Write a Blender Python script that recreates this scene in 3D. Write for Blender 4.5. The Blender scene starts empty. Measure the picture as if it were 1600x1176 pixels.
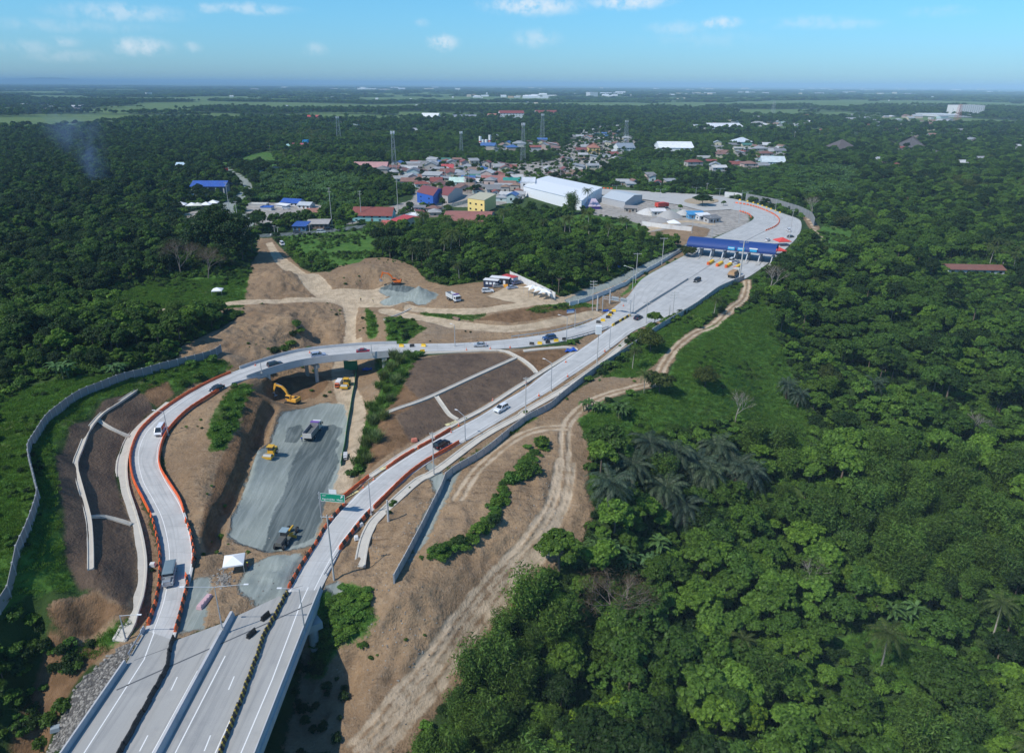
import bpy, bmesh, math, random
import numpy as np
from mathutils import Vector, Matrix
from mathutils.geometry import tessellate_polygon
R = math.radians
S = bpy.context.scene
C = S.collection
# ---------------------------------------------------------------- camera
CH = 90.0; FPX = 1101.0; PITCH = math.atan(457.0/1101.0); ROLL = R(0.36)
_r0 = np.array([1., 0, 0]); _u0 = np.array([0, math.sin(PITCH), math.cos(PITCH)]); FW = np.array([0, math.cos(PITCH), -math.sin(PITCH)])
RT = _r0*math.cos(ROLL)+_u0*math.sin(ROLL); UP = -_r0*math.sin(ROLL)+_u0*math.cos(ROLL)
CP = np.array([0, 0, CH])
cam_d = bpy.data.cameras.new('camera'); cam = bpy.data.objects.new('camera', cam_d); C.objects.link(cam)
cam_d.sensor_width = 36; cam_d.lens = 36*FPX/1600; cam_d.clip_start = 0.5; cam_d.clip_end = 90000
mw = Matrix(((RT[0], UP[0], -FW[0], 0), (RT[1], UP[1], -FW[1], 0), (RT[2], UP[2], -FW[2], CH), (0, 0, 0, 1)))
cam.matrix_world = mw
S.camera = cam
# ---------------------------------------------------------------- light, sky, exposure
SUN_AZ = R(-122); SUN_EL = R(50)      # azimuth from +Y, negative = left
sd = bpy.data.lights.new('sun', 'SUN'); sd.energy = 3.5; sd.angle = R(0.5); sd.color = (1.0, 0.95, 0.87)
so = bpy.data.objects.new('sun', sd); C.objects.link(so)
sdir = Vector((math.sin(SUN_AZ)*math.cos(SUN_EL), math.cos(SUN_AZ)*math.cos(SUN_EL), math.sin(SUN_EL)))
so.rotation_euler = sdir.to_track_quat('Z', 'Y').to_euler(); so.location = (0, 0, 200)
S.view_settings.view_transform = 'Standard'; S.view_settings.look = 'None'
S.view_settings.exposure = 0.27; S.view_settings.gamma = 1.0
wd = bpy.data.worlds.new('World'); S.world = wd; wd.use_nodes = True
def nn(nt, t, **k):
    n = nt.nodes.new(t)
    for a, b in k.items(): setattr(n, a, b)
    return n
def mth(nt, op, a, b=None, c=None, clamp=False):
    n = nt.nodes.new('ShaderNodeMath'); n.operation = op; n.use_clamp = clamp
    for i, v in enumerate((a, b, c)):
        if v is None: continue
        if isinstance(v, (int, float)): n.inputs[i].default_value = v
        else: nt.links.new(v, n.inputs[i])
    return n.outputs[0]
def mixc(nt, f, a, b, mode='MIX'):
    n = nt.nodes.new('ShaderNodeMix'); n.data_type = 'RGBA'; n.blend_type = mode
    for s, v in ((n.inputs[0], f), (n.inputs[6], a), (n.inputs[7], b)):
        if isinstance(v, (int, float)): s.default_value = v
        elif isinstance(v, tuple): s.default_value = (*v, 1) if len(v) == 3 else v
        else: nt.links.new(v, s)
    return n.outputs[2]
def sstep(nt, v, a, b):
    n = nt.nodes.new('ShaderNodeMapRange'); n.interpolation_type = 'SMOOTHSTEP'
    nt.links.new(v, n.inputs[0]); n.inputs[1].default_value = a; n.inputs[2].default_value = b
    return n.outputs[0]
def noise(nt, scale, detail=4, rough=.55, vec=None, dist=0):
    n = nt.nodes.new('ShaderNodeTexNoise'); n.inputs['Scale'].default_value = scale; n.inputs['Detail'].default_value = detail
    n.inputs['Roughness'].default_value = rough; n.inputs['Distortion'].default_value = dist
    if vec is not None: nt.links.new(vec, n.inputs['Vector'])
    return n
def build_world():
    nt = wd.node_tree; nt.nodes.clear()
    out = nn(nt, 'ShaderNodeOutputWorld'); bg = nn(nt, 'ShaderNodeBackground'); bg.inputs[1].default_value = SKY_STR
    sk = nn(nt, 'ShaderNodeTexSky'); sk.sky_type = 'NISHITA'; sk.sun_disc = False
    sk.sun_elevation = SUN_EL; sk.sun_rotation = SUN_AZ; sk.altitude = 100; sk.air_density = 1.0; sk.dust_density = 0.35; sk.ozone_density = 4.0
    tc = nn(nt, 'ShaderNodeTexCoord'); sx = nn(nt, 'ShaderNodeSeparateXYZ'); nt.links.new(tc.outputs['Generated'], sx.inputs[0])
    az = mth(nt, 'ARCTAN2', sx.outputs[0], sx.outputs[1]); el = mth(nt, 'ARCSINE', sx.outputs[2])
    # the blue of the air: slightly bluer than the plain model
    col = mixc(nt, 1.0, sk.outputs[0], SKY_TINT, 'MULTIPLY')
    g = sstep(nt, el, R(-0.5), R(6.5))
    col = mixc(nt, g, mixc(nt, 1.0, col, (0.55, 0.82, 1.16), 'MULTIPLY'), mixc(nt, 1.0, col, (0.60, 1.02, 1.19), 'MULTIPLY'))
    # left a little lighter near the horizon
    cv = nn(nt, 'ShaderNodeCombineXYZ'); nt.links.new(az, cv.inputs[0]); nt.links.new(el, cv.inputs[1])
    n1 = noise(nt, 55, 6, .62, cv.outputs[0]); n2 = noise(nt, 12, 4, .6, cv.outputs[0])
    nd = nn(nt, 'ShaderNodeVectorMath', operation='MULTIPLY_ADD'); nt.links.new(n1.outputs['Color'], nd.inputs[0]); nd.inputs[1].default_value = (.022, .009, 0); nt.links.new(cv.outputs[0], nd.inputs[2])
    cl = None
    #    px, py, half-width px, half-height px, strength
    for (px, py, hw, hh, st) in [(222, 73, 26, 8, .8), (693, 66, 16, 8, 1.0), (835, 9, 52, 9, .95), (985, 3, 42, 7, .95), (1128, 36, 20, 6, .8), (1270, 35, 45, 6, .3), (1330, 38, 30, 5, .3),
                                 (838, 60, 26, 9, .45), (1060, 44, 30, 7, .35), (395, 14, 42, 5, .55), (190, 20, 55, 8, .5), (100, 40, 80, 6, .22), (330, 14, 14, 4, .45), (496, 78, 12, 7, .35), (303, 74, 8, 5, .35),
                                 (100, 65, 14, 5, .4), (45, 74, 24, 6, .3), (105, 88, 36, 6, .28), (1470, 18, 30, 5, .2), (660, 36, 8, 4, .25), (1100, 62, 60, 8, .15)]:
        d = FW*FPX+RT*(px-800)+UP*(588-py); d = d/np.linalg.norm(d)
        a0 = math.atan2(d[0], d[1]); e0 = math.asin(d[2])
        v = nn(nt, 'ShaderNodeVectorMath', operation='SUBTRACT'); nt.links.new(nd.outputs[0], v.inputs[0]); v.inputs[1].default_value = (a0+.011, e0+.0045, 0)
        w = nn(nt, 'ShaderNodeVectorMath', operation='MULTIPLY'); nt.links.new(v.outputs[0], w.inputs[0]); w.inputs[1].default_value = (FPX/hw*.62, FPX/hh*.62, 0)
        l = nn(nt, 'ShaderNodeVectorMath', operation='LENGTH'); nt.links.new(w.outputs[0], l.inputs[0])
        m = mth(nt, 'MULTIPLY', sstep(nt, l.outputs['Value'], 1.15, 0.1), st)
        cl = m if cl is None else mth(nt, 'MAXIMUM', cl, m)
    cm = mth(nt, 'MULTIPLY', mth(nt, 'MULTIPLY', cl, .85), sstep(nt, n1.outputs['Fac'], .30, .62), clamp=True)
    col = mixc(nt, cm, col, CLOUD_COL)
    nt.links.new(col, bg.inputs[0]); nt.links.new(bg.outputs[0], out.inputs[0])
SKY_STR = 0.1; SKY_TINT = (0.85, 0.97, 1.04); CLOUD_COL = (7.0, 7.6, 8.2)
build_world()
S.cycles.max_bounces = 6; S.cycles.transparent_max_bounces = 8; S.cycles.volume_bounces = 0
rng = random.Random(7); nr = np.random.default_rng(11)
# ---------------------------------------------------------------- projection helpers
def ray(px, py):
    d = FW*FPX+RT*(px-800)+UP*(588-py); return d/np.linalg.norm(d)
def W(px, py, z):                     # the point of the place at height z seen in that direction
    d = ray(px, py); t = (z-CH)/d[2]; return CP+d*t
def proj(p):
    v = np.asarray(p)-CP; dp = v@FW
    return 800+FPX*(v@RT)/dp, 588-FPX*(v@UP)/dp, dp
def mpp(p): return ((np.asarray(p)-CP)@FW)/FPX
def hgt(p, pyt):                      # height of an upright thing at p whose top is seen at row pyt
    lo, hi = 0., 400.
    for _ in range(40):
        m = (lo+hi)/2
        if proj(np.asarray(p)+[0, 0, m])[1] > pyt: lo = m
        else: hi = m
    return lo
# ---------------------------------------------------------------- object helpers
def tag(o, label=None, cat=None, group=None, kind=None):
    if label: o['label'] = label
    if cat: o['category'] = cat
    if group: o['group'] = group
    if kind: o['kind'] = kind
    return o
def empty(name, loc=(0, 0, 0), rz=0, label=None, cat=None, group=None):
    o = bpy.data.objects.new(name, None); C.objects.link(o); o.location = tuple(float(v) for v in loc); o.rotation_euler = (0, 0, rz)
    o.empty_display_size = .2
    return tag(o, label, cat, group)
def link(name, me, parent=None, loc=None, rz=0):
    o = bpy.data.objects.new(name, me); C.objects.link(o)
    if parent is not None: o.parent = parent
    if loc is not None: o.location = tuple(float(v) for v in loc)
    if rz: o.rotation_euler = (0, 0, rz)
    return o
def np_mesh(name, v, f, mat=None, smooth=False, midx=None):
    me = bpy.data.meshes.new(name); v = np.asarray(v, dtype=np.float32); f = np.asarray(f, dtype=np.int32)
    k = f.shape[1]; me.vertices.add(len(v)); me.vertices.foreach_set('co', v.ravel())
    me.loops.add(f.size); me.loops.foreach_set('vertex_index', f.ravel())
    me.polygons.add(len(f)); me.polygons.foreach_set('loop_start', np.arange(0, f.size, k, dtype=np.int32))
    me.polygons.foreach_set('loop_total', np.full(len(f), k, dtype=np.int32))
    if midx is not None: me.polygons.foreach_set('material_index', np.asarray(midx, dtype=np.int32))
    if smooth: me.polygons.foreach_set('use_smooth', np.ones(len(f), dtype=bool))
    me.update(calc_edges=True)
    for m in (mat if isinstance(mat, (list, tuple)) else [mat]):
        if m: me.materials.append(m)
    return me
class MB:
    """collects simple solids and links them as one mesh object"""
    def __init__(s): s.v = []; s.f = []; s.m = []; s.mi = 0
    def add(s, vs, fs):
        o = len(s.v); s.v += [tuple(float(c) for c in p) for p in vs]; s.f += [[i+o for i in q] for q in fs]; s.m += [s.mi]*len(fs)
        return s
    def box(s, x0, x1, y0, y1, z0, z1, tx=0, ty=0):   # tx,ty shrink of the top
        s.add([(x0, y0, z0), (x1, y0, z0), (x1, y1, z0), (x0, y1, z0), (x0+tx, y0+ty, z1), (x1-tx, y0+ty, z1), (x1-tx, y1-ty, z1), (x0+tx, y1-ty, z1)],
              [(0, 3, 2, 1), (4, 5, 6, 7), (0, 1, 5, 4), (1, 2, 6, 5), (2, 3, 7, 6), (3, 0, 4, 7)]); return s
    def prism(s, pts, a, b, axis='y'):                # outline extruded a..b
        n = len(pts)
        def P(p, t): return (p[0], t, p[1]) if axis == 'y' else ((t, p[0], p[1]) if axis == 'x' else (p[0], p[1], t))
        s.add([P(p, a) for p in pts]+[P(p, b) for p in pts], [list(range(n)), list(range(2*n-1, n-1, -1))]+[(i, i+n, (i+1) % n+n, (i+1) % n) for i in range(n)]); return s
    def cyl(s, p, q, r0, r1=None, n=8, cap=True):
        r1 = r0 if r1 is None else r1; p = Vector(p); q = Vector(q); d = (q-p)
        if d.length < 1e-6: return s
        a = d.normalized().orthogonal().normalized(); b = d.normalized().cross(a)
        vs = [p+(a*math.cos(2*math.pi*i/n)+b*math.sin(2*math.pi*i/n))*r0 for i in range(n)]+[q+(a*math.cos(2*math.pi*i/n)+b*math.sin(2*math.pi*i/n))*r1 for i in range(n)]
        fs = [(i, (i+1) % n, (i+1) % n+n, i+n) for i in range(n)]
        if cap: fs += [list(range(n-1, -1, -1)), list(range(n, 2*n))]
        s.add(vs, fs); return s
    def bar(s, p, q, w, h):                           # box section bar
        p = Vector(p); q = Vector(q); d = (q-p).normalized(); up = Vector((0, 0, 1)) if abs(d.z) < .95 else Vector((0, 1, 0))
        a = d.cross(up).normalized()*w/2; b = a.cross(d).normalized()*h/2
        vs = [p-a-b, p+a-b, p+a+b, p-a+b, q-a-b, q+a-b, q+a+b, q-a+b]
        s.add(vs, [(0, 1, 2, 3), (7, 6, 5, 4), (0, 4, 5, 1), (1, 5, 6, 2), (2, 6, 7, 3), (3, 7, 4, 0)]); return s
    def build(s, name, mat, parent=None, loc=None, rz=0, smooth=False, bevel=0):
        me = s.mesh(name, mat, smooth); o = link(name, me, parent, loc, rz)
        if bevel:
            b = o.modifiers.new('b', 'BEVEL'); b.width = bevel; b.segments = 2; b.limit_method = 'ANGLE'
        return o
    def mesh(s, name, mat, smooth=False):
        me = bpy.data.meshes.new(name); me.from_pydata(s.v, [], s.f)
        for m in (mat if isinstance(mat, (list, tuple)) else [mat]): me.materials.append(m)
        me.polygons.foreach_set('material_index', s.m)
        if smooth: me.polygons.foreach_set('use_smooth', [True]*len(me.polygons))
        bm = bmesh.new(); bm.from_mesh(me); bmesh.ops.recalc_face_normals(bm, faces=bm.faces); bm.to_mesh(me); bm.free()
        me.update(); return me
def dup(root, loc, rz=None, label=None, group=None, scale=None):
    r = root.copy(); C.objects.link(r); r.location = tuple(float(v) for v in loc)
    if rz is not None: r.rotation_euler = (0, 0, rz)
    if scale is not None: r.scale = scale if isinstance(scale, (tuple, list)) else (scale,)*3
    if label: r['label'] = label
    if group: r['group'] = group
    for ch in KIDS(root):
        c = ch.copy(); C.objects.link(c); c.parent = r
        for g in KIDS(ch):
            d = g.copy(); C.objects.link(d); d.parent = c
    return r
_kids = {}
def KIDS(o):
    k = o.name
    if k not in _kids: _kids[k] = [x for x in C.objects if x.parent == o]
    return _kids[k]
# ---------------------------------------------------------------- materials
def mat(name, col, rough=.8, metal=0, var=0, vscale=.6, bump=0, bscale=6, objvar=0, spec=None, dirt=None):
    m = bpy.data.materials.new(name); m.use_nodes = True; nt = m.node_tree; b = nt.nodes['Principled BSDF']
    b.inputs['Roughness'].default_value = rough; b.inputs['Metallic'].default_value = metal
    if spec is not None: b.inputs['Specular IOR Level'].default_value = spec
    c = nn(nt, 'ShaderNodeRGB').outputs[0]; c.default_value = (*col, 1)
    tc = nn(nt, 'ShaderNodeTexCoord')
    if var:
        n = noise(nt, vscale, 6, .6, tc.outputs['Object'])
        f = mth(nt, 'MULTIPLY_ADD', n.outputs['Fac'], 2*var, 1-var)
        v = nn(nt, 'ShaderNodeVectorMath', operation='SCALE'); nt.links.new(c, v.inputs[0]); nt.links.new(f, v.inputs['Scale']); c = v.outputs[0]
    if dirt:
        n = noise(nt, dirt[0], 5, .65, tc.outputs['Object'])
        c = mixc(nt, mth(nt, 'MULTIPLY', sstep(nt, n.outputs['Fac'], .5, .75), dirt[2]), c, dirt[1])
    if objvar:
        oi = nn(nt, 'ShaderNodeObjectInfo'); f = mth(nt, 'MULTIPLY_ADD', oi.outputs['Random'], 2*objvar, 1-objvar)
        v = nn(nt, 'ShaderNodeVectorMath', operation='SCALE'); nt.links.new(c, v.inputs[0]); nt.links.new(f, v.inputs['Scale']); c = v.outputs[0]
    nt.links.new(c, b.inputs['Base Color'])
    if bump:
        n = noise(nt, bscale, 5, .6, tc.outputs['Object']); bp = nn(nt, 'ShaderNodeBump'); bp.inputs['Strength'].default_value = bump; bp.inputs['Distance'].default_value = .1
        nt.links.new(n.outputs['Fac'], bp.inputs['Height']); nt.links.new(bp.outputs[0], b.inputs['Normal'])
    return m
_mc = {}
def pm(col, rough=.6, metal=0, var=.12):
    k = (col, rough, metal, var)
    if k not in _mc: _mc[k] = mat('paint_%d' % len(_mc), col, rough, metal, var=var, vscale=.8)
    return _mc[k]
M_glass = mat('dark_glass', (.02, .025, .03), .08, 0, spec=.8)
M_tyre = mat('rubber', (.02, .02, .02), .85)
M_rim = mat('rim', (.5, .5, .52), .35, .8)
M_lampw = mat('lamp_lens', (.75, .75, .72), .2)
M_red = mat('tail_lens', (.35, .02, .02), .3)
M_conc = mat('concrete', (.42, .41, .385), .85, var=.18, vscale=.35, bump=.15, bscale=3, dirt=(.5, (.25, .23, .2), .5))
M_concb = mat('beige_concrete', (.50, .465, .40), .88, var=.2, vscale=.4, bump=.2, bscale=3, dirt=(.8, (.26, .22, .17), .5))
M_parap = mat('parapet_concrete', (.46, .46, .46), .85, var=.15, vscale=.3, dirt=(.4, (.28, .27, .25), .5))
M_steel = mat('galvanised_steel', (.46, .48, .5), .45, .4, var=.1)
M_white = mat('white_paint', (.75, .76, .76), .6, var=.08)
M_pole = mat('pole_concrete', (.45, .44, .42), .85, var=.1)
M_bark = mat('bark', (.16, .12, .085), .95, var=.25, vscale=2, objvar=.2)
M_barkp = mat('pale_bark', (.36, .32, .27), .95, var=.25, vscale=2, objvar=.1)
M_orange = mat('orange_plastic', (.72, .125, .028), .5, var=.22, vscale=.7, objvar=.12)
M_black = mat('black_plastic', (.025, .024, .023), .55, var=.2, vscale=1)
M_yellow = mat('yellow_paint', (.75, .47, .02), .55, var=.12, vscale=1)
M_green = mat('sign_green', (.0, .26, .15), .5)
M_blue = mat('blue_sheet', (.02, .085, .42), .5, var=.1)
# ================================================================ THE LAY OF THE LAND
def crom(P, sub):
    P = np.asarray(P, float); n = len(P); out = []
    for i in range(n-1):
        a = P[max(i-1, 0)]; b = P[i]; c = P[i+1]; d = P[min(i+2, n-1)]
        for k in range(sub):
            t = k/sub; out.append(.5*((2*b)+(-a+c)*t+(2*a-5*b+4*c-d)*t*t+(-a+3*b-3*c+d)*t**3))
    out.append(P[-1]); return np.array(out)
zr = lambda py: float(np.interp(py, [400, 430, 460, 500, 550, 600, 650, 700, 760, 800, 850, 884, 925], [11, 10.8, 10.3, 9.5, 8.2, 7, 5.6, 4.3, 2.8, 1.8, .6, .1, 0]))
LOOP = [((226, 984), (272, 1001), 0), ((242, 944), (289, 938), .3), ((248, 910), (296, 912), .8), ((250, 872), (303, 876), 1.5), ((247, 844), (301, 846), 2), ((239, 812), (292, 809), 2.7), ((224, 781), (281, 782), 3.3),
        ((209, 752), (262, 752), 4), ((203, 719), (251, 727), 4.6), ((206, 699), (249, 703), 5), ((216, 676), (258, 680), 5.5), ((235, 656), (276, 658), 6), ((259, 637), (300, 638), 6.5), ((291, 616), (335, 614), 7.1), ((329, 596), (374, 596), 7.6),
        ((361, 582), (408, 583), 8), ((406, 566), (444, 572), 8.2), ((455, 552), (481, 564), 8.3), ((509, 544), (528, 558), 8.4), ((581, 538.5), (581, 554), 8.5), ((640, 537), (640, 550), 8.5), ((711, 536), (711, 547.5), 8.6), ((760, 533), (760, 545.5), 8.7), ((810, 528), (816, 542), 8.8),
        ((862, 520), (868, 535), 9), ((904, 509), (913, 524), 9.1), ((937, 495), (953, 511), 9.35), ((962, 478), (985, 491), 9.8), ((980, 464), (1010, 477), 10.1), ((991, 450), (1030, 465), 10.3), ((1002, 437), (1053, 451), 10.6), ((1022, 424), (1074, 437), 10.8), ((1051, 409), (1100, 420), 11),
        ((1078, 394), (1125, 404), 11), ((1117, 372), (1162, 378), 11), ((1150, 357), (1193, 362), 11), ((1172, 346), (1212, 352), 11), ((1178, 340), (1217, 343), 11), ((1172, 335), (1207, 334), 11), ((1157, 329.5), (1180, 323.5), 11), ((1140, 327), (1147, 317), 11)]
RIGHT = [((449, 925), (501, 921)), ((470, 884), (520, 884)), ((495, 848), (538, 852)), ((508, 826), (556, 830)), ((525, 804), (570, 811)), ((545, 784), (588, 792)), ((560, 769), (606, 774)), ((588, 746), (628, 754)), ((605, 733), (645, 740)), ((647, 706), (691, 709)), ((690, 682), (735, 685)), ((721, 665), (770, 664)),
         ((747, 651), (800, 646)), ((786, 627), (828, 629)), ((821, 606), (861, 609)), ((851, 583), (893, 587)), ((891, 556), (930, 562)), ((929, 530), (962, 538)), ((953, 512), (994, 515)), ((985, 491.5), (1030, 501)), ((1010, 477.5), (1055, 490)), ((1030, 465.5), (1076, 480)), ((1053, 451.5), (1107, 463)),
         ((1074, 437.5), (1132, 449)), ((1100, 420.5), (1165, 435)), ((1125, 404.5), (1195, 415)), ((1162, 378.5), (1235, 382)), ((1193, 362.5), (1250, 363)), ((1212, 352.5), (1252, 348)), ((1217, 343), (1245, 341)), ((1207, 333.5), (1222, 333)), ((1180, 323), (1190, 321)), ((1147, 316.5), (1150, 311.5))]
def rows(T, sub=6):
    L = np.array([W(*r[0], r[2] if len(r) > 2 else zr(r[0][1])) for r in T]); Q = np.array([W(*r[1], r[2] if len(r) > 2 else zr(r[1][1])) for r in T])
    L = crom(L, sub); Q = crom(Q, sub)
    return L, Q
LOOP_L, LOOP_R = rows(LOOP); RT_L, RT_R = rows(RIGHT)
BR0, BR1 = 15*6+2, 19*6+5            # rows of the loop ramp that are the overpass
def poly(T, z=None): return np.array([W(x, y, z if z is not None else 0)[:2] for x, y in T])
VIA_DEPTH = -13
ctrl = '''27,880,11 61,786,12.5 48,723,13 50,699,13 68,669,13 101,636,13 141,612,12.5 188,593,12 253,576,11 321,560,10.5 345,547,10 0,953,6 0,800,13 0,700,13 20,620,12 0,520,10 100,560,12 150,500,9 0,420,9 200,420,9 250,520,10
213,610,9.5 152,656,9.3 130,693,9 118,725,8.7 128,770,8.2 138,808,7.8 142,840,7.3 143,890,6.5 160,628,12 110,665,12.3 88,712,12.3 90,756,12 101,805,10.5 103,878,7.5 124,922,4.6
262,628,7 225,660,6.2 200,690,5.5 188,725,5 192,765,4.3 205,805,3.6 217,850,2.6 219,890,1.8 214,940,.8 200,980,0 187,1000,-.5
150,925,4.4 110,942,4.2 78,956,4.0 187,945,3.2 200,968,-.6 110,1000,-.4 150,985,-1.2 60,1000,-1 40,1080,-5.5 0,1176,-11 0,1080,-2 20,1000,1.5 90,1050,-4 60,1176,-12 205,1005,-.8 180,1025,-1.8 150,1030,-2.6 110,1070,-4.5 100,1130,-7.5 172,1065,-1.8 140,1115,-2.5 112,1160,-4 80,1140,-8.5
290,960,0 320,940,0 400,930,0 440,900,0 350,880,0 400,860,0 480,800,0 380,800,0 430,750,0 520,720,0 420,680,0 480,660,0 540,660,0 500,640,0 560,690,.3 545,720,0 560,640,.5 560,600,.5 530,590,.5 430,600,.5 470,590,.5 480,570,1 560,560,1 600,572,2 520,770,0 500,810,0 350,960,0 310,985,0
400,612,7 385,635,6.5 362,672,6 347,706,5.2 330,740,4.5 321,797,3.2 312,835,1.5 424,628,.2 398,691,.2 359,777,.2 334,831,.2 327,850,0 300,700,4.8 285,730,4.4 300,780,3.4 310,660,6 350,640,6.8 312,860,1.4
620,566,8 600,600,5.5 590,650,5 578,690,4.3 566,725,2.5 572,600,.7 556,660,.4 546,720,.3 601,648,6.2 681,617,6.8 807,558,8.4 640,562,8.3 681,555,8.4 780,551,8.5 714,664,4.8 839,588,7.2 620,690,4.8 585,700,3.8 568,745,2.2 890,548,8.6
700,505,9.5 650,497,9 610,492,8 835,509,9.6 850,480,12.6 794,478,12.6 725,486,12 917,456,12.5 890,498,9.9 930,489,9.9 660,490,9.4 711,508,9.2 780,514,9.4
560,465,7.5 600,468,8 520,465,7.5 545,490,5 552,520,2.5 545,545,1 520,562,.6 440,470,8 350,475,9 290,478,9.5 235,487,10 430,425,15 400,440,12 370,468,9.5 460,430,13 492,455,8.5 450,466,8.5 410,392,9 380,420,10
500,480,8 460,478,9 430,490,10 380,500,10 330,530,10.5 290,550,11 450,520,7 480,520,4 493,536,.8 470,545,3 420,550,7.6 380,555,8.3 465,505,8.5 520,500,6 520,530,2.5 590,500,8 600,520,8.3 580,520,6.5 570,490,7.5
470,430,8.5 440,405,9 410,378,9.5 580,418,15 540,428,13 620,420,13 650,440,10 580,446,9 510,420,9.5 820,455,14 790,440,14 760,470,12.8 700,465,11 650,465,9.5 620,460,8.5
800,400,14 700,380,12 900,400,13 950,370,12 1000,390,12 700,430,13 900,440,13.5 600,390,10 500,360,10 402,369,10 600,300,10 800,300,11 900,300,11 1060,500,10 1120,467,10.8 1175,440,11 1205,430,11 1235,400,11
616,911,1.5 637,872,2 662,824,2.5 690,766,3.4 738,722,4.2 822,658,5.8 880,620,6.8 929,582,7.8 1037,509,9.5 568,854,.4 577,826,1.2 600,850,1.2 600,900,.8 950,600,8 1000,590,8.5 1060,560,9.5 1100,520,10.5 1150,500,11 1130,560,9.5 1100,600,7.5 1050,650,5 950,660,6 1150,550,6 1180,600,0 1150,480,11.5
905,640,6.8 890,665,6.3 885,720,4.8 878,780,2.8 850,840,.5 800,890,-2 740,960,-5 680,1040,-8 620,1110,-10.5 560,1176,-11.5 850,690,5.8 800,720,5.2 760,740,5 715,780,4 840,750,4.6 780,800,3.8 740,830,3.2 700,850,2.6 660,880,2 640,920,1 610,930,.5 600,960,-1 640,960,-1.6 700,900,.5 760,870,.6 820,830,1.8 620,1000,-4.2 580,1050,-7 560,1100,-9.5 520,1130,-10.8
545,925,-.5 570,950,-1 592,990,-3.5 520,960,-3 530,1010,-5.5 500,1000,-8 550,1045,-8.3 490,1060,-10 470,1120,-11 520,1085,-9.8 512,930,-1.5 920,760,3 930,800,1 880,860,-2 820,950,-6 760,1020,-9 700,1100,-12 640,1176,-14
1000,800,-6 1000,700,2 1100,700,-3 1200,650,-6 1200,800,-12 1100,900,-14 1000,1000,-15 900,1100,-16 1000,1176,-18 1300,1000,-18 1500,1176,-20 1400,900,-14 1300,700,-8 1450,700,-6 1500,560,-2 1300,560,-4 1300,480,4 1400,480,4 1530,430,6 1400,420,8 1600,380,8 1250,440,8 1600,900,-14 1600,700,-6
1300,350,9 1500,330,9 1200,300,10 1000,312,10.5 200,300,9 0,300,9 300,340,9 1600,300,9 100,360,9'''
cp = [tuple(float(t) for t in s.split(',')) for s in ctrl.split()]
XY = [W(*c) for c in cp]
for a, b in ((LOOP_L, LOOP_R), (RT_L, RT_R)):
    for i in range(0, len(a), 4):
        if a is LOOP_L and BR0-4 < i < BR1+3: continue
        w = np.linalg.norm((a[i]-b[i])[:2]); m = (a[i]+b[i])/2-[0, 0, .3]
        XY.append(m)
        if w > 14: XY.append(a[i]*.85+b[i]*.15-[0, 0, .3]); XY.append(b[i]*.85+a[i]*.15-[0, 0, .3])
for p in [(-60, 20, -14), (0, 30, -14), (40, 40, -15), (90, 20, -18), (-40, 50, -14), (5, 60, -14), (-20, -60, -14), (-150, 0, 5), (150, 0, -18), (250, 100, -12), (-250, 120, 10), (-200, 250, 10), (350, 250, 0), (500, 500, 8), (-500, 500, 8), (-500, 100, 9), (500, 0, -5),
          (0, 900, 9), (-600, 900, 8), (600, 900, 8), (-1000, 400, 8), (1000, 400, 8), (0, -400, -5), (-12, 70, -14), (-10, 84, -13.5), (-26, 66, -13.5)]: XY.append(np.array(p, float))
XY = np.array(XY)
keep = []
for i in range(len(XY)):
    if all(np.hypot(*(XY[i]-XY[j])[:2]) > 1.2 for j in keep): keep.append(i)
XY = XY[keep]
_c = 2.5
_D = np.sqrt(((XY[:, None, :2]-XY[None, :, :2])**2).sum(-1)+_c*_c)
_A = np.zeros((len(XY)+1,)*2); _A[:-1, :-1] = _D+np.eye(len(XY))*(-.15); _A[-1, :-1] = 1; _A[:-1, -1] = 1
_w = np.linalg.solve(_A, np.append(XY[:, 2], 0))
def base_h(x, y):
    sh = x.shape; x = x.ravel(); y = y.ravel(); o = np.empty(len(x))
    for i in range(0, len(x), 20000):
        xx = x[i:i+20000, None]; yy = y[i:i+20000, None]
        o[i:i+20000] = np.sqrt((xx-XY[:, 0])**2+(yy-XY[:, 1])**2+_c*_c)@_w[:-1]+_w[-1]
    r = np.hypot(x, y-200); b = np.clip((r-700)/500, 0, 1); b = b*b*(3-2*b)
    return (np.clip(o, -22, 18)*(1-b)+7*b).reshape(sh)
def vnoise(x, y, s, seed):
    g = np.random.default_rng(seed).random((256, 256)); X = x/s; Y = y/s; xi = np.floor(X).astype(int); yi = np.floor(Y).astype(int); fx = X-xi; fy = Y-yi
    fx = fx*fx*(3-2*fx); fy = fy*fy*(3-2*fy); G = lambda a, b: g[a % 256, b % 256]
    return (G(xi, yi)*(1-fx)+G(xi+1, yi)*fx)*(1-fy)+(G(xi, yi+1)*(1-fx)+G(xi+1, yi+1)*fx)*fy-.5
def axis(lo, hi, c0, c1, st, gr):
    a = list(np.arange(c0, c1+.01, st)); s = st; v = a[-1]
    while v < hi: s *= gr; v += s; a.append(min(v, hi))
    s = st; v = a[0]; b = []
    while v > lo: s *= gr; v -= s; b.append(max(v, lo))
    return np.array(b[::-1]+a)
GX = axis(-40000, 40000, -150, 155, .62, 1.07); GY = axis(-2500, 48000, 64, 320, .62, 1.022)
MX, MY = np.meshgrid(GX, GY)
HZ = base_h(MX, MY)
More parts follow.
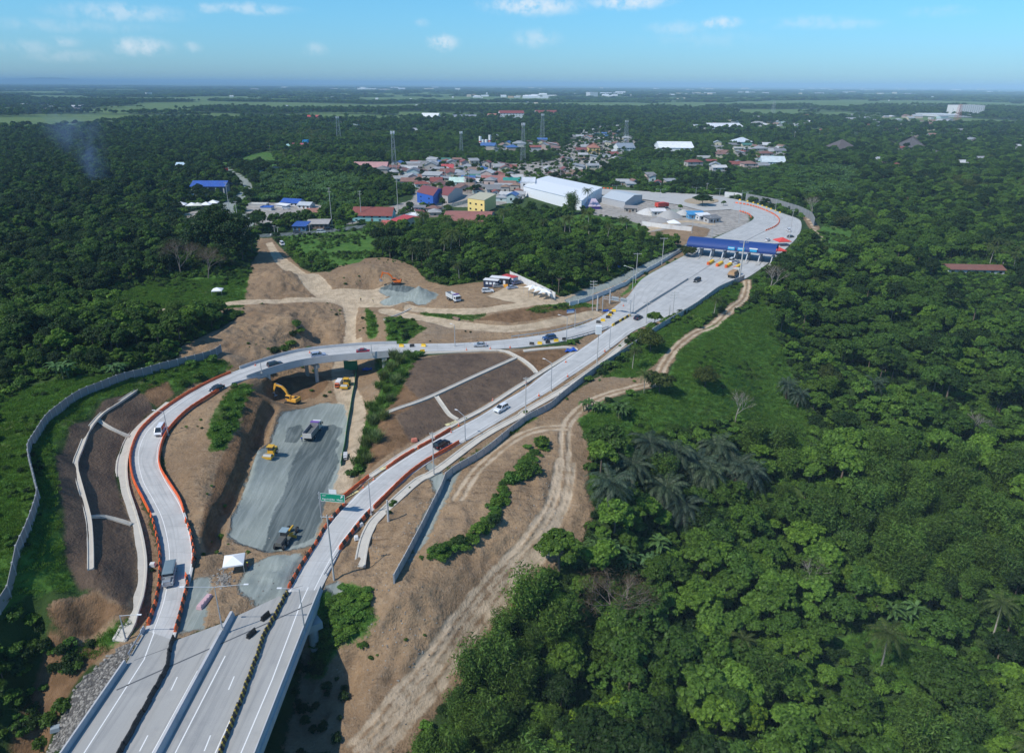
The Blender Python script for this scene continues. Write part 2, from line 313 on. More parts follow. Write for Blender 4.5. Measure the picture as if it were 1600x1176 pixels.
def polyline_sdf(P, hw, zz=None):
    """signed distance inside a strip and its interpolated height on the grid"""
    P = np.asarray(P, float); hw = np.broadcast_to(hw, (len(P),)); pad = hw.max()+8
    ix = np.where((GX > P[:, 0].min()-pad) & (GX < P[:, 0].max()+pad))[0]; iy = np.where((GY > P[:, 1].min()-pad) & (GY < P[:, 1].max()+pad))[0]
    if not len(ix) or not len(iy): return None
    sl = (slice(iy[0], iy[-1]+1), slice(ix[0], ix[-1]+1)); x = MX[sl]; y = MY[sl]
    best = np.full(x.shape, -1e9); zb = np.zeros(x.shape)
    for i in range(len(P)-1):
        a = P[i]; b = P[i+1]; d = b[:2]-a[:2]; l2 = max(d@d, 1e-6); t = np.clip(((x-a[0])*d[0]+(y-a[1])*d[1])/l2, 0, 1)
        s = hw[i]*(1-t)+hw[i+1]*t-np.hypot(x-a[0]-t*d[0], y-a[1]-t*d[1])
        m = s > best; best = np.where(m, s, best)
        if zz is not None: zb = np.where(m, zz[i]*(1-t)+zz[i+1]*t, zb)
    return sl, best, zb
def carve(Lp, Rp, z=None, off=.3, blend=4.0):
    c = (Lp+Rp)/2; hw = np.linalg.norm((Lp-Rp)[:, :2], axis=1)/2
    r = polyline_sdf(c, hw+.3, c[:, 2] if z is None else z)
    if r is None: return
    sl, s, zb = r; b = np.clip(1+s/blend, 0, 1); b = b*b*(3-2*b)
    HZ[sl] = HZ[sl]*(1-b)+(zb-off)*b
nar = lambda p, q, f: (p*(1-f)+q*f)
carve(LOOP_L[:BR0-1], LOOP_R[:BR0-1]); carve(LOOP_L[BR1:], LOOP_R[BR1:]); carve(RT_L, RT_R)
# under the viaduct in front the land falls away
DK = [W(x, y, 0) for x, y in [(182, 1077), (352, 1002), (490, 941)]]
dkd = (W(115, 1174, 0)-W(182, 1077, 0)); dkd /= np.linalg.norm(dkd)
_vs = (MX-DK[1][0])*dkd[0]+(MY-DK[1][1])*dkd[1]
HZ = np.where((_vs > 0) & (np.abs((MX-DK[1][0])*dkd[1]-(MY-DK[1][1])*dkd[0]) < 40) & (MX > W(182, 1077, 0)[0]-4+(0)), np.minimum(HZ, np.maximum(-1.2-_vs*1.3, HZ-0)), HZ)
_g = lambda a: np.searchsorted(*a)
def sample(A, x, y):
    x = np.asarray(x, float); y = np.asarray(y, float)
    i = np.clip(np.searchsorted(GX, x)-1, 0, len(GX)-2); j = np.clip(np.searchsorted(GY, y)-1, 0, len(GY)-2)
    fx = np.clip((x-GX[i])/(GX[i+1]-GX[i]), 0, 1); fy = np.clip((y-GY[j])/(GY[j+1]-GY[j]), 0, 1)
    return (A[j, i]*(1-fx)+A[j, i+1]*fx)*(1-fy)+(A[j+1, i]*(1-fx)+A[j+1, i+1]*fx)*fy
_T = np.concatenate([np.arange(75, 700, .5), np.geomspace(700, 45000, 1500)])
def G(px, py):
    """where the line of sight through a point of the photograph meets the land"""
    d = ray(px, py); P = CP+d*_T[:, None]; h = P[:, 2]-sample(HZ, P[:, 0], P[:, 1]); k = np.argmax(h < 0)
    if h[k] >= 0: k = len(_T)-1
    if k == 0: k = 1
    a = h[k-1]/(h[k-1]-h[k]+1e-9); p = P[k-1]+(P[k]-P[k-1])*a; p[2] = sample(HZ, p[0], p[1]); return p
def Z(x, y): return float(sample(HZ, x, y))
# ---- what covers the land: signed distances to the edge of each cover
MASK = {k: np.full(MX.shape, -8., np.float32) for k in ('dirt', 'track', 'grass', 'gravel', 'wet', 'net', 'orange', 'rock', 'clear', 'town')}
def _put(k, sl, s): MASK[k][sl] = np.maximum(MASK[k][sl], np.clip(s, -8, 8))
def area(k, T, pts=None):
    P = np.array([G(x, y)[:2] for x, y in T]) if pts is None else np.asarray(pts)
    ix = np.where((GX > P[:, 0].min()-9) & (GX < P[:, 0].max()+9))[0]; iy = np.where((GY > P[:, 1].min()-9) & (GY < P[:, 1].max()+9))[0]
    if len(ix) < 2 or len(iy) < 2: return
    sl = (slice(iy[0], iy[-1]+1), slice(ix[0], ix[-1]+1)); x = MX[sl]; y = MY[sl]; ins = np.zeros(x.shape, bool); d = np.full(x.shape, 1e9)
    for i in range(len(P)):
        a = P[i]; b = P[(i+1) % len(P)]; e = b-a
        t = np.clip(((x-a[0])*e[0]+(y-a[1])*e[1])/max(e@e, 1e-6), 0, 1); d = np.minimum(d, np.hypot(x-a[0]-t*e[0], y-a[1]-t*e[1]))
        with np.errstate(divide='ignore', invalid='ignore'):
            c = ((a[1] > y) != (b[1] > y)) & (x < (b[0]-a[0])*(y-a[1])/(b[1]-a[1]+1e-12)+a[0])
        ins ^= c
    s = np.where(ins, d, -d)
    for kk in k.split(): _put(kk, sl, s)
def strip(k, T, hw, pts=None):
    P = np.array([G(x, y) for x, y in T]) if pts is None else pts
    P = crom(P, 4); h = np.interp(np.linspace(0, 1, len(P)), np.linspace(0, 1, len(np.atleast_1d(hw))), np.atleast_1d(hw)) if np.ndim(hw) else hw
    r = polyline_sdf(P, h)
    if r:
        for kk in k.split(): _put(kk, r[0], r[1])
    return P
def ruts(T, gap=1.0, w=.55, wide=2.2):
    P = crom(np.array([G(x, y) for x, y in T]), 4); d = np.gradient(P[:, :2], axis=0); d /= np.linalg.norm(d, axis=1)[:, None]+1e-9; n = np.stack([-d[:, 1], d[:, 0]], 1)
    strip('dirt clear', None, wide, P[::4])
    for s in (-gap, gap):
        Q = P.copy(); Q[:, :2] += n*s
        r = polyline_sdf(Q, w); _put('track', r[0], r[1])
    return P
# construction ground between the ramps
area('dirt clear', [(222, 1012), (262, 752), (250, 700), (280, 655), (330, 615), (372, 596), (400, 580), (440, 560), (500, 545), (600, 535), (640, 545), (625, 560), (600, 590), (585, 640), (570, 700), (560, 760), (520, 800), (500, 850), (450, 920), (365, 966), (350, 974), (272, 1004)])
area('dirt clear', [(240, 488), (280, 470), (350, 466), (385, 425), (400, 400), (402, 372), (425, 372), (470, 418), (515, 425), (540, 405), (600, 402), (650, 418), (670, 440), (700, 447), (755, 440), (790, 428), (830, 445), (880, 466), (950, 440), (1060, 388), (1072, 398), (1000, 440), (990, 455), (970, 475), (935, 498), (860, 522), (760, 536), (640, 540), (560, 545), (440, 560), (400, 570), (360, 584), (335, 560), (275, 560), (285, 540), (350, 510), (380, 490), (330, 490), (250, 495)])
area('dirt clear', [(1000, 600), (1030, 590), (1060, 560), (1030, 560), (960, 575), (900, 610), (850, 640), (760, 700), (700, 745), (690, 770), (640, 870), (616, 911), (540, 900), (470, 990), (470, 1060), (440, 1176), (640, 1176), (680, 1100), (760, 1000), (850, 890), (900, 870), (930, 800), (915, 760), (930, 700), (905, 660), (930, 635)])
area('dirt clear', [(505, 905), (540, 850), (590, 800), (660, 745), (720, 700), (860, 615), (930, 570), (1040, 505), (1036, 511), (880, 622), (738, 724), (690, 766), (637, 872), (616, 911), (590, 930), (520, 925)])
area('dirt clear', [(560, 760), (600, 640), (640, 560), (780, 546), (900, 540), (950, 515), (960, 520), (850, 583), (750, 648), (650, 703), (590, 745)])
area('dirt clear', [(75, 950), (150, 920), (215, 660), (300, 600), (366, 580), (376, 590), (260, 640), (203, 719), (250, 870), (226, 990), (195, 1040), (160, 1040), (110, 1010)])
area('orange clear', [(75, 985), (110, 1003), (150, 1008), (175, 1012), (135, 1045), (105, 1090), (80, 1150), (70, 1176), (15, 1176), (35, 1110), (60, 1050)])  # brown ravine soil, with the shade of the ravine put into its darker colour
area('track', [(440, 400), (480, 428), (520, 452), (560, 452), (605, 448), (640, 455), (600, 465), (640, 478), (600, 480), (560, 480), (556, 510), (556, 540), (535, 545), (540, 505), (535, 480), (500, 468), (470, 440), (430, 410), (415, 380), (425, 378)])
area('track', [(790, 470), (760, 463), (800, 445), (850, 455), (870, 470), (830, 478)])
strip('track clear', [(640, 482), (725, 486), (794, 479), (862, 471), (917, 457), (945, 447)], 2.4)
strip('track clear', [(600, 485), (656, 497), (711, 508), (780, 514), (835, 510), (890, 499), (931, 491)], 2.6)
strip('track clear', [(520, 468), (440, 472), (350, 476), (290, 480), (235, 488)], [3.5, 3, 2.6, 2.2])
strip('track clear', [(552, 540), (535, 575), (540, 610), (553, 650), (545, 700), (530, 760)], 3.5)
strip('gravel clear', [(892, 471), (948, 446), (1005, 418), (1064, 390), (1085, 378)], 2.2)
ruts([(1166, 438), (1162, 465), (1125, 500), (1082, 522), (1052, 548), (1035, 572), (1025, 595), (999, 603), (950, 616), (918, 630), (895, 650), (884, 672), (882, 720), (876, 775), (850, 835), (805, 885)], 1.0, .5, 2.3)
ruts([(884, 668), (835, 672), (790, 695), (745, 735), (715, 780)], 1.0, .5, 2.0)
_lt = [(884, 720), (874, 780), (840, 840), (795, 895), (740, 960), (680, 1040), (620, 1110), (560, 1176)]
ruts(_lt, .75, .42, 4.8); ruts(_lt, 2.1, .5, 4.8); ruts([(x+16, y+6) for x, y in _lt[2:]], 1.3, .35, 3)
ruts([(1262, 340), (1275, 360), (1290, 380)], 1.1, .6, 3.5)
strip('dirt', [(884, 760), (850, 840), (800, 895), (740, 965), (690, 1035)], 4.5)
# grey road base and wet strip in the cutting
area('gravel', [(442, 644), (500, 629), (539, 631), (543, 659), (538, 700), (525, 755), (505, 790), (495, 850), (440, 862), (409, 861), (368, 848), (357, 838), (366, 800), (375, 779), (381, 747), (404, 702), (437, 646)])
area('wet', [(498, 668), (520, 663), (534, 668), (536, 676), (525, 685), (532, 692), (524, 702), (530, 720), (515, 755), (505, 800), (492, 838), (462, 852), (428, 860), (410, 862), (425, 805), (447, 760), (466, 700), (485, 676)])
area('wet', [(450, 668), (470, 662), (476, 676), (462, 692), (444, 690)])
area('gravel', [(285, 990), (275, 960), (300, 905), (330, 900), (322, 960), (318, 985)])
area('gravel', [(590, 455), (625, 448), (668, 452), (660, 460), (640, 468), (600, 462)]); area('wet', [(592, 452), (612, 446), (650, 450), (635, 458), (600, 456)])
area('gravel', [(600, 470), (625, 462), (680, 466), (665, 476), (620, 478)])
area('gravel', [(660, 710), (700, 745), (720, 735), (700, 775), (665, 850), (640, 880), (650, 830), (680, 770)])
area('gravel', [(505, 915), (530, 908), (540, 920), (525, 935)])
# netted cut slopes
area('net', [(205, 612), (160, 628), (110, 663), (88, 712), (90, 756), (101, 805), (103, 878), (124, 922), (155, 922), (196, 950), (208, 925), (212, 870), (203, 812), (190, 780), (180, 745), (184, 712), (195, 690), (222, 655), (240, 640), (225, 615)])
area('net', [(645, 562), (700, 553), (778, 551), (806, 560), (838, 585), (714, 657), (650, 690), (640, 690), (618, 650), (640, 640), (655, 622), (632, 600)])
area('orange', [(232, 600), (262, 596), (272, 615), (245, 636), (222, 622)])
area('orange', [(75, 955), (150, 923), (197, 955), (200, 965), (160, 980), (105, 1001)]); area('orange', [(600, 640), (632, 598), (655, 620), (640, 640), (618, 650), (642, 690), (628, 700), (575, 712)])
area('orange', [(782, 550), (806, 556), (840, 583), (885, 558), (893, 548), (830, 548)]); area('orange', [(600, 650), (585, 690), (575, 735), (620, 700), (645, 690), (618, 652)])
area('orange', [(740, 500), (800, 485), (870, 478), (900, 474), (935, 488), (880, 494), (800, 505)]); area('orange', [(410, 610), (425, 590), (500, 585), (515, 600), (495, 620), (440, 628)])
area('rock', [(215, 1000), (170, 1024), (128, 1062), (110, 1090), (88, 1140), (75, 1176), (114, 1174), (180, 1060), (204, 1020)]); area('orange', [(418, 606), (392, 612), (380, 640), (366, 684), (348, 712), (336, 745), (318, 800), (312, 835), (322, 852), (334, 836), (360, 777), (382, 732), (402, 690), (424, 630)])
# grass
for T in ([(0, 620), (60, 600), (190, 582), (330, 552), (340, 565), (250, 600), (190, 615), (140, 640), (90, 690), (80, 720), (88, 800), (100, 880), (120, 925), (40, 930), (0, 960)],
          [(262, 590), (345, 562), (360, 575), (300, 598), (272, 612)], [(377, 597), (394, 604), (380, 640), (362, 680), (347, 704), (330, 706), (327, 680), (329, 654), (342, 631)],
          [(640, 545), (600, 545), (585, 570), (600, 600), (580, 640), (560, 690), (552, 735), (566, 740), (580, 690), (600, 650), (632, 600), (655, 560)],
          [(940, 590), (985, 560), (1020, 520), (1060, 500), (1130, 452), (1160, 442), (1150, 468), (1080, 512), (1045, 545), (1000, 590)],
          [(1190, 465), (1160, 490), (1110, 510), (1060, 550), (1040, 600), (990, 618), (930, 640), (903, 655), (925, 705), (955, 712), (990, 690), (1060, 668), (1110, 655), (1150, 650), (1200, 690), (1262, 712), (1265, 660), (1240, 590), (1215, 530), (1205, 490)],
          [(490, 930), (540, 912), (575, 925), (590, 960), (575, 990), (530, 1005), (505, 1060), (480, 1060), (488, 980)], [(690, 748), (700, 738), (745, 708), (830, 652), (838, 652), (750, 712), (706, 741)],
          [(600, 495), (640, 500), (665, 515), (640, 530), (620, 540), (605, 530)], [(570, 480), (590, 500), (590, 525), (575, 530)], [(430, 372), (480, 365), (560, 360), (600, 380), (560, 410), (500, 420), (470, 400)],
          [(160, 470), (230, 490), (380, 480), (395, 420), (330, 430), (230, 440)], [(850, 345), (905, 335), (960, 340), (1000, 350), (1000, 360), (920, 362), (850, 360)], [(1260, 380), (1290, 350), (1330, 360), (1340, 400), (1290, 400)],
          [(655, 488), (720, 490), (760, 492), (740, 500), (670, 500)], [(820, 485), (900, 470), (935, 478), (900, 482), (840, 490)], [(990, 440), (1070, 398), (1060, 410), (1005, 436), (985, 455), (970, 462)],
          [(1300, 1000), (1380, 980), (1420, 1000), (1480, 1050), (1500, 1100), (1400, 1060)], [(340, 255), (420, 235), (440, 262), (380, 262)], [(140, 1000), (205, 975), (210, 990), (150, 1030), (110, 1020)]):
    area('grass clear', T)
# trodden yards and paved places of the town
area('town clear', [(385, 322), (400, 318), (470, 315), (510, 322), (500, 332), (450, 345), (430, 352), (400, 352), (384, 338)]); area('town clear', [(282, 338), (300, 330), (345, 328), (348, 338), (330, 350), (315, 368), (288, 362)]); area('town clear', [(540, 352), (620, 335), (660, 322), (760, 325), (815, 312), (830, 280), (900, 283), (935, 268), (1000, 222), (950, 210), (890, 222), (860, 252), (800, 256), (720, 248), (600, 255), (590, 270), (650, 290), (645, 312), (560, 338)])
area('town clear', [(925, 335), (930, 300), (1130, 305), (1170, 330), (1170, 350), (1110, 372), (1080, 372), (1000, 368), (1000, 350), (950, 340)])
strip('gravel clear', [(365, 380), (388, 340), (358, 335), (356, 320), (378, 306), (387, 294), (376, 278), (350, 262), (340, 255)], 4.5)
strip('wet clear', [(395, 369), (447, 366), (500, 362), (549, 356), (600, 348), (640, 335), (690, 325), (740, 312), (775, 300)], 4.5)
strip('track clear', [(1000, 362), (1020, 357), (1065, 346), (1110, 350)], 3.5)
area('dirt clear', [(1000, 365), (1080, 352), (1110, 358), (1105, 368), (1075, 385), (1040, 380)])
for a, b in ((LOOP_L, LOOP_R), (RT_L, RT_R)):
    c = (a+b)/2; r = polyline_sdf(c, np.linalg.norm((a-b)[:, :2], axis=1)/2+2); _put('clear', r[0], r[1])
MASK['clear'] = np.maximum(MASK['clear'], np.where((_vs > -30) & (np.abs((MX-DK[1][0])*dkd[1]-(MY-DK[1][1])*dkd[0]) < 17), 4, -8))
for a, b in ((RT_L, RT_R),):
    r = polyline_sdf((a+b)[:130]/2, np.linalg.norm((a-b)[:130, :2], axis=1)/2+4.2); _put('dirt', r[0], r[1])
MASK['clear'] = np.maximum(MASK['clear'], np.maximum(np.maximum(MASK['net'], MASK['orange']), MASK['rock'])+1)
# distant fields
FIELD = np.clip(vnoise(MX*.6, MY, 330, 5)+.5*vnoise(MX, MY, 140, 6)-.03, -1, 1)*np.clip((np.hypot(MX, MY)-1500)/1200, 0, 1)*6
for (x0, x1, y0, y1) in [(560, 900, 156, 166), (200, 480, 158, 168), (380, 560, 160, 166), (1040, 1360, 158, 167), (900, 1100, 156, 170), (1100, 1330, 172, 180), (420, 660, 170, 177), (620, 760, 176, 184), (1380, 1600, 160, 166)]:
    q = np.array([G(x0, y1)[:2], G(x1, y1)[:2], G(x1, y0)[:2], G(x0, y0)[:2]])
    mx = (MY > q[:, 1].min()) & (MY < q[:, 1].max()) & (MX/MY > q[0, 0]/q[0, 1]) & (MX/MY < q[1, 0]/q[1, 1]); FIELD = np.where(mx, FIELD+1.1, FIELD)
# unevenness: real relief in the worked soil, the mounds and the hollows
dm = np.clip((np.maximum(MASK['dirt'], MASK['orange'])-.5)/3, 0, 1)*np.clip(-MASK['track']/1.5, 0, 1)*np.clip(-MASK['gravel']/1.5, 0, 1)*np.clip(-MASK['net']/1.5, 0, 1)
hf = vnoise(MX, MY, 7, 1)*1.6+(.5-np.abs(vnoise(MX, MY, 4.1, 2))*2)*.9+vnoise(MX, MY, 1.9, 3)*.8+(.5-np.abs(vnoise(MX, MY, 2.3, 12))*2)*.35
near = np.clip((600-np.hypot(MX, MY))/200, 0, 1)
rgn = np.ones(MX.shape)*.35
for x, y, a, w in [(630, 980, 1.9, 34), (700, 900, 1.5, 25), (850, 760, 1.3, 18), (640, 880, .9, 20), (430, 440, 1.5, 36), (400, 520, 1.6, 40), (470, 500, 1.5, 25), (580, 420, .8, 20), (840, 760, .8, 20), (600, 940, .6, 20)]:
    q = G(x, y); rgn = np.maximum(rgn, a*np.exp(-((MX-q[0])**2+(MY-q[1])**2)/w**2))
HZ = HZ+hf*dm*near*rgn*.75
HZ = HZ+near*np.clip((MASK['rock']+.5)/2, 0, 1)*(vnoise(MX, MY, 1.3, 8)*.7+vnoise(MX, MY, 3, 9)*.6)
HZ = HZ+np.clip(-MASK['clear']/6, 0, 1)*(vnoise(MX, MY, 28, 10)*3.0)*near
HZ = HZ+np.clip((np.hypot(MX, MY)-1500)/1500, 0, 1)*vnoise(MX, MY, 900, 14)*14
def dig(T, w, d, soft=.8):             # a trench, negative d heaps up
    P = np.array([G(x, y) for x, y in T]); r = polyline_sdf(P, w); sl, s, _ = r; HZ[sl] -= np.clip((s+soft)/soft, 0, 1)*d
dig([(423, 632), (399, 691), (380, 735), (360, 779), (336, 833), (324, 858)], 1.1, 2.3)
for x, y, r, h in [(432, 903, 7.5, 1.2), (455, 880, 6, .6), (618, 470, 6.5, 2.4), (655, 466, 8, 3.0), (630, 479, 5, 1.8), (618, 452, 10, 1.6), (1035, 333, 12, 5), (1065, 335, 8, 4), (655, 455, 6, 2)]:
    q = G(x, y); e = np.hypot(MX-q[0], MY-q[1]); HZ += np.clip(1-e/r, 0, 1)*h*(1+.25*vnoise(MX, MY, 1.5, 4))
    if h > 1 and r < 9: MASK['gravel'] = np.maximum(MASK['gravel'], np.clip(r-e-.4, -8, 8))
q = G(630, 479); e = np.hypot(MX-q[0], MY-q[1]); MASK['gravel'] = np.where(e < 5.5, -4, MASK['gravel'])
for k in ((-.3, LOOP_L[:BR0-1], LOOP_R[:BR0-1]), (-.3, LOOP_L[BR1:], LOOP_R[BR1:]), (-.3, RT_L, RT_R)):
    c = (k[1]+k[2])/2; hw = np.linalg.norm((k[1]-k[2])[:, :2], axis=1)/2
    sl, s, zb = polyline_sdf(c, hw+.6, c[:, 2]); HZ[sl] = np.where(s > 0, np.minimum(HZ[sl], zb-.18), HZ[sl])
sl, s, zb = polyline_sdf((LOOP_L[BR0:BR1]+LOOP_R[BR0:BR1])/2, 5.5, ((LOOP_L[BR0:BR1]+LOOP_R[BR0:BR1])/2)[:, 2]); HZ[sl] = np.where(s > 0, np.minimum(HZ[sl], zb-1.6), HZ[sl])
_in = lambda a, b, s0: None
# ---- approach slab and deck polygon: keep the soil below it
_al = (MX-DK[1][0])*dkd[0]+(MY-DK[1][1])*dkd[1]; _ac = (MX-DK[1][0])*dkd[1]-(MY-DK[1][1])*dkd[0]
def ground_material():
    m = bpy.data.materials.new('ground'); m.use_nodes = True; nt = m.node_tree; b = nt.nodes['Principled BSDF']; b.inputs['Roughness'].default_value = .95; b.inputs['Specular IOR Level'].default_value = .15
    geo = nn(nt, 'ShaderNodeNewGeometry'); pos = geo.outputs['Position']
    nA = noise(nt, .35, 7, .62, pos); nB = noise(nt, .05, 6, .6, pos); nC = noise(nt, 1.8, 5, .65, pos); nL = noise(nt, .004, 6, .6, pos); nF = noise(nt, .02, 6, .7, pos)
    at = lambda k: nn(nt, 'ShaderNodeAttribute', attribute_name=k).outputs['Fac']
    def cover(k, amp, soft):
        v = mth(nt, 'ADD', at(k), mth(nt, 'MULTIPLY', mth(nt, 'SUBTRACT', nA.outputs['Fac'], .5), amp)); v = mth(nt, 'ADD', v, mth(nt, 'MULTIPLY', mth(nt, 'SUBTRACT', nC.outputs['Fac'], .5), amp*.6)); return sstep(nt, v, -soft, soft)
    def two(a, b2, n, lo=.35, hi=.65): return mixc(nt, sstep(nt, n.outputs['Fac'], lo, hi), a, b2)
    base = two((.020, .042, .010), (.045, .085, .018), nB); base = mixc(nt, mth(nt, 'MULTIPLY', nC.outputs['Fac'], .6), base, (.03, .055, .016))
    far = two((.018, .038, .013), (.05, .095, .028), nF, .4, .62); far = mixc(nt, sstep(nt, nL.outputs['Fac'], .45, .62), far, (.045, .075, .028))
    d = nn(nt, 'ShaderNodeVectorMath', operation='LENGTH'); nt.links.new(pos, d.inputs[0]); col = mixc(nt, sstep(nt, d.outputs['Value'], 900, 2200), base, far)
    col = mixc(nt, sstep(nt, mth(nt, 'ADD', at('field'), mth(nt, 'MULTIPLY_ADD', nF.outputs['Fac'], 1.2, -.6)), -.1, .5), col, two((.085, .145, .04), (.125, .175, .055), nB))
    dirt = two((.205, .135, .078), (.35, .24, .142), nB, .3, .7); dirt = mixc(nt, sstep(nt, nA.outputs['Fac'], .45, .7), dirt, (.24, .165, .10)); dirt = mixc(nt, mth(nt, 'MULTIPLY', sstep(nt, nC.outputs['Fac'], .52, .72), .55), dirt, (.11, .078, .052)); nR = noise(nt, .9, 6, .75, pos, 1.2); dirt = mixc(nt, mth(nt, 'MULTIPLY', sstep(nt, nR.outputs['Fac'], .5, .7), .35), dirt, (.42, .33, .24)); nG = noise(nt, .028, 4, .6, pos); dirt = mixc(nt, mth(nt, 'MULTIPLY', sstep(nt, nG.outputs['Fac'], .55, .68), .4), dirt, (.24, .205, .16))
    gm = nn(nt, 'ShaderNodeMapping'); gm.inputs['Rotation'].default_value = (0, 0, R(35)); gm.inputs['Scale'].default_value = (.22, 1.3, 1); nt.links.new(pos, gm.inputs[0]); ng = noise(nt, 1, 6, .7, gm.outputs[0], .5); ngm = noise(nt, .045, 3, .5, pos)
    dirt = mixc(nt, mth(nt, 'MULTIPLY', mth(nt, 'MULTIPLY', sstep(nt, ng.outputs['Fac'], .53, .63), sstep(nt, ngm.outputs['Fac'], .45, .6)), .65), dirt, (.115, .072, .042)); dirt = mixc(nt, mth(nt, 'MULTIPLY', sstep(nt, ng.outputs['Fac'], .42, .34), .3), dirt, (.40, .32, .235))
    grass = two((.050, .128, .019), (.098, .20, .032), nA); grass = mixc(nt, sstep(nt, nB.outputs['Fac'], .55, .68), grass, (.13, .15, .055)); grass = mixc(nt, mth(nt, 'MULTIPLY', nC.outputs['Fac'], .5), grass, (.035, .075, .016))
    town = two((.26, .24, .215), (.40, .37, .33), nA)
    # raked net lines down the cut slopes
    wv = nn(nt, 'ShaderNodeTexWave', wave_type='BANDS', bands_direction='X'); wv.inputs['Scale'].default_value = .9; wv.inputs['Distortion'].default_value = 2; nt.links.new(pos, wv.inputs[0])
    nw = noise(nt, .16, 6, .7, pos)
    net = mixc(nt, sstep(nt, nw.outputs['Fac'], .3, .7), (.092, .064, .047), (.165, .113, .076)); net = mixc(nt, mth(nt, 'MULTIPLY', wv.outputs['Fac'], .22), net, (.06, .043, .034)); net = mixc(nt, mth(nt, 'MULTIPLY', sstep(nt, nC.outputs['Fac'], .5, .7), .4), net, (.19, .14, .10))
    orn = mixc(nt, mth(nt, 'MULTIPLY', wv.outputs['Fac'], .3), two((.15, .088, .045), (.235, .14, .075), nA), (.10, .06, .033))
    trk = mixc(nt, sstep(nt, d.outputs['Value'], 150, 300), two((.34, .265, .18), (.47, .37, .26), nA), two((.38, .295, .20), (.53, .42, .29), nA)); grv = two((.175, .20, .185), (.26, .29, .265), nB, .25, .75)
    # streaks left by spreading and rolling
    st = nn(nt, 'ShaderNodeMapping'); st.inputs['Rotation'].default_value = (0, 0, R(-14)); st.inputs['Scale'].default_value = (1.1, .06, 1); nt.links.new(pos, st.inputs[0]); nS = noise(nt, 1, 5, .6, st.outputs[0])
    grv = mixc(nt, mth(nt, 'MULTIPLY', sstep(nt, nS.outputs['Fac'], .42, .66), .6), grv, (.32, .35, .325)); wet = mixc(nt, sstep(nt, nS.outputs['Fac'], .4, .65), (.085, .105, .105), (.15, .175, .17))
    rk = nn(nt, 'ShaderNodeTexVoronoi'); rk.inputs['Scale'].default_value = 1.4; nt.links.new(pos, rk.inputs['Vector']); rock = mixc(nt, sstep(nt, rk.outputs['Distance'], .1, .6), (.30, .285, .26), (.09, .085, .08))
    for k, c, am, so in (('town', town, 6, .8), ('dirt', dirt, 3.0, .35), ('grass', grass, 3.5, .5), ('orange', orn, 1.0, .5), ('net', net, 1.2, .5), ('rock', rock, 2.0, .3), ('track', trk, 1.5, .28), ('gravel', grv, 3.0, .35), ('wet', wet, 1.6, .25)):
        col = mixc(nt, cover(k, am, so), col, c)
    nt.links.new(col, b.inputs['Base Color'])
    bp = nn(nt, 'ShaderNodeBump'); bp.inputs['Strength'].default_value = .9; bp.inputs['Distance'].default_value = .8
    vr = nn(nt, 'ShaderNodeTexVoronoi', feature='SMOOTH_F1'); vr.inputs['Scale'].default_value = .55; wv2 = nn(nt, 'ShaderNodeVectorMath', operation='MULTIPLY_ADD'); nt.links.new(nC.outputs['Color'], wv2.inputs[0]); wv2.inputs[1].default_value = (1.6, 1.6, 1.6); nt.links.new(pos, wv2.inputs[2]); nt.links.new(wv2.outputs[0], vr.inputs['Vector']); dm = mth(nt, 'MULTIPLY', cover('dirt', 3.0, .35), mth(nt, 'SUBTRACT', 1.0, mth(nt, 'MAXIMUM', cover('track', 1.3, .55), cover('gravel', 1.8, .5)))); rough_ = mth(nt, 'MULTIPLY', dm, mth(nt, 'MULTIPLY', vr.outputs['Distance'], sstep(nt, nB.outputs['Fac'], .35, .6)))
    nt.links.new(mth(nt, 'ADD', mth(nt, 'MULTIPLY', mth(nt, 'ADD', mth(nt, 'MULTIPLY', nA.outputs['Fac'], .7), mth(nt, 'MULTIPLY', nC.outputs['Fac'], .5)), mth(nt, 'SUBTRACT', 1.0, mth(nt, 'MULTIPLY', cover('gravel', 1.8, .5), .75))), mth(nt, 'MULTIPLY', rough_, 1.1)), bp.inputs['Height']); nt.links.new(bp.outputs[0], b.inputs['Normal'])
    return m
def build_ground():
    ny, nx = MX.shape; i = np.arange(nx-1)[None, :]; j = np.arange(ny-1)[:, None]; a = (j*nx+i).ravel()
    me = np_mesh('ground', np.stack([MX.ravel(), MY.ravel(), HZ.ravel()], 1), np.stack([a, a+1, a+1+nx, a+nx], 1), ground_material(), True)
    for k, A in list(MASK.items())+[('field', FIELD)]:
        if k == 'clear': continue
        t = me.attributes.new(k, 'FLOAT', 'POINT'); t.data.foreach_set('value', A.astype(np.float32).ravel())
    o = link('ground', me); tag(o, 'soil, grass and worked earth of the valley and plain', kind='structure')
build_ground()
# far blue mountains on the left edge of the plain
def build_mountain():
    vs = []; fs = []; n = 90; a0, a1 = R(-46), R(-2)
    for k in range(n+1):
        t = k/n; a = a0+(a1-a0)*t; h = 330*(1-t)**1.1*(.75+.35*math.sin(t*23)+.15*math.sin(t*61))*max(0, 1-abs(t-.06)*.9)+40*(1-t)
        for j, (d, z) in enumerate(((34000, -20), (36500, h*.55), (39000, h), (44000, -20))): vs.append((math.sin(a)*d, math.cos(a)*d, z))
    for k in range(n):
        for j in range(3): q = k*4+j; fs.append((q, q+4, q+5, q+1))
    me = np_mesh('mountain', vs, fs, mat('mountain_wood', (.03, .05, .03), var=.3, vscale=.002), True); tag(link('mountains', me), 'low wooded mountains on the far left horizon', kind='structure')
build_mountain()
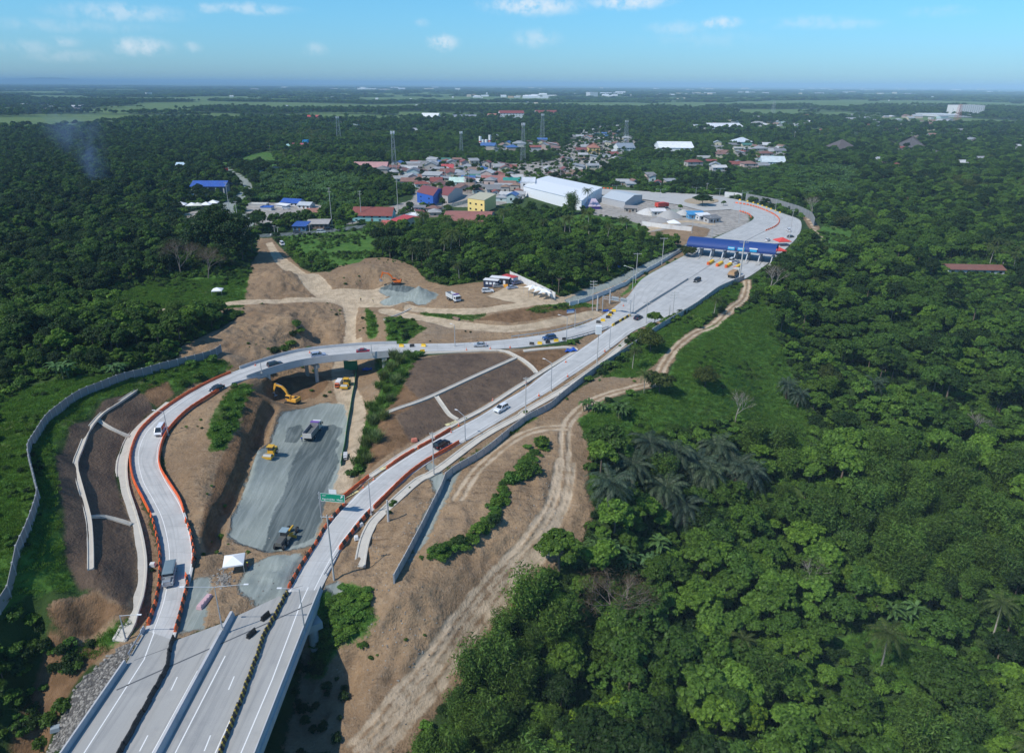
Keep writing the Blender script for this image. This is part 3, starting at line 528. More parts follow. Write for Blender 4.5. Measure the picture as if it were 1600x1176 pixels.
# ================================================================ ROADS
def road_material():
    m = bpy.data.materials.new('road_concrete'); m.use_nodes = True; nt = m.node_tree; b = nt.nodes['Principled BSDF']; b.inputs['Roughness'].default_value = .8; b.inputs['Specular IOR Level'].default_value = .3
    uv = nn(nt, 'ShaderNodeUVMap').outputs[0]; sp = nn(nt, 'ShaderNodeSeparateXYZ'); nt.links.new(uv, sp.inputs[0])
    pos = nn(nt, 'ShaderNodeNewGeometry').outputs['Position']
    mp = nn(nt, 'ShaderNodeMapping'); mp.inputs['Scale'].default_value = (1.2, .05, 1); nt.links.new(uv, mp.inputs[0]); n1 = noise(nt, 1, 5, .6, mp.outputs[0]); n2 = noise(nt, .25, 6, .65, pos); n3 = noise(nt, 3, 4, .6, pos)
    wn = nn(nt, 'ShaderNodeTexWhiteNoise', noise_dimensions='2D'); cb = nn(nt, 'ShaderNodeCombineXYZ'); nt.links.new(mth(nt, 'FLOOR', mth(nt, 'DIVIDE', sp.outputs[1], 4.5)), cb.inputs[0]); nt.links.new(mth(nt, 'FLOOR', mth(nt, 'DIVIDE', sp.outputs[0], 3.6)), cb.inputs[1]); nt.links.new(cb.outputs[0], wn.inputs[0])
    col = mixc(nt, sstep(nt, n2.outputs['Fac'], .25, .75), (.36, .36, .35), (.485, .485, .47)); col = mixc(nt, mth(nt, 'MULTIPLY', wn.outputs['Value'], .35), col, (.52, .52, .505))
    col = mixc(nt, mth(nt, 'MULTIPLY', sstep(nt, n1.outputs['Fac'], .46, .70), .6), col, (.30, .305, .30)); col = mixc(nt, mth(nt, 'MULTIPLY', sstep(nt, n3.outputs['Fac'], .55, .75), .18), col, (.36, .35, .33))
    j = mth(nt, 'LESS_THAN', mth(nt, 'FRACT', mth(nt, 'DIVIDE', sp.outputs[1], 4.5)), .022); j2 = mth(nt, 'LESS_THAN', mth(nt, 'FRACT', mth(nt, 'DIVIDE', sp.outputs[0], 3.6)), .022)
    col = mixc(nt, mth(nt, 'MULTIPLY', mth(nt, 'MAXIMUM', j, j2), .4), col, (.2, .2, .19)); nt.links.new(col, b.inputs['Base Color']); return m
M_road = road_material()
M_deck = mat('deck_concrete', (.35, .345, .325), .85, var=.16, vscale=.12, dirt=(.09, (.25, .25, .245), .8), bump=.1)
def streaks(m, ang, sc, col, st):
    nt = m.node_tree; b = nt.nodes['Principled BSDF']; l = b.inputs['Base Color'].links[0].from_socket; p = nn(nt, 'ShaderNodeNewGeometry').outputs['Position']; mp = nn(nt, 'ShaderNodeMapping', vector_type='TEXTURE'); mp.inputs['Rotation'].default_value = (0, 0, ang); nt.links.new(p, mp.inputs[0]); m2 = nn(nt, 'ShaderNodeMapping'); m2.inputs['Scale'].default_value = sc; nt.links.new(mp.outputs[0], m2.inputs[0]); n = noise(nt, 1, 6, .65, m2.outputs[0]); n2 = noise(nt, 1.1, 5, .7, p); c = mixc(nt, mth(nt, 'MULTIPLY', sstep(nt, n.outputs['Fac'], .45, .68), st), l, col); c = mixc(nt, mth(nt, 'MULTIPLY', sstep(nt, n2.outputs['Fac'], .56, .72), .4), c, (.40, .385, .35)); nt.links.new(c, b.inputs['Base Color'])
streaks(M_deck, math.atan2(dkd[1], dkd[0]), (.03, .8, 1), (.21, .215, .215), .6)
M_mark = mat('road_paint', (.72, .72, .70), .7, var=.12, vscale=3)
M_joint = mat('steel_joint', (.12, .125, .13), .6, .3)
def ribbon(name, Lp, Rp, m, dz=0., nc=4, thick=.0, parent=None, label=None):
    n = len(Lp); c = (Lp+Rp)/2; s = np.concatenate([[0], np.cumsum(np.linalg.norm(np.diff(c, axis=0), axis=1))]); w = np.linalg.norm(Lp-Rp, axis=1)
    vs = []; uv = []
    for i in range(n):
        for k in range(nc+1): t = k/nc; p = Lp[i]*(1-t)+Rp[i]*t; vs.append(p+[0, 0, dz]); uv.append((t*w[i], s[i]))
    fs = [(i*(nc+1)+k, i*(nc+1)+k+1, (i+1)*(nc+1)+k+1, (i+1)*(nc+1)+k) for i in range(n-1) for k in range(nc)]
    fs = [f[::-1] for f in fs]; o0 = len(vs)
    if thick:
        for i in range(n): vs += [Lp[i]+[0, 0, dz], Lp[i]+[0, 0, dz-thick], Rp[i]+[0, 0, dz], Rp[i]+[0, 0, dz-thick]]; uv += [(0, s[i])]*4
        for i in range(n-1): a = o0+i*4; b = a+4; fs += [(a, a+1, b+1, b), (a+2, b+2, b+3, a+3)]
    # faces must look up
    a, b, c2 = (np.array(vs[q]) for q in fs[0][:3])
    if np.cross(b-a, c2-a)[2] < 0: fs = [f[::-1] for f in fs]
    me = np_mesh(name, vs, fs, m); u = me.uv_layers.new(name='UVMap'); li = np.array(fs).ravel(); u.data.foreach_set('uv', np.array(uv, np.float32)[li].ravel())
    o = link(name, me, parent)
    if label: tag(o, label, kind='structure')
    return o
ribbon('ramp_road', LOOP_L[:BR0+1], LOOP_R[:BR0+1], M_road, 0, 4, .4, None, 'curving concrete ramp road on the left')
ribbon('link_road', LOOP_L[BR1-1:], LOOP_R[BR1-1:], M_road, 0, 5, .4, None, 'concrete road from the overpass to the toll plaza and beyond')
ribbon('exit_ramp_road', RT_L, RT_R, M_road, 0, 5, .4, None, 'straight concrete ramp road rising to the toll plaza')
def flat(name, T, m, dz=0, label=None, z=None, pts=None, thick=0, kind='structure', lab=True):
    P = [G(x, y) for x, y in T] if pts is None else pts
    if z is not None: P = [W(x, y, z) for x, y in T]
    P = [np.array([p[0], p[1], p[2]+dz]) for p in P]; tr = tessellate_polygon([[Vector(p) for p in P]]); b = MB(); fs = []
    for t in tr:
        a, c, d = (P[i] for i in t); fs.append(t if np.cross(c-a, d-a)[2] > 0 else t[::-1])
    n = len(P); b.add(P, fs)
    if thick: b.add(P+[p-[0, 0, thick] for p in P], [(i, (i+1) % n, (i+1) % n+n, i+n) for i in range(n)])
    me = bpy.data.meshes.new(name); me.from_pydata(b.v, [], b.f); me.materials.append(m); me.update(); o = link(name, me)
    if lab: tag(o, label, kind=kind)
    return o
flat('roundabout_road', [(1147, 327), (1100, 330), (1060, 320), (1005, 311.5), (938, 304), (938, 295), (1025, 300), (1095, 304), (1125, 307), (1150, 311.5), (1147, 317)], M_conc, .06, 'pale concrete road round the roundabout', z=11.02)
ie = [(1096+27*math.cos(a)*1.0, 314.3+4.6*math.sin(a)) for a in np.linspace(0, 2*math.pi, 25)[:-1]]
flat('roundabout_island', ie, mat('dry_soil', (.36, .28, .18), var=.2), .3, 'dry soil island in the roundabout', z=11.1, thick=.25)
# paint lines following the ramps
def lane_line(Lp, Rp, f, w, name='lane_marking', dz=.012):
    m = Lp*(1-f)+Rp*f; d = (Rp-Lp); d /= np.linalg.norm(d, axis=1)[:, None]; ribbon(name, m-d*w/2, m+d*w/2, M_mark, dz, 1, 0, None, 'painted white line on the road')
lane_line(LOOP_L[:BR0+30], LOOP_R[:BR0+30], .28, .16); lane_line(LOOP_L[:BR1], LOOP_R[:BR1], .93, .16); lane_line(LOOP_L[BR1:160], LOOP_R[BR1:160], .9, .15); lane_line(LOOP_L[BR1:160], LOOP_R[BR1:160], .12, .15)
lane_line(RT_L[:110], RT_R[:110], .80, .17); lane_line(RT_L[:110], RT_R[:110], .07, .17)
# ================================================================ THE VIADUCT IN FRONT
ext = dkd*75
dl = [W(226, 984, 0), W(195, 1040, 0), W(115, 1174, 0)+ext]; drr = [W(501, 921, 0), W(475, 985, 0), W(422, 1174, 0)+ext]
front = [W(x, y, 0) for x, y in [(272, 1001), (350, 972), (365, 964), (449, 925)]]
def viaduct():
    root = empty('viaduct', W(300, 1100, 0), 0, 'grey concrete viaduct deck carrying the expressway at the bottom', 'viaduct')
    off = np.array(root.location)
    P = [p-off for p in [dl[0]]+front+drr+[dl[2], dl[1]]]
    tr = tessellate_polygon([[Vector(p) for p in P]]); b = MB(); n = len(P)
    b.add(P, [t if np.cross(P[t[1]]-P[t[0]], P[t[2]]-P[t[0]])[2] > 0 else t[::-1] for t in tr])
    Q = [p-[0, 0, .35] for p in P]; b.add(P+Q, [(i, (i+1) % n, (i+1) % n+n, i+n) for i in range(n)]); b.add(Q, [t if np.cross(Q[t[1]]-Q[t[0]], Q[t[2]]-Q[t[0]])[2] < 0 else t[::-1] for t in tr])
    b.build('deck', M_deck, root)
    nrm = np.array([dkd[1], -dkd[0], 0]);
    if nrm[0] < 0: nrm = -nrm
    dR = drr[2]-off; a0 = W(182, 1077, 0)-off; wid = float((W(492, 940, 0)-W(182, 1077, 0))@nrm)
    s0 = W(182, 1077, 0)-off; s1 = W(492, 940, 0)-off
    for k in range(9):                                   # girders
        t = (k+.4)/9.; p = s0*(1-t)+s1*t; g = MB(); g.bar(p+[0, 0, -1.25], p+dkd*95+[0, 0, -1.25], .9, 1.7); g.build('girder', M_conc, root)
    for dist in (3, 33, 63, 92):                         # bents: cap beam and columns
        p = s0+dkd*dist-nrm*0; q = s1+dkd*dist; ax = (q-p); p = p-ax*.01; q = p+ax*1.06
        c = MB(); c.bar(p+[0, 0, -2.9], q+[0, 0, -2.9], 2.2, 1.5); c.build('cap_beam', M_conc, root)
        for t in (.06, .36, .66, .955):
            e = p*(1-t)+q*t; c = MB(); c.cyl(e+[0, 0, -3.6], e+[0, 0, -16], .9, n=16); c.build('column', M_conc, root, smooth=False)
    # parapets
    def par(pts, name='parapet', h=1.05, w=.38, m=M_parap, parent=root, z0=0.0):
        b = MB(); pts = [np.array(p)-off for p in pts]
        for a, c in zip(pts[:-1], pts[1:]):
            d = (c-a)/np.linalg.norm(c-a); s = np.array([d[1], -d[0], 0]); pr = [(-w/2, z0), (w/2, z0), (w*.22, h), (-w*.22, h)]
            V = [a+s*x+[0, 0, y] for x, y in pr]+[c+s*x+[0, 0, y] for x, y in pr]; b.add(V, [(0, 1, 2, 3), (7, 6, 5, 4), (0, 4, 5, 1), (1, 5, 6, 2), (2, 6, 7, 3), (3, 7, 4, 0)])
        return b.build(name, m, parent)
    o_ = np.array([0, 0, 0.])
    par([W(226, 984, 0), W(221, 992, 0)]); par([W(196, 1038, 0), W(115, 1174, 0)+ext], w=.6); par([drr[0], drr[1], drr[2]], w=.45)
    out = [p+nrm*.35 for p in drr]; b = MB()
    for a, c in zip(out[:-1], out[1:]): b.bar(a-off+[0, 0, -.62], c-off+[0, 0, -.62], .25, 1.3)
    b.build('fascia', M_parap, root)
    out = [p-nrm*.5 for p in dl[1:]]; b = MB(); b.bar(out[0]-off+[0, 0, -.62], out[1]-off+[0, 0, -.62], .25, 1.3); b.build('fascia', M_parap, root)
    # abutment wing wall on the right, scaffold ladder is its own thing
    b = MB(); b.bar(drr[0]-off+nrm*.1+[0, 0, -3], s1+dkd*2+nrm*.1+[0, 0, -3], .5, 5.6); b.build('wing_wall', M_conc, root)
    j = MB()
    for T in ([(182, 1077.5), (490, 941)], [(210, 1031), (267, 1010)], [(450, 921), (500, 907)]):
        p, q = (W(x, y, 0)-off for x, y in T); j.bar(p+[0, 0, .006], q+[0, 0, .006], .28 if T[0][0] == 182 else .1, .012)
    j.build('expansion_joint', M_joint, root)
    return par
par = viaduct()
mk = MB()
def mline(T, w=.2):
    P = [W(x, y, 0) for x, y in T]
    if T[0][1] >= 1173: P[0] = P[0]+dkd*60
    for a, c in zip(P[:-1], P[1:]):
        d = (c-a)/np.linalg.norm(c-a); s = np.array([d[1], -d[0], 0])*w/2; mk.add([a-s+[0, 0, .012], a+s+[0, 0, .012], c+s+[0, 0, .012], c-s+[0, 0, .012]], [(0, 1, 2, 3)])
for T in ([(150, 1174), (225, 1030)], [(225, 1030), (240, 990), (248, 962)], [(250, 1174), (309, 1047)], [(287, 1174), (352, 1024)], [(350, 1174), (407, 1020)], [(385, 1174), (425, 1062), (470, 942), (485, 910)],
          [(277, 1057), (267, 1078)], [(231, 1148), (218, 1173.)], [(366, 1056), (357, 1077)], [(329, 1148), (319, 1172.9)]): mline(T)
mk.f = [f[::-1] for f in mk.f]; tag(mk.build('lane_marking', M_mark), 'painted white lane lines on the viaduct deck', kind='structure')
# the concrete median wall on the deck
mw_ = MB(); a = W(363, 962, 0); c = W(262, 1174, 0)+dkd*60; d = (c-a)/np.linalg.norm(c-a); s = np.array([d[1], -d[0], 0]); pr = [(-.55, 0.), (.55, 0.), (.22, 1.15), (-.22, 1.15)]
V = [a+s*x+[0, 0, y] for x, y in pr]+[c+s*x+[0, 0, y] for x, y in pr]; mw_.add(V, [(0, 1, 2, 3), (7, 6, 5, 4), (0, 4, 5, 1), (1, 5, 6, 2), (2, 6, 7, 3), (3, 7, 4, 0)])
tag(mw_.build('median_wall', M_parap), 'long pale concrete median wall along the middle of the viaduct', 'median wall')
# ================================================================ THE OVERPASS
def overpass():
    i0, i1 = BR0, BR1; m = (LOOP_L[(i0+i1)//2]+LOOP_R[(i0+i1)//2])/2
    root = empty('overpass', m, 0, 'curved concrete overpass carrying cars across the cutting', 'overpass')
    L = LOOP_L[i0:i1]; Q = LOOP_R[i0:i1]; ribbon('deck', L-m, Q-m, M_road, 0, 4, .5, root)
    def wall(Pn, inn, name, h0, h1, w, mt):
        b = MB(); n = len(Pn); vs = []
        for i in range(n):
            d = inn[i]-Pn[i]; d /= np.linalg.norm(d); p = Pn[i]-m
            vs += [p-d*w/2+[0, 0, h0], p+d*w/2+[0, 0, h0], p+d*w*.3+[0, 0, h1], p-d*w*.3+[0, 0, h1]]
        fs = [(0, 1, 2, 3), tuple(4*(n-1)+k for k in (3, 2, 1, 0))]
        for i in range(n-1):
            for k in range(4): fs.append((4*i+k, 4*i+(k+1) % 4, 4*i+4+(k+1) % 4, 4*i+4+k))
        b.add(vs, fs); return b.build(name, mt, root)
    a0 = i0-8; wall(LOOP_L[a0+8:i1], LOOP_R[a0+8:i1], 'parapet', -1.0, 1.0, .35, M_parap); wall(LOOP_R[a0+2:i1], LOOP_L[a0+2:i1], 'parapet', -1.3, 1.0, .35, M_parap)
    for f in (.12, .37, .63, .88):
        A = L*(1-f)+Q*f; wall(A[2:-2]+[0, 0, 0], Q[2:-2]+[1e-3, 0, 0], 'girder', -1.75, -.5, .7, M_conc)
    for k in (0, len(L)-3):
        p = L[k]-m; q = Q[k]-m; b = MB(); b.bar(p+[0, 0, -4.2], q+[0, 0, -4.2], 1.6, 6.4); b.build('abutment', M_conc, root)
    k = int(len(L)*.45); c = MB(); c.bar(L[k]-m+[0, 0, -2.4], Q[k]-m+[0, 0, -2.4], 1.2, 1.1); c.build('cap_beam', M_conc, root)
    for t in (.2, .85): e = L[k]*(1-t)+Q[k]*t-m; c = MB(); c.cyl(e+[0, 0, -2.8], e+[0, 0, -9], .6, n=14); c.build('column', M_conc, root)
    b = MB(); w_ = Q[0]-m; w0 = LOOP_R[i0-10]-m; b.bar(w0+[0, 0, -1.5], w_+[0, 0, -3], .35, 4.5); b.build('wing_wall', M_parap, root)
overpass()
# ================================================================ DRAINS, WALLS AND FENCES
def drape(T, hw, h, m, name, label, cat, prof=None, group=None, dz=.14, sub=3, kind=None):
    """a channel or kerb laid along the ground; prof = cross-section (x in half widths, z)"""
    P = crom(np.array([G(x, y) for x, y in T]), sub); 
    for p in P: p[2] = Z(p[0], p[1])
    if len(P) > 4:
        zz = P[:, 2].copy(); zz[1:-1] = (zz[:-2]+zz[1:-1]*2+zz[2:])/4; P[:, 2] = zz
    d = np.gradient(P[:, :2], axis=0); d /= np.linalg.norm(d, axis=1)[:, None]+1e-9; c0 = P[len(P)//2].copy()
    pr = prof or [(-1, -.3), (-1, h), (-.72, h), (-.6, .06), (.6, .06), (.72, h), (1, h), (1, -.3)]; n = len(pr); vs = []
    for p, q in zip(P, d):
        s = np.array([q[1], -q[0], 0]); vs += [p-c0+s*x*hw+[0, 0, z+dz] for x, z in pr]
    fs = [(i*n+k, i*n+k+1, (i+1)*n+k+1, (i+1)*n+k) for i in range(len(P)-1) for k in range(n-1)]+[tuple(range(n)), tuple(range(len(vs)-1, len(vs)-n-1, -1))]
    b = MB(); b.add(vs, fs); o = b.build(name, m, None, c0); tag(o, label, cat, group, kind); return o
drape([(262, 629), (225, 659), (203, 686), (191, 722), (192, 762), (204, 803), (215, 848), (219, 890), (213, 938), (201, 975), (186, 1002)], 1.3, .22, M_concb, 'drainage_channel', 'wide beige concrete channel curving outside the left ramp', 'drain')
drape([(213, 610), (180, 632), (152, 656), (130, 693), (118, 725), (128, 770), (138, 808), (141, 840), (142, 890)], .55, .25, M_concb, 'drainage_channel', 'narrow concrete channel along the bench of the left dark slope', 'drain')
drape([(153, 657), (175, 671), (203, 683)], .55, .25, M_concb, 'drainage_channel', 'short upper chute crossing the left dark slope', 'drain'); drape([(140, 808), (165, 808), (205, 820)], .55, .25, M_concb, 'drainage_channel', 'short lower chute crossing the left dark slope', 'drain')
drape([(601, 648), (640, 633), (681, 617), (745, 587), (807, 559)], .7, .25, M_concb, 'drainage_channel', 'pale concrete channel running along the middle of the central dark slope', 'drain')
drape([(650, 553), (700, 551), (780, 548), (808, 558), (825, 569), (838, 583)], .7, .25, M_concb, 'drainage_channel', 'pale channel along the top of the central dark slope', 'drain'); drape([(682, 620), (693, 636), (703, 649), (715, 656)], .6, .25, M_concb, 'drainage_channel', 'short chute dropping to the ramp from the central slope bench', 'drain')
drape([(818, 549), (860, 545), (888, 543), (900, 547), (886, 557), (862, 572), (840, 586), (800, 611), (760, 637), (714, 661), (660, 692), (620, 716), (590, 737), (560, 759)], .8, .2, M_concb, 'drainage_channel', 'concrete gutter beside the straight ramp turning back at the gore', 'drain')
drape([(984, 529), (938, 569), (880, 609), (822, 643), (809, 653), (747, 688), (680, 738), (654, 751), (616, 784), (589, 811), (577, 828), (568, 852), (562, 886)], 1.15, .25, M_concb, 'drainage_channel', 'broad concrete channel between the straight ramp and the grey panel fence', 'drain')
drape([(642, 482.5), (600, 500)], .4, .2, M_concb, 'kerb', 'short concrete kerb by the dirt crossing', 'kerb')
def panel_wall(T, h, m, name, label, cat, step=3.0, post=.3, th=.12, pm_=None, cap=False):
    P = crom(np.array([G(x, y) for x, y in T]), 6); s = np.concatenate([[0], np.cumsum(np.linalg.norm(np.diff(P[:, :2], axis=0), axis=1))]); n = max(1, int(s[-1]/step))
    Q = np.stack([np.interp(np.linspace(0, s[-1], n+1), s, P[:, k]) for k in range(2)], 1); c0 = np.array([*Q[n//2], Z(*Q[n//2])])
    root = empty(name, c0, 0, label, cat); pan = MB(); many = n > 99; allp = MB()
    zs = np.array([Z(*q) for q in Q])
    for i in range(n+1):
        q = np.array([*Q[i], zs[i]])-c0; b = allp if many else MB(); b.box(q[0]-post/2, q[0]+post/2, q[1]-post/2, q[1]+post/2, q[2]-.5, q[2]+h+.08)
        if not many: b.build('post', pm_ or m, root)
        if i < n:
            r = np.array([*Q[i+1], zs[i+1]])-c0; zt = max(q[2], r[2])+h-.0; z0 = min(q[2], r[2])-.5; d = (r-q)[:2]; d /= np.linalg.norm(d); e = np.array([d[1], -d[0]])*th/2
            V = [(q[0]-e[0], q[1]-e[1], z0), (q[0]+e[0], q[1]+e[1], z0), (r[0]+e[0], r[1]+e[1], z0), (r[0]-e[0], r[1]-e[1], z0)]; V += [(v[0], v[1], (q[2] if k in (0, 1) else r[2])+h) for k, v in enumerate(V)]
            pan.add(V, [(0, 3, 2, 1), (4, 5, 6, 7), (0, 1, 5, 4), (1, 2, 6, 5), (2, 3, 7, 6), (3, 0, 4, 7)])
    pan.build('wall_panels', m, root)
    if many: tag(allp.build('posts', pm_ or m, root), kind='stuff')
    return root
M_nw = mat('grey_panel', (.22, .225, .225), .8, var=.12, vscale=.3, dirt=(.2, (.2, .22, .23), .5)); M_nwp = mat('panel_post', (.32, .325, .33), .8, var=.1); M_nwr = mat('pale_panel', (.46, .43, .40), .8, var=.12, vscale=.3, dirt=(.2, (.27, .27, .26), .5)); M_wwall = mat('white_wall', (.66, .65, .63), .85, var=.15, vscale=.25, dirt=(.25, (.4, .37, .33), .6))
panel_wall([(0, 958), (27, 882), (60, 792), (57, 761), (48, 723), (50, 701), (68, 672), (101, 640), (141, 616), (188, 597), (253, 579), (321, 562), (346, 550)], 2.5, M_nw, 'noise_wall', 'long curving bluish grey panel wall on the grassy slope at left', 'wall', 2.6, pm_=M_nwp)
panel_wall([(616, 911), (637, 872), (662, 824), (690, 768), (695, 752), (710, 739), (738, 723), (766, 704), (822, 659), (858, 640), (880, 621), (929, 583), (964, 560), (1000, 536), (1036, 511), (1070, 491), (1104, 468), (1122, 455), (1141, 446), (1162, 437)], 2.1, M_nwr, 'panel_fence', 'long grey concrete panel fence beside the straight ramp', 'fence', 2.7, pm_=M_nwp)
panel_wall([(797, 433), (830, 448), (867, 467)], 2.6, M_wwall, 'yard_wall', 'white panel wall behind the container yard', 'wall', 3)
panel_wall([(890, 478), (905, 475), (940, 462), (975, 447), (996, 433), (1030, 414), (1066, 392)], 1.8, M_wwall, 'boundary_wall', 'low pale wall along the grey service road above the link road', 'wall', 4)
panel_wall([(1165, 313), (1195, 319), (1220, 325), (1250, 335), (1265, 343), (1271, 353)], 5, M_nw, 'panel_fence', 'grey wall curving behind the far bend of the toll road', 'fence', 5, pm_=M_nwp)
panel_wall([(1132, 308), (1145, 309), (1158, 311)], 4, M_wwall, 'boundary_wall', 'short white wall beyond the roundabout', 'wall', 6)
panel_wall([(1003, 352), (1040, 357), (1080, 361)], 2.5, M_wwall, 'boundary_wall', 'low pale wall below the gravel yard', 'wall', 6)
panel_wall([(400, 272), (430, 267), (468, 262)], 4, M_wwall, 'boundary_wall', 'white wall past the top of the winding road', 'wall', 8)
# ================================================================ THINGS ON THE ROADS
_RC = np.concatenate([(LOOP_L+LOOP_R)/2, (RT_L+RT_R)/2])
def RD(px, py):
    """a point on the road surface"""
    z = G(px, py)[2]
    for _ in range(4):
        p = W(px, py, z); z = _RC[np.argmin(((_RC[:, :2]-p[:2])**2).sum(1)), 2]
    return W(px, py, z+.01)
def head(p, q): return math.atan2(q[1]-p[1], q[0]-p[0])
def text_mesh(s, size, m, name='lettering', parent=None, loc=(0, 0, 0), rot=(R(90), 0, 0)):
    cu = bpy.data.curves.new('t', 'FONT'); cu.body = s; cu.size = size; cu.extrude = .01; cu.align_x = 'CENTER'; cu.align_y = 'CENTER'; t = bpy.data.objects.new('t', cu); C.objects.link(t)
    me = bpy.data.meshes.new_from_object(t.evaluated_get(bpy.context.evaluated_depsgraph_get())); C.objects.unlink(t); bpy.data.objects.remove(t)
    me.materials.clear(); me.materials.append(m); me.name = name; o = link(name, me, parent, loc); o.rotation_euler = rot; return o
bpy.context.view_layer.update()
# ---- barriers
def barrier_mesh(name, m, L=2.0, W0=.5, H=.85):
    b = MB(); pr = [(-W0/2, 0), (W0/2, 0), (W0/2, .18), (W0*.22, .45), (W0*.18, H), (-W0*.18, H), (-W0*.22, .45), (-W0/2, .18)]; b.prism(pr, -L/2+.03, L/2-.03, 'x')
    b.box(-L/2-.04, -L/2+.05, -.06, .06, .2, .62); b.box(-L*.22, L*.22, -.07, .07, H, H+.05); return b.mesh(name, m)
B_or = barrier_mesh('orange_barrier', M_orange); B_bk = barrier_mesh('black_barrier', M_black); B_bks = barrier_mesh('black_barrier', M_black, 1.2, .6, .95); B_ors = barrier_mesh('orange_barrier', M_orange, 1.25, .55, .92)
def striped():
    b = MB(); pr = [(-.3, 0), (.3, 0), (.3, .18), (.12, .45), (.1, .9), (-.1, .9), (-.12, .45), (-.3, .18)]
    for k in range(3): b.mi = k % 2; b.prism(pr, -.55+k*.37, -.55+(k+1)*.37-.005, 'x')
    return b.mesh('striped_barrier', [M_black, mat('worn_yellow', (.40, .28, .04), .7, var=.3, vscale=2)])
B_st = striped(); B_yl = barrier_mesh('yellow_barrier', M_yellow, 1.6, .8, .9); B_bl = barrier_mesh('black_barrier', M_black, 1.6, .8, .9); B_cream = barrier_mesh('concrete_barrier', M_conc, 2.0, .55, .85)
def run(T, cyc, step, label, cat, group, zf=None, jit=.03, rj=.03, yoff=0, sub=6):
    P = crom(np.array([(RD(*t) if zf is None else (W(*t, zf) if zf != 'g' else G(*t))) for t in T]), sub) if len(T) > 2 else np.array([(RD(*t) if zf is None else (W(*t, zf) if zf != 'g' else G(*t))) for t in T])
    s = np.concatenate([[0], np.cumsum(np.linalg.norm(np.diff(P[:, :2], axis=0), axis=1))]); n = int(s[-1]/step); out = []
    for i in range(n):
        t = (i+.5)*step; p = [np.interp(t, s, P[:, k]) for k in range(3)]; q = [np.interp(t+.4, s, P[:, k]) for k in range(3)]
        me, nm, lb = cyc(i, n); o = link(nm, me); o.location = (p[0]+rng.uniform(-jit, jit), p[1]+rng.uniform(-jit, jit), p[2])
        h = math.atan2(q[1]-p[1], q[0]-p[0]); sl = math.atan2(q[2]-p[2], math.hypot(q[0]-p[0], q[1]-p[1])); o.rotation_euler = (0, -sl, h+rng.uniform(-rj, rj)); tag(o, lb or label, cat, group); out.append(o)
    return out
def OB(where, a0=.0, period=2, col='orange'):
    def f(i, n):
        bk = i/n >= a0 and i % period == period-1
        if a0 < 1: return (B_bks, 'black_barrier', 'black plastic road barrier among orange ones '+where) if bk else (B_ors, 'orange_barrier', 'orange plastic road barrier among black ones '+where)
        return (B_bk, 'black_barrier', 'black plastic road barrier among orange ones '+where) if bk else (B_or, 'orange_barrier', 'orange plastic road barrier '+where)
    return f
g1 = 'barriers on the outer edge of the left ramp'; g2 = 'barriers on the inner edge of the left ramp'; g3 = 'barriers on the left edge of the straight ramp'; g4 = 'barriers on the right edge of the straight ramp'
run([(361, 583), (329, 597), (291, 617), (259, 638), (235, 657), (217, 677), (207, 699), (204, 719), (209, 750), (224, 780), (236, 805)], OB('on the outer edge of the left ramp', 9), 2.0, None, 'road barrier', g1, rj=.015)
run([(236, 805), (239, 813), (247, 845), (250, 873), (249, 908), (243, 943), (230, 980)], OB('on the outer edge of the left ramp', 0), 1.15, None, 'road barrier', g1, rj=.06)
run([(342, 610.5), (300, 637), (277, 657), (260, 678), (251, 702), (250, 728), (262, 751), (280, 779), (290, 806)], OB('on the inner edge of the left ramp', 9), 2.0, None, 'road barrier', g2, rj=.015)
run([(291, 812), (299, 836), (303, 864), (302, 890)], OB('on the inner edge of the left ramp', 0), 1.15, None, 'road barrier', g2, rj=.16, jit=.12)
run([(291, 899), (293, 915), (287, 938), (280, 967), (272, 993)], OB('on the inner edge of the left ramp', 0), 1.15, None, 'road barrier', g2, rj=.06)
run([(451, 920), (470, 886), (494, 850), (508, 826), (526, 803), (546, 783)], OB('on the left edge of the straight ramp', 0), 1.3, None, 'road barrier', g3)
run([(532, 781), (560, 758), (582, 741)], OB('on the left edge of the straight ramp', 9), 2.0, None, 'road barrier', g3); run([(604, 733), (626, 717), (648, 704)], OB('on the left edge of the straight ramp', 9), 2.0, None, 'road barrier', g3); run([(653, 701), (680, 686), (708, 669)], OB('on the left edge of the straight ramp', 9), 2.0, None, 'road barrier', g3)
run([(531, 858), (548, 836), (570, 809), (583, 795)], OB('on the right edge of the straight ramp', 0), 1.15, None, 'road barrier', g4); run([(584, 794), (616, 762), (636, 743), (663, 723), (691, 707), (726, 687)], OB('on the right edge of the straight ramp', 9), 2.0, None, 'road barrier', g4, rj=.01)
run([(271, 997), (264, 1020), (260, 1045), (235, 1092), (207, 1142), (190, 1173), (160, 1232)], lambda i, n: (B_bks, 'black_barrier', None), 1.15, 'black barrier in the continuous line between the left lanes of the viaduct', 'road barrier', 'black barriers on the left of the viaduct', zf=0, rj=.12, jit=.08)
run([(449, 926), (430, 962), (412, 995), (400, 1030), (372, 1105), (345, 1174), (318, 1240)], lambda i, n: (B_st, 'striped_barrier', None), 1.15, 'worn black and yellow striped barrier in the line on the viaduct', 'road barrier', 'striped barriers on the right of the viaduct', zf=0, rj=.14, jit=.08)
for k, (x, y, lb) in enumerate([(415, 962, 'upper'), (393, 989, 'lower')]):
    o = link('black_barrier', B_bk); o.location = W(x, y+3, 0); o.rotation_euler = (0, 0, R(66)); o.scale = (1, 1.5, 1.15); tag(o, lb+' of two black barriers standing alone on the empty viaduct lane', 'road barrier')
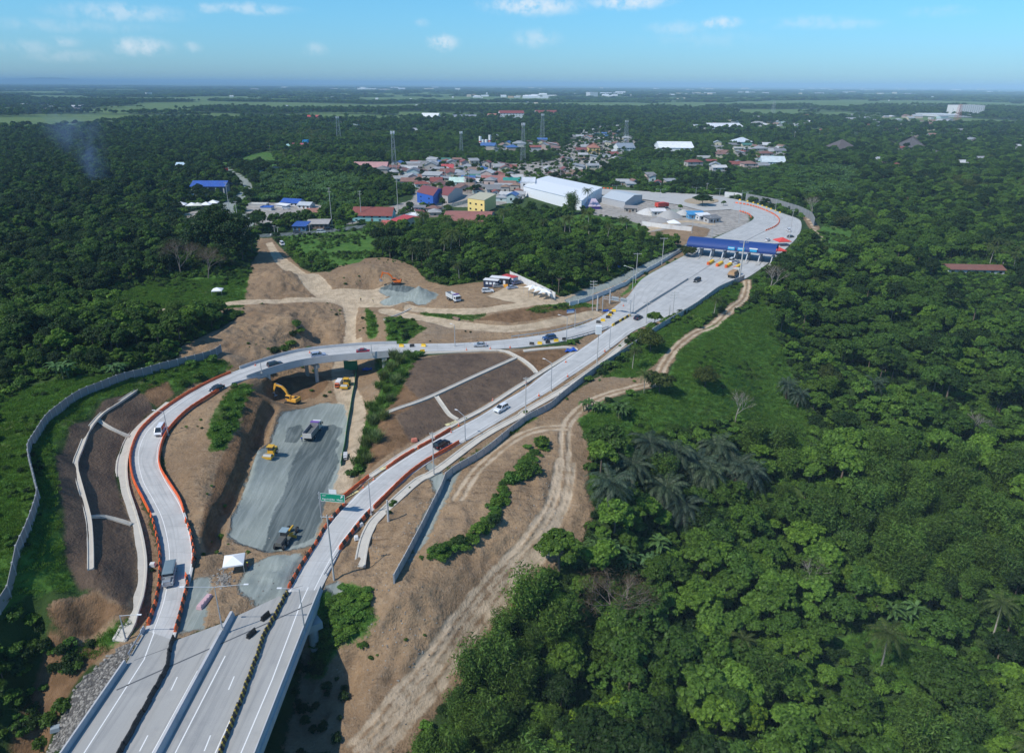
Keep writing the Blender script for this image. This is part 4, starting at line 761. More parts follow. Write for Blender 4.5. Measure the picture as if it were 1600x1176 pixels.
for k, (x, y, c) in enumerate([(627.5, 541.5, 1), (644, 541.5, 0), (662, 541, 1), (660, 550, 1), (831, 538.5, 0), (843.5, 537.5, 1), (856, 536, 0), (869, 533.5, 1), (882, 531, 0), (935, 504.5, 0), (942, 501.5, 1), (950, 496.5, 0), (952.5, 493.5, 1), (955, 490.5, 0), (959, 486.5, 1)]):
    o = link('yellow_barrier' if c else 'black_barrier', B_yl if c else B_bl); o.location = RD(x, y); o.rotation_euler = (0, 0, rng.uniform(-.3, .3)); w = 'beside the overpass end' if k < 4 else ('along the lower edge of the link road near the gore' if k < 9 else 'across the upper lane before the sign gantry')
    tag(o, ('yellow' if c else 'black')+' plastic block '+w, 'road barrier', ('yellow' if c else 'black')+' blocks '+w)
run([(956, 510), (988, 491.5)], lambda i, n: ((B_yl, 'yellow_barrier', 'yellow barrier in the yellow and black line at the head of the median') if i in (0, 3, 5, 7, 8) else (B_bl, 'black_barrier', 'black barrier in the yellow and black line at the head of the median')), 1.8, None, 'road barrier', 'barriers at the head of the median')
run([(992, 489.5), (1020, 471), (1053, 451), (1075, 437)], lambda i, n: (B_cream, 'concrete_barrier', None), 2.0, 'grey concrete barrier in the median line below the toll plaza', 'road barrier', 'concrete barriers below the toll plaza', jit=.01, rj=.005)
run([(1196, 361), (1208, 356), (1216, 350), (1217, 342), (1205, 333), (1176, 322), (1147, 317)], lambda i, n: (B_or, 'orange_barrier', None), 3.2, 'orange barrier in the red curving line beyond the toll plaza', 'road barrier', 'barriers curving beyond the toll plaza', jit=.1); run([(1155, 330), (1170, 335), (1174, 341)], lambda i, n: (B_or, 'orange_barrier', None), 3, 'orange barrier along the inner bend by the gravel yard', 'road barrier', 'barriers on the inner bend', jit=.1)
run([(1222, 334), (1200, 325.5), (1172, 316), (1140, 311)], lambda i, n: (B_yl, 'yellow_barrier', None), 7, 'yellow block spaced along the outer edge of the far bend', 'road barrier', 'yellow blocks along the far bend'); run([(941, 294.5), (960, 295.5)], lambda i, n: (B_or, 'orange_barrier', None), 3, 'orange barrier at the far end of the road by the warehouse', 'road barrier', 'barriers by the warehouse')
# ---- guard rails
def guardrail(T, label, z=None, side=1):
    P = crom(np.array([(RD(*t) if z is None else W(*t, z)) for t in T]), 6) if len(T) > 2 else np.array([(RD(*t) if z is None else W(*t, z)) for t in T]); c = P[len(P)//2].copy(); P = P-c; root = empty('guard_rail', c, 0, label, 'guard rail')
    b = MB()
    for a, d in zip(P[:-1], P[1:]): b.bar(a+[0, 0, .62], d+[0, 0, .62], .07, .32)
    b.build('rail', M_steel, root); s = np.concatenate([[0], np.cumsum(np.linalg.norm(np.diff(P, axis=0), axis=1))])
    for t in np.arange(.2, s[-1], 2.5): p = [np.interp(t, s, P[:, k]) for k in range(3)]; b = MB(); b.box(p[0]-.07, p[0]+.07, p[1]-.07, p[1]+.07, p[2]-.3, p[2]+.72); b.build('post', M_steel, root)
guardrail([(223, 989), (214, 1004), (201, 1026)], 'steel guard rail between the left ramp and the viaduct parapet', 0); guardrail([(533, 860), (520, 880), (507, 901)], 'short steel guard rail at the foot of the straight ramp', 0)
guardrail([(799, 528), (862, 519), (904, 508), (925, 500)], 'long guard rail on the upper edge of the link road'); guardrail([(885, 531.5), (913, 524), (952, 512)], 'dashed looking guard rail on the lower edge of the link road by the gore')
# ---- cones
cm = MB(); cm.cyl((0, 0, .03), (0, 0, .75), .17, .03, 10); cm.box(-.22, .22, -.22, .22, 0, .05); cm.mi = 1; cm.cyl((0, 0, .4), (0, 0, .52), .1, .085, 10, False); cone = cm.mesh('traffic_cone', [M_orange, M_white])
for x, y in [(770, 626), (822, 598), (884, 566), (945, 549), (842, 618), (887, 588), (717, 665), (568, 762), (584, 750), (766, 545), (797, 543), (729, 547), (974, 478), (484, 551), (399, 571), (705, 676)]: o = link('traffic_cone', cone); o.location = RD(x, y); o.scale = (1.3,)*3; tag(o, 'small orange traffic cone at the edge of the concrete road', 'cone', 'traffic cones along the roads')
# ---- vehicles
def wheel(root, x, y, r=.34, w=.22):
    b = MB(); s = 1 if y > 0 else -1; b.cyl((x, y-s*w, r), (x, y, r), r, n=18); t = b.build('wheel', M_tyre, root); b = MB(); b.cyl((x, y-s*.01, r), (x, y+s*.015, r), r*.6, n=12); b.build('rim', M_rim, t)
CARS = {'sedan': (4.5, 1.78, [(-2.25, .42), (-2.22, .88), (-1.6, .98), (.95, .96), (2.1, .78), (2.25, .45), (2.2, .25), (-2.2, .25)], [(-1.75, .97), (-1.05, 1.42), (.25, 1.45), (1.05, .96)]),
        'suv': (4.8, 1.88, [(-2.4, .5), (-2.38, 1.05), (-2.2, 1.12), (1.0, 1.12), (2.2, .98), (2.4, .6), (2.35, .3), (-2.35, .3)], [(-2.3, 1.11), (-2.05, 1.72), (.3, 1.76), (1.15, 1.11)]),
        'van': (4.9, 1.85, [(-2.42, .45), (-2.42, 1.15), (1.75, 1.15), (2.35, .85), (2.45, .5), (2.4, .3), (-2.4, .3)], [(-2.4, 1.14), (-2.32, 2.02), (1.1, 2.05), (1.95, 1.14)])}
def taper_prism(b, pts, w0, w1, zlo, zhi):
    """side outline extruded across, narrowing with height"""
    n = len(pts); f = lambda z: w0+(w1-w0)*max(0, min(1, (z-zlo)/(zhi-zlo))); b.add([(x, -f(z), z) for x, z in pts]+[(x, f(z), z) for x, z in pts], [list(range(n)), list(range(2*n-1, n-1, -1))]+[(i, i+n, (i+1) % n+n, (i+1) % n) for i in range(n)])
def car(kind, col, p, h, label, cat='car', group=None, white_roof=False):
    L, Wd, body, cab = CARS[kind]; root = empty('van' if kind == 'van' else 'car', p, h, label, cat, group); pnt = pm(col, .25, .15, .02); w = Wd/2
    b = MB(); taper_prism(b, body, w, w*.95, .3, 1.1); b.build('body', pnt, root, bevel=.07)
    zt = max(z for x, z in cab); zb = cab[0][1]; b = MB(); taper_prism(b, cab, w*.93, w*.76, zb, zt); b.build('windows', M_glass, root)
    r = [(x, z) for x, z in cab if z > zb+.2]; b = MB(); x0 = r[0][0]-.02; x1 = r[-1][0]+.02; b.box(x0, x1, -w*.775, w*.775, zt-.07, zt+.05, .12, .1); b.build('roof', pnt, root, bevel=.03)
    b = MB()
    for s in (-1, 1):
        for (xa, za), (xb, zb2) in ((cab[0], cab[1]), (cab[3], cab[2]), ((-.35, zb), (-.35, zt))):
            b.bar((xa, s*w*.935, za), (xb, s*w*.77, zb2), .09, .06)
    b.build('pillars', pnt, root)
    for x in (-L*.3, L*.32):
        for s in (-1, 1): wheel(root, x, s*(w+.01), .35)
    for s in (-1, 1):
        b = MB(); b.box(L/2-.18, L/2+.02, s*w*.72-.2, s*w*.72+.2, .62, .8); b.build('headlight', M_lampw, root); b = MB(); b.box(-L/2-.02, -L/2+.1, s*w*.78-.14, s*w*.78+.14, .75, 1.0); b.build('tail_light', M_red, root)
        b = MB(); b.box(cab[3][0]-.25, cab[3][0]-.1, s*(w+.02)-.09, s*(w+.02)+.09, cab[3][1]+.02, cab[3][1]+.18); b.build('mirror', pnt, root)
    b = MB(); b.box(L/2, L/2+.03, -.5, .5, .42, .62); b.build('grille', M_black, root); return root
P2 = lambda a, b: head(RD(*a), RD(*b))
K = (.012, .013, .018); WHT = (.78, .79, .8); SIL = (.42, .44, .47)
car('suv', K, RD(690, 697), P2((690, 696), (740, 665)), 'large black SUV climbing the straight ramp beside orange barriers'); car('suv', WHT, RD(783, 641), P2((783, 640), (740, 667)), 'white SUV with dark sunroof on the straight ramp')
car('sedan', (.02, .03, .055), RD(997, 498), P2((997, 498), (1030, 480)), 'dark blue saloon car below the toll plaza near the roadside tree'); car('suv', K, RD(1089, 440), P2((1089, 440), (1060, 455)), 'black SUV driving away from the toll booths')
car('suv', (.05, .10, .22), RD(858, 530), P2((858, 529), (830, 533)), 'blue SUV on the link road beside yellow and black blocks'); car('sedan', SIL, RD(750, 541), P2((750, 541), (720, 542)), 'silver saloon car on the straight part of the link road')
car('sedan', (.30, .02, .03), RD(568, 551), P2((568, 551), (600, 549.5)), 'dark red hatchback at the right end of the overpass'); car('suv', (.35, .40, .50), RD(498, 557.5), P2((498, 557.5), (530, 553)), 'silver blue SUV in the middle of the overpass')
car('suv', (.05, .06, .075), RD(430, 572), P2((430, 572), (460, 564)), 'dark grey SUV at the left end of the overpass'); car('sedan', (.035, .045, .055), RD(339, 609), P2((339, 609), (310, 624)), 'dark grey saloon car between orange barriers on the left ramp')
car('van', WHT, RD(251, 676), P2((251, 676), (244, 690)), 'white passenger van coming down the left ramp', 'van')
car('sedan', WHT, RD(1199, 376.5), P2((1199, 376), (1225, 365)), 'white saloon car on the wide road beyond the toll canopy', group=None); car('suv', WHT, RD(1232, 361), R(80), 'white SUV near the lamp post beyond the toll plaza'); car('sedan', (.1, .13, .14), RD(1235, 371), R(30), 'dark green saloon car parked right of the road beyond the toll plaza')
car('van', WHT, RD(1143, 409), P2((1143, 409), (1152, 403)), 'white van stopped at a toll booth lane', 'van'); car('sedan', (.4, .45, .5), RD(1151, 411), P2((1151, 411), (1160, 405)), 'pale saloon car stopped in the last toll lane')
car('sedan', (.4, .45, .55), G(800, 451), R(25), 'silver car parked in the yard in front of the black cabin'); car('suv', (.12, .16, .28), G(808, 443.5), R(40), 'small dark blue car parked behind the silver one in the yard'); car('suv', WHT, G(762, 456.5), R(10), 'white car parked under the trees at the yard edge'); car('sedan', (.3, .3, .3), G(778, 449), R(12), 'grey car parked beside the black cabin')
car('sedan', WHT, G(429, 368), R(0), 'white saloon car on the town road by the dirt track junction'); car('van', WHT, G(441, 383), R(-60), 'white van parked at the top of the wide dirt track', 'van'); car('suv', (.08, .1, .14), G(465, 364.5), R(5), 'dark car parked in front of the blue roofed shop row'); car('van', WHT, G(502, 364), R(8), 'white van on the town road in front of the shop row', 'van'); car('suv', K, G(513, 359), R(10), 'black car parked at the right end of the shop row'); car('van', WHT, G(447, 327), R(5), 'white van parked beside the blue roofed house', 'van')
def jeepney(p, h):
    root = empty('jeepney', p, h, 'grey jeepney with a long flat roof going down the left ramp', 'jeepney'); g = pm((.20, .26, .28), .4, .2, .1); s2 = pm((.45, .47, .48), .3, .5, .08)
    b = MB(); b.box(-3, 1.3, -1.0, 1.0, .55, 1.35); b.build('body', s2, root, bevel=.05); b = MB(); b.box(-3.0, 1.15, -.97, .97, 1.36, 2.0, .05, .06); b.build('windows', M_glass, root)
    b = MB(); b.box(-3.15, 1.35, -1.05, 1.05, 2.0, 2.14, .05, .05); b.box(-2.9, 1.0, -.9, .9, 2.14, 2.2, .1, .1); b.build('roof', g, root, bevel=.04)
    b = MB(); b.box(1.3, 2.75, -.68, .68, .6, 1.3, .06, .14); b.build('bonnet', s2, root, bevel=.06); b = MB(); b.box(2.74, 2.82, -.62, .62, .62, 1.2); b.build('grille', M_rim, root); b = MB(); b.box(2.6, 2.98, -1.0, 1.0, .42, .6); b.build('bumper', M_rim, root)
    for s in (-1, 1):
        b = MB(); b.box(1.5, 2.75, s*.86-.18, s*.86+.18, .6, .98, .1, .05); b.build('fender', s2, root); b = MB(); b.cyl((2.8, s*.85, 1.0), (2.9, s*.85, 1.0), .14, n=12); b.build('headlight', M_lampw, root)
        for x in (-1.9, 2.1): wheel(root, x, s*1.0, .4)
    for x in (-2.2, -1.3, -.4, .5):
        for s in (-1, 1): b = MB(); b.box(x-.05, x+.05, s*.96-.05, s*.96+.05, 1.3, 2.02); b.build('pillar', s2, root)
jeepney(RD(266, 903), P2((266, 903), (262, 925)))
# ---- machines
YEL = pm((.62, .36, .03), .45); BOXG = pm((.30, .31, .33), .6)
def dump_truck(p, h, label, bed=(.30, .29, .30), cabc=(.62, .63, .64)):
    root = empty('dump_truck', p, h, label, 'dump truck'); bm_ = pm(bed, .6, .2, .2); cb = pm(cabc, .4)
    b = MB(); b.box(-4.2, 3.6, -.45, .45, .75, 1.05); b.build('chassis', M_black, root)
    b = MB(); x0, x1, w, z0, z1 = -4.4, 1.4, 1.25, 1.15, 2.75
    b.box(x0, x1, -w, w, z0, z0+.12); b.box(x0, x1, -w, -w+.12, z0+.12, z1); b.box(x0, x1, w-.12, w, z0+.12, z1); b.box(x1-.12, x1, -w+.12, w-.12, z0+.12, z1+.35); bd = b.build('bed', bm_, root)
    b = MB(); b.box(x0-.1, x0-.002, -w, w, z0+.05, z1-.1); b.build('tailgate', pm((.55, .52, .48), .6), bd); b = MB(); b.box(x1-.1, x1+1.0, -w, w, z1+.35, z1+.45); b.build('canopy', pm((.16, .08, .30), .5), bd)
    for k in range(6): b = MB(); x = x0+.3+k*1.0; b.box(x, x+.1, -w-.07, -w-.002, z0, z1); b.box(x, x+.1, w+.002, w+.07, z0, z1); b.build('rib', bm_, bd)
    b = MB(); b.box(x0+.2, x1-.3, -w+.15, w-.15, z0+.13, z0+.75, .5, .3); b.build('load', mat('grit_load', (.12, .13, .13), .95, var=.3, vscale=3), bd)
    b = MB(); b.box(1.75, 3.85, -1.2, 1.2, .85, 2.9, .08, .06); c = b.build('cab', cb, root, bevel=.08); b = MB(); b.box(3.8, 3.92, -1.05, 1.05, 1.75, 2.6, .05, .05); b.build('windscreen', M_glass, c)
    for s in (-1, 1):
        b = MB(); b.box(2.5, 3.5, s*1.2-.02, s*1.2+.02, 1.8, 2.5); b.build('side_window', M_glass, c); b = MB(); b.box(3.6, 3.7, s*1.45-.12, s*1.45+.12, 1.8, 2.4); b.build('mirror', M_black, c)
        b = MB(); b.box(3.86, 3.95, s*.85-.2, s*.85+.2, 1.05, 1.3); b.build('headlight', M_lampw, c)
        for x in (-3.2, -1.9, 2.7): wheel(root, x, s*1.25, .52, .4)
dump_truck(G(490, 679), R(84), 'grey dump truck with a purple fronted bed reversing on the dark grit')
dump_truck(G(709, 470), R(-58), 'white heavy truck parked among the gravel heaps beside the trees', (.66, .68, .68), (.7, .7, .7)); 
def excavator(p, h, label, colr, sc=1., hb=0.0):
    root = empty('excavator', p, h, label, 'excavator'); m = pm(colr, .45)
    for s in (-1, 1):
        b = MB(); b.prism([(-1.9, .15), (-1.6, 0), (1.6, 0), (1.95, .25), (1.95, .6), (1.65, .82), (-1.6, .82), (-1.95, .55)], s*1.15-.3, s*1.15+.3); b.build('track', M_black, root)
    b = MB(); b.box(-1.2, 1.2, -.85, .85, .35, .9); b.cyl((0, 0, .85), (0, 0, 1.1), .7, n=16); b.build('undercarriage', BOXG, root)
    b = MB(); b.box(-2.4, .9, -1.35, 1.35, 1.1, 1.75); b.box(-2.5, -.7, -1.33, 1.33, 1.76, 2.2, .15, .1); b.box(-.6, .8, -1.33, -.5, 1.76, 1.95); u = b.build('upper_body', m, root, bevel=.06); b = MB(); b.box(-1.9, -.9, -.8, .6, 2.2, 2.27); b.build('engine_cover', M_black, u)
    b = MB(); b.box(-.5, 1.45, .42, 1.34, 1.76, 3.0, .12, .06); c = b.build('cab', m, root, bevel=.05); b = MB(); b.box(-.3, 1.5, .4, 1.37, 2.1, 2.8, .12, .03); b.build('windows', M_glass, c)
    def lim(nm, pts, w, par_): b = MB(); b.prism(pts, -w-.15, w-.15); return b.build(nm, m, par_, bevel=.03)
    bo = lim('boom', [(.6, 1.6), (1.0, 1.5), (2.4, 3.6), (3.6, 4.65), (5.9, 5.0), (5.9, 5.35), (3.3, 5.2), (1.9, 4.1)], .26, root); st = lim('stick', [(5.5, 5.75), (6.1, 5.6), (7.1, 2.5), (6.85, 2.35), (5.45, 4.9)], .2, bo)
    b = MB(); b.prism([(6.75, 2.6), (7.2, 2.55), (7.5, 1.9), (7.2, 1.2), (6.4, 1.1), (5.95, 1.5), (6.1, 1.62), (6.6, 1.5), (6.9, 1.85)], -.7, .4); b.build('bucket', BOXG, st)
    b = MB(); b.cyl((1.3, -.15, 2.0), (3.0, -.15, 4.2), .09); b.cyl((3.4, -.15, 5.3), (5.6, -.15, 5.75), .08); b.build('hydraulic_ram', M_rim, bo); root.scale = (sc,)*3; return root
excavator(G(457, 630), R(158), 'yellow excavator digging in the brown earth below the overpass', (.70, .36, .05), 1.0); excavator(G(619, 444), R(178), 'orange excavator standing on the grit heap above the dirt crossing', (.66, .14, .01), .95)
def roller(p, h, label):
    root = empty('road_roller', p, h, label, 'road roller'); b = MB(); b.cyl((1.7, -1.05, .75), (1.7, 1.05, .75), .75, n=24); b.build('drum', mat('drum', (.34, .34, .32), .6, .3), root)
    b = MB(); b.box(.75, 2.6, -1.25, -1.08, .5, 1.0); b.box(.75, 2.6, 1.08, 1.25, .5, 1.0); b.box(2.5, 2.7, -1.25, 1.25, .45, 1.05); b.box(.6, .85, -1.2, 1.2, .5, 1.1); b.build('drum_frame', YEL, root); b = MB(); b.box(-2.5, .35, -.85, .85, .75, 1.75, .1, .05); b.build('body', YEL, root, bevel=.06)
    b = MB(); b.box(-.9, .3, -.6, .6, 1.75, 2.5); b.build('cab', M_glass, root); b = MB(); b.box(-1.1, .55, -.85, .85, 2.7, 2.82); rf = b.build('roof', YEL, root); b = MB()
    for x in (-.95, .4):
        for s in (-1, 1): b.bar((x, s*.72, 1.7), (x, s*.72, 2.7), .08, .08)
    b.build('posts', M_black, rf)
    for s in (-1, 1): wheel(root, -1.5, s*1.0, .7, .45)
roller(G(424, 712), R(-97), 'yellow road roller on the pale grit left of the dump truck'); roller(G(541, 604), R(-95), 'yellow road roller on bare soil near the green net fence')
def loader(p, h):
    root = empty('motor_grader', p, h, 'dark yellow motor grader on the wet grit at the lower end of the cutting', 'motor grader'); b = MB(); b.box(-3.4, -.6, -.75, .75, 1.0, 1.9, .1, .08); b.build('engine_body', pm((.10, .10, .09), .5), root, bevel=.05)
    b = MB(); b.prism([(-.6, 1.1), (1.2, 1.6), (3.8, 1.5), (3.8, 1.2), (1.2, 1.2), (-.6, .8)], -.16, .16); b.build('front_frame', YEL, root); b = MB(); b.box(-.9, .5, -.7, .7, 1.7, 2.9, .08, .08); c = b.build('cab', M_glass, root); b = MB(); b.box(-1.1, .7, -.85, .85, 2.92, 3.02); b.build('roof', pm((.25, .33, .36), .5), c)
    b = MB(); b.bar((1.1, -1.9, .45), (2.3, 1.9, .45), .12, .65); b.build('blade', YEL, root); b = MB(); b.bar((.6, 0, 1.5), (1.8, .9, .9), .25, .3); b.bar((.6, 0, 1.5), (1.8, -.9, .9), .25, .3); b.build('blade_arm', YEL, root)
    for s in (-1, 1):
        for x in (-2.9, -1.4, 3.5): wheel(root, x, s*1.15, .65, .4)
loader(G(447, 845), R(82))
def small_truck(p, h, label, cab, box, name='truck', cat='truck', sc=1, load=None):
    root = empty(name, p, h, label, cat); b = MB(); b.box(1.3, 2.9, -1.0, 1.0, .7, 2.2, .15, .08); c = b.build('cab', pm(cab, .4), root, bevel=.06); b = MB(); b.box(2.72, 2.92, -.85, .85, 1.4, 2.0, .05, .05); b.build('windscreen', M_glass, c); b = MB(); b.box(-3.6, 1.1, -1.15, 1.15, .85, 1.1 if load else 2.5); bd = b.build('bed' if load else 'box_body', pm(box, .6, 0, .2), root)
    if load: b = MB(); b.box(-3.4, .9, -1.05, 1.05, 1.1, 1.9, .3, .2); b.build('load', pm(load, .9, 0, .3), bd)
    b = MB(); b.box(-3.5, 2.6, -.4, .4, .5, .8); b.build('chassis', M_black, root)
    for s in (-1, 1):
        for x in (-2.5, 2.0): wheel(root, x, s*1.05, .42, .3)
    root.scale = (sc,)*3; return root
small_truck(G(529, 603), R(-92), 'small white truck with orange cab beside the road roller', (.6, .12, .03), (.65, .65, .66), sc=.7); small_truck(RD(1147, 431), P2((1147, 431), (1158, 424)), 'long flatbed lorry with a brown load just before the toll booths', (.5, .5, .48), (.25, .18, .12), 'lorry', 'lorry', 1.45, (.36, .22, .11))
small_truck(G(350, 268), R(20), 'red truck at the top end of the winding gravel road', (.4, .03, .02), (.45, .03, .02), sc=1.4); small_truck(G(540, 716), R(-80), 'small white site machine at the end of the green net fence', (.62, .62, .62), (.5, .5, .5), 'site_machine', 'site machine', .45)
small_truck(G(1035, 325), R(30), 'red truck parked by the gravel heaps beyond the grey warehouse', (.5, .03, .02), (.55, .06, .04), sc=1.5)
# ---- tents and cabins
def tent(p, h, w, label, group=None, hgt_=2.3, roof=(.78, .78, .77), name='tent', star=False):
    root = empty(name, p, h, label, 'tent', group); b = MB(); a = w/2; z = hgt_
    if star: b.add([(-a, -a, z), (a, -a, z), (a, a, z), (-a, a, z), (0, 0, z+1.3), (0, -a*.55, z+.35), (a*.55, 0, z+.35), (0, a*.55, z+.35), (-a*.55, 0, z+.35)], [(0, 5, 4), (5, 1, 4), (1, 6, 4), (6, 2, 4), (2, 7, 4), (7, 3, 4), (3, 8, 4), (8, 0, 4)])
    else:
        b.add([(-a, -a, z), (a, -a, z), (a, a, z), (-a, a, z), (0, 0, z+w*.24)], [(0, 1, 4), (1, 2, 4), (2, 3, 4), (3, 0, 4)]); b.add([(-a, -a, z), (a, -a, z), (a, a, z), (-a, a, z), (-a, -a, z-.3), (a, -a, z-.3), (a, a, z-.3), (-a, a, z-.3)], [(0, 4, 5, 1), (1, 5, 6, 2), (2, 6, 7, 3), (3, 7, 4, 0)])
    b.build('canopy', pm(roof, .7, 0, .05), root)
    for x in (-a, a):
        for y in (-a, a): b = MB(); b.cyl((x*.97, y*.97, 0), (x*.97, y*.97, z), .05, n=6); b.build('leg', M_steel, root)
tent(G(368, 889), R(15), 3.9, 'white square canopy tent beside a heap of stones in the lower works yard'); tent(G(341, 461), R(10), 4, 'small white canopy tent at the edge of the forest above the left dirt track')
for k, (x, y, c, lb) in enumerate([(284, 326, .8, 'leftmost'), (301, 327, .8, 'second from left'), (310, 327, .6, 'third from left, cream'), (323, 326, .8, 'second from right'), (334, 323, .8, 'rightmost')]): tent(G(x, y), R(10), 7, lb+' of five canopy tents in a row above the big round tree', None, 3, (c, c, c*.85 if c < .7 else c))
tent(G(300, 309), R(10), 4.5, 'small white canopy in front of the long blue roofed hall', None, 2.5)
for k, (x, y, r, lb) in enumerate([(832, 460, 20, 'left'), (842, 463, 10, 'middle'), (851, 466, 0, 'right')]): tent(G(x, y), R(r), 5.5, lb+' of three joined white peaked tents in the container yard', None, 2.6, star=True)
tent(G(1082, 388.5)-[0, 0, 0], 0, 1, 'tiny blue tarpaulin shelter left of the toll canopy', None, 2, (.02, .3, .4)) if 0 else None
tent(RD(1221, 383), R(10), 7, 'upper of two red canopies at the right end of the toll plaza', None, 2.6, (.62, .06, .05)); tent(RD(1215, 398), R(10), 6, 'lower of two red canopies at the right end of the toll plaza', None, 2.6, (.62, .06, .05)); tent(G(1080, 353), 0, 6, 'white canopy on the soil bank below the gravel yard', None, 2.5) if 0 else tent(G(1052, 354), 0, 7, 'white canopy on the soil bank below the gravel yard', None, 2.5)
def cabin(p, h, L, Wd, Hh, wall, roof, label, name='site_cabin', cat='cabin', win=2):
    root = empty(name, p, h, label, cat); b = MB(); b.box(-L/2, L/2, -Wd/2, Wd/2, 0, Hh); w = b.build('wall', pm(wall, .7), root); b = MB(); b.box(-L/2-.15, L/2+.15, -Wd/2-.15, Wd/2+.15, Hh, Hh+.18); b.build('roof', pm(roof, .6), root)
    for k in range(win): x = -L/2+(k+1)*L/(win+2); b = MB(); b.box(x-.5, x+.5, -Wd/2-.05, -Wd/2-.002, 1.1, 2.0); b.build('window', M_white, w)
    b = MB(); x = L/2-L/(win+2); b.box(x-.45, x+.45, -Wd/2-.05, -Wd/2-.002, .05, 2.1); b.build('door', M_white, w)
cabin(G(782, 444), R(-14), 8, 3.2, 2.9, (.02, .022, .03), (.7, .7, .7), 'black site cabin with white roof and white door in the yard'); cabin(G(768, 447), R(-14), 6, 3, 2.7, (.02, .03, .07), (.68, .68, .68), 'smaller dark cabin half hidden by the trees in the yard'); cabin(G(797, 441), R(-40), 6, 3, 2.6, (.6, .6, .62), (.5, .06, .06), 'white cabin with a red roof by the white wall')
tag(MB().box(-1.2, 1.2, -.8, .8, 0, .9, .3, .2).build('tarpaulin_pile', pm((.75, .33, .02), .6), None, G(790, 448)), 'orange tarpaulin covered pile beside the silver car', 'covered pile')
b = MB(); b.box(-.6, .6, -.6, .6, 0, 2.2); q = b.build('portable_toilet', pm((.03, .16, .5), .5), None, G(967, 421)); b = MB(); b.box(-.65, .65, -.65, .65, 2.2, 2.4, .2, .2); b.build('roof', M_white, q); tag(q, 'blue portable toilet with white roof beside the grey service road', 'portable toilet')
for (x, y, s, lb) in [(890, 547, 2.2, 'bright blue tarpaulin spread on the tip of the central slope'), (575, 577, 1.8, 'blue tarpaulin lying below the right end of the overpass'), (947, 486, 1.3, 'small blue tarpaulin heap beside the sign gantry foot')]:
    g = G(x, y); b = MB(); N = 6; vs = [((i/N-.5)*s*2, (j/N-.5)*s*1.4, .25+.25*math.sin(i*2.1+j)*math.cos(j*1.7)) for j in range(N+1) for i in range(N+1)]; b.add(vs, [(j*(N+1)+i, j*(N+1)+i+1, (j+1)*(N+1)+i+1, (j+1)*(N+1)+i) for j in range(N) for i in range(N)]); tag(b.build('tarpaulin', M_blue, None, g, R(20)), lb, 'tarpaulin')
for (x, y, h, lb, c) in [(320, 942, 80, 'long pink and white water tank lying in the lower yard', (.55, .36, .38)), (239, 884, 95, 'white concrete block on the strip left of the left ramp', (.6, .6, .58)), (647.5, 689, 20, 'orange barrier segment lying on the brown slope', (.5, .16, .1)), (564, 821, 40, 'broken white concrete lump right of the ramp barriers', (.6, .6, .58)), (557, 842, 20, 'pale concrete lump near the foot of the straight ramp', (.6, .6, .58)), (88, 1140, 20, 'blue grey metal box at the foot of the rock slope', (.25, .3, .33)), (355, 1003, 60, 'small white drum beside the median wall', (.6, .6, .6)), (713, 499, -40, 'brown skip lying on the red bank', (.22, .14, .1))]:
    L = 3.8 if 'tank' in lb else (3.2 if 'skip' in lb else (1.6 if 'segment' in lb or 'box' in lb else 1.0)); b = MB(); b.box(-L/2, L/2, -.6, .6, 0, .8, .12, .15)
    if 'tank' in lb:
        for k in range(4): b.box(-L/2+.3+k*.9, -L/2+.7+k*.9, -.35, .35, .8, .9)
    tag(b.build('water_tank' if 'tank' in lb else ('skip' if 'skip' in lb else 'block'), pm(c, .8), None, G(x, y), R(h), bevel=.08), lb, 'tank' if 'tank' in lb else 'block')
# ---- the green net fences
M_net = mat('green_net', (.04, .25, .10), .7, var=.2); panel_wall([(558, 576), (556, 590), (552, 615), (546, 650), (540, 690), (533, 728)], 1.3, M_net, 'net_fence', 'long green net fence along the right side of the cutting', 'fence', 2.5, .08, .04, M_net)
panel_wall([(538, 576), (548, 578), (559, 577)], 3.2, M_net, 'net_fence', 'tall green net fence panels under the overpass', 'fence', 2.5, .1, .04, M_net)
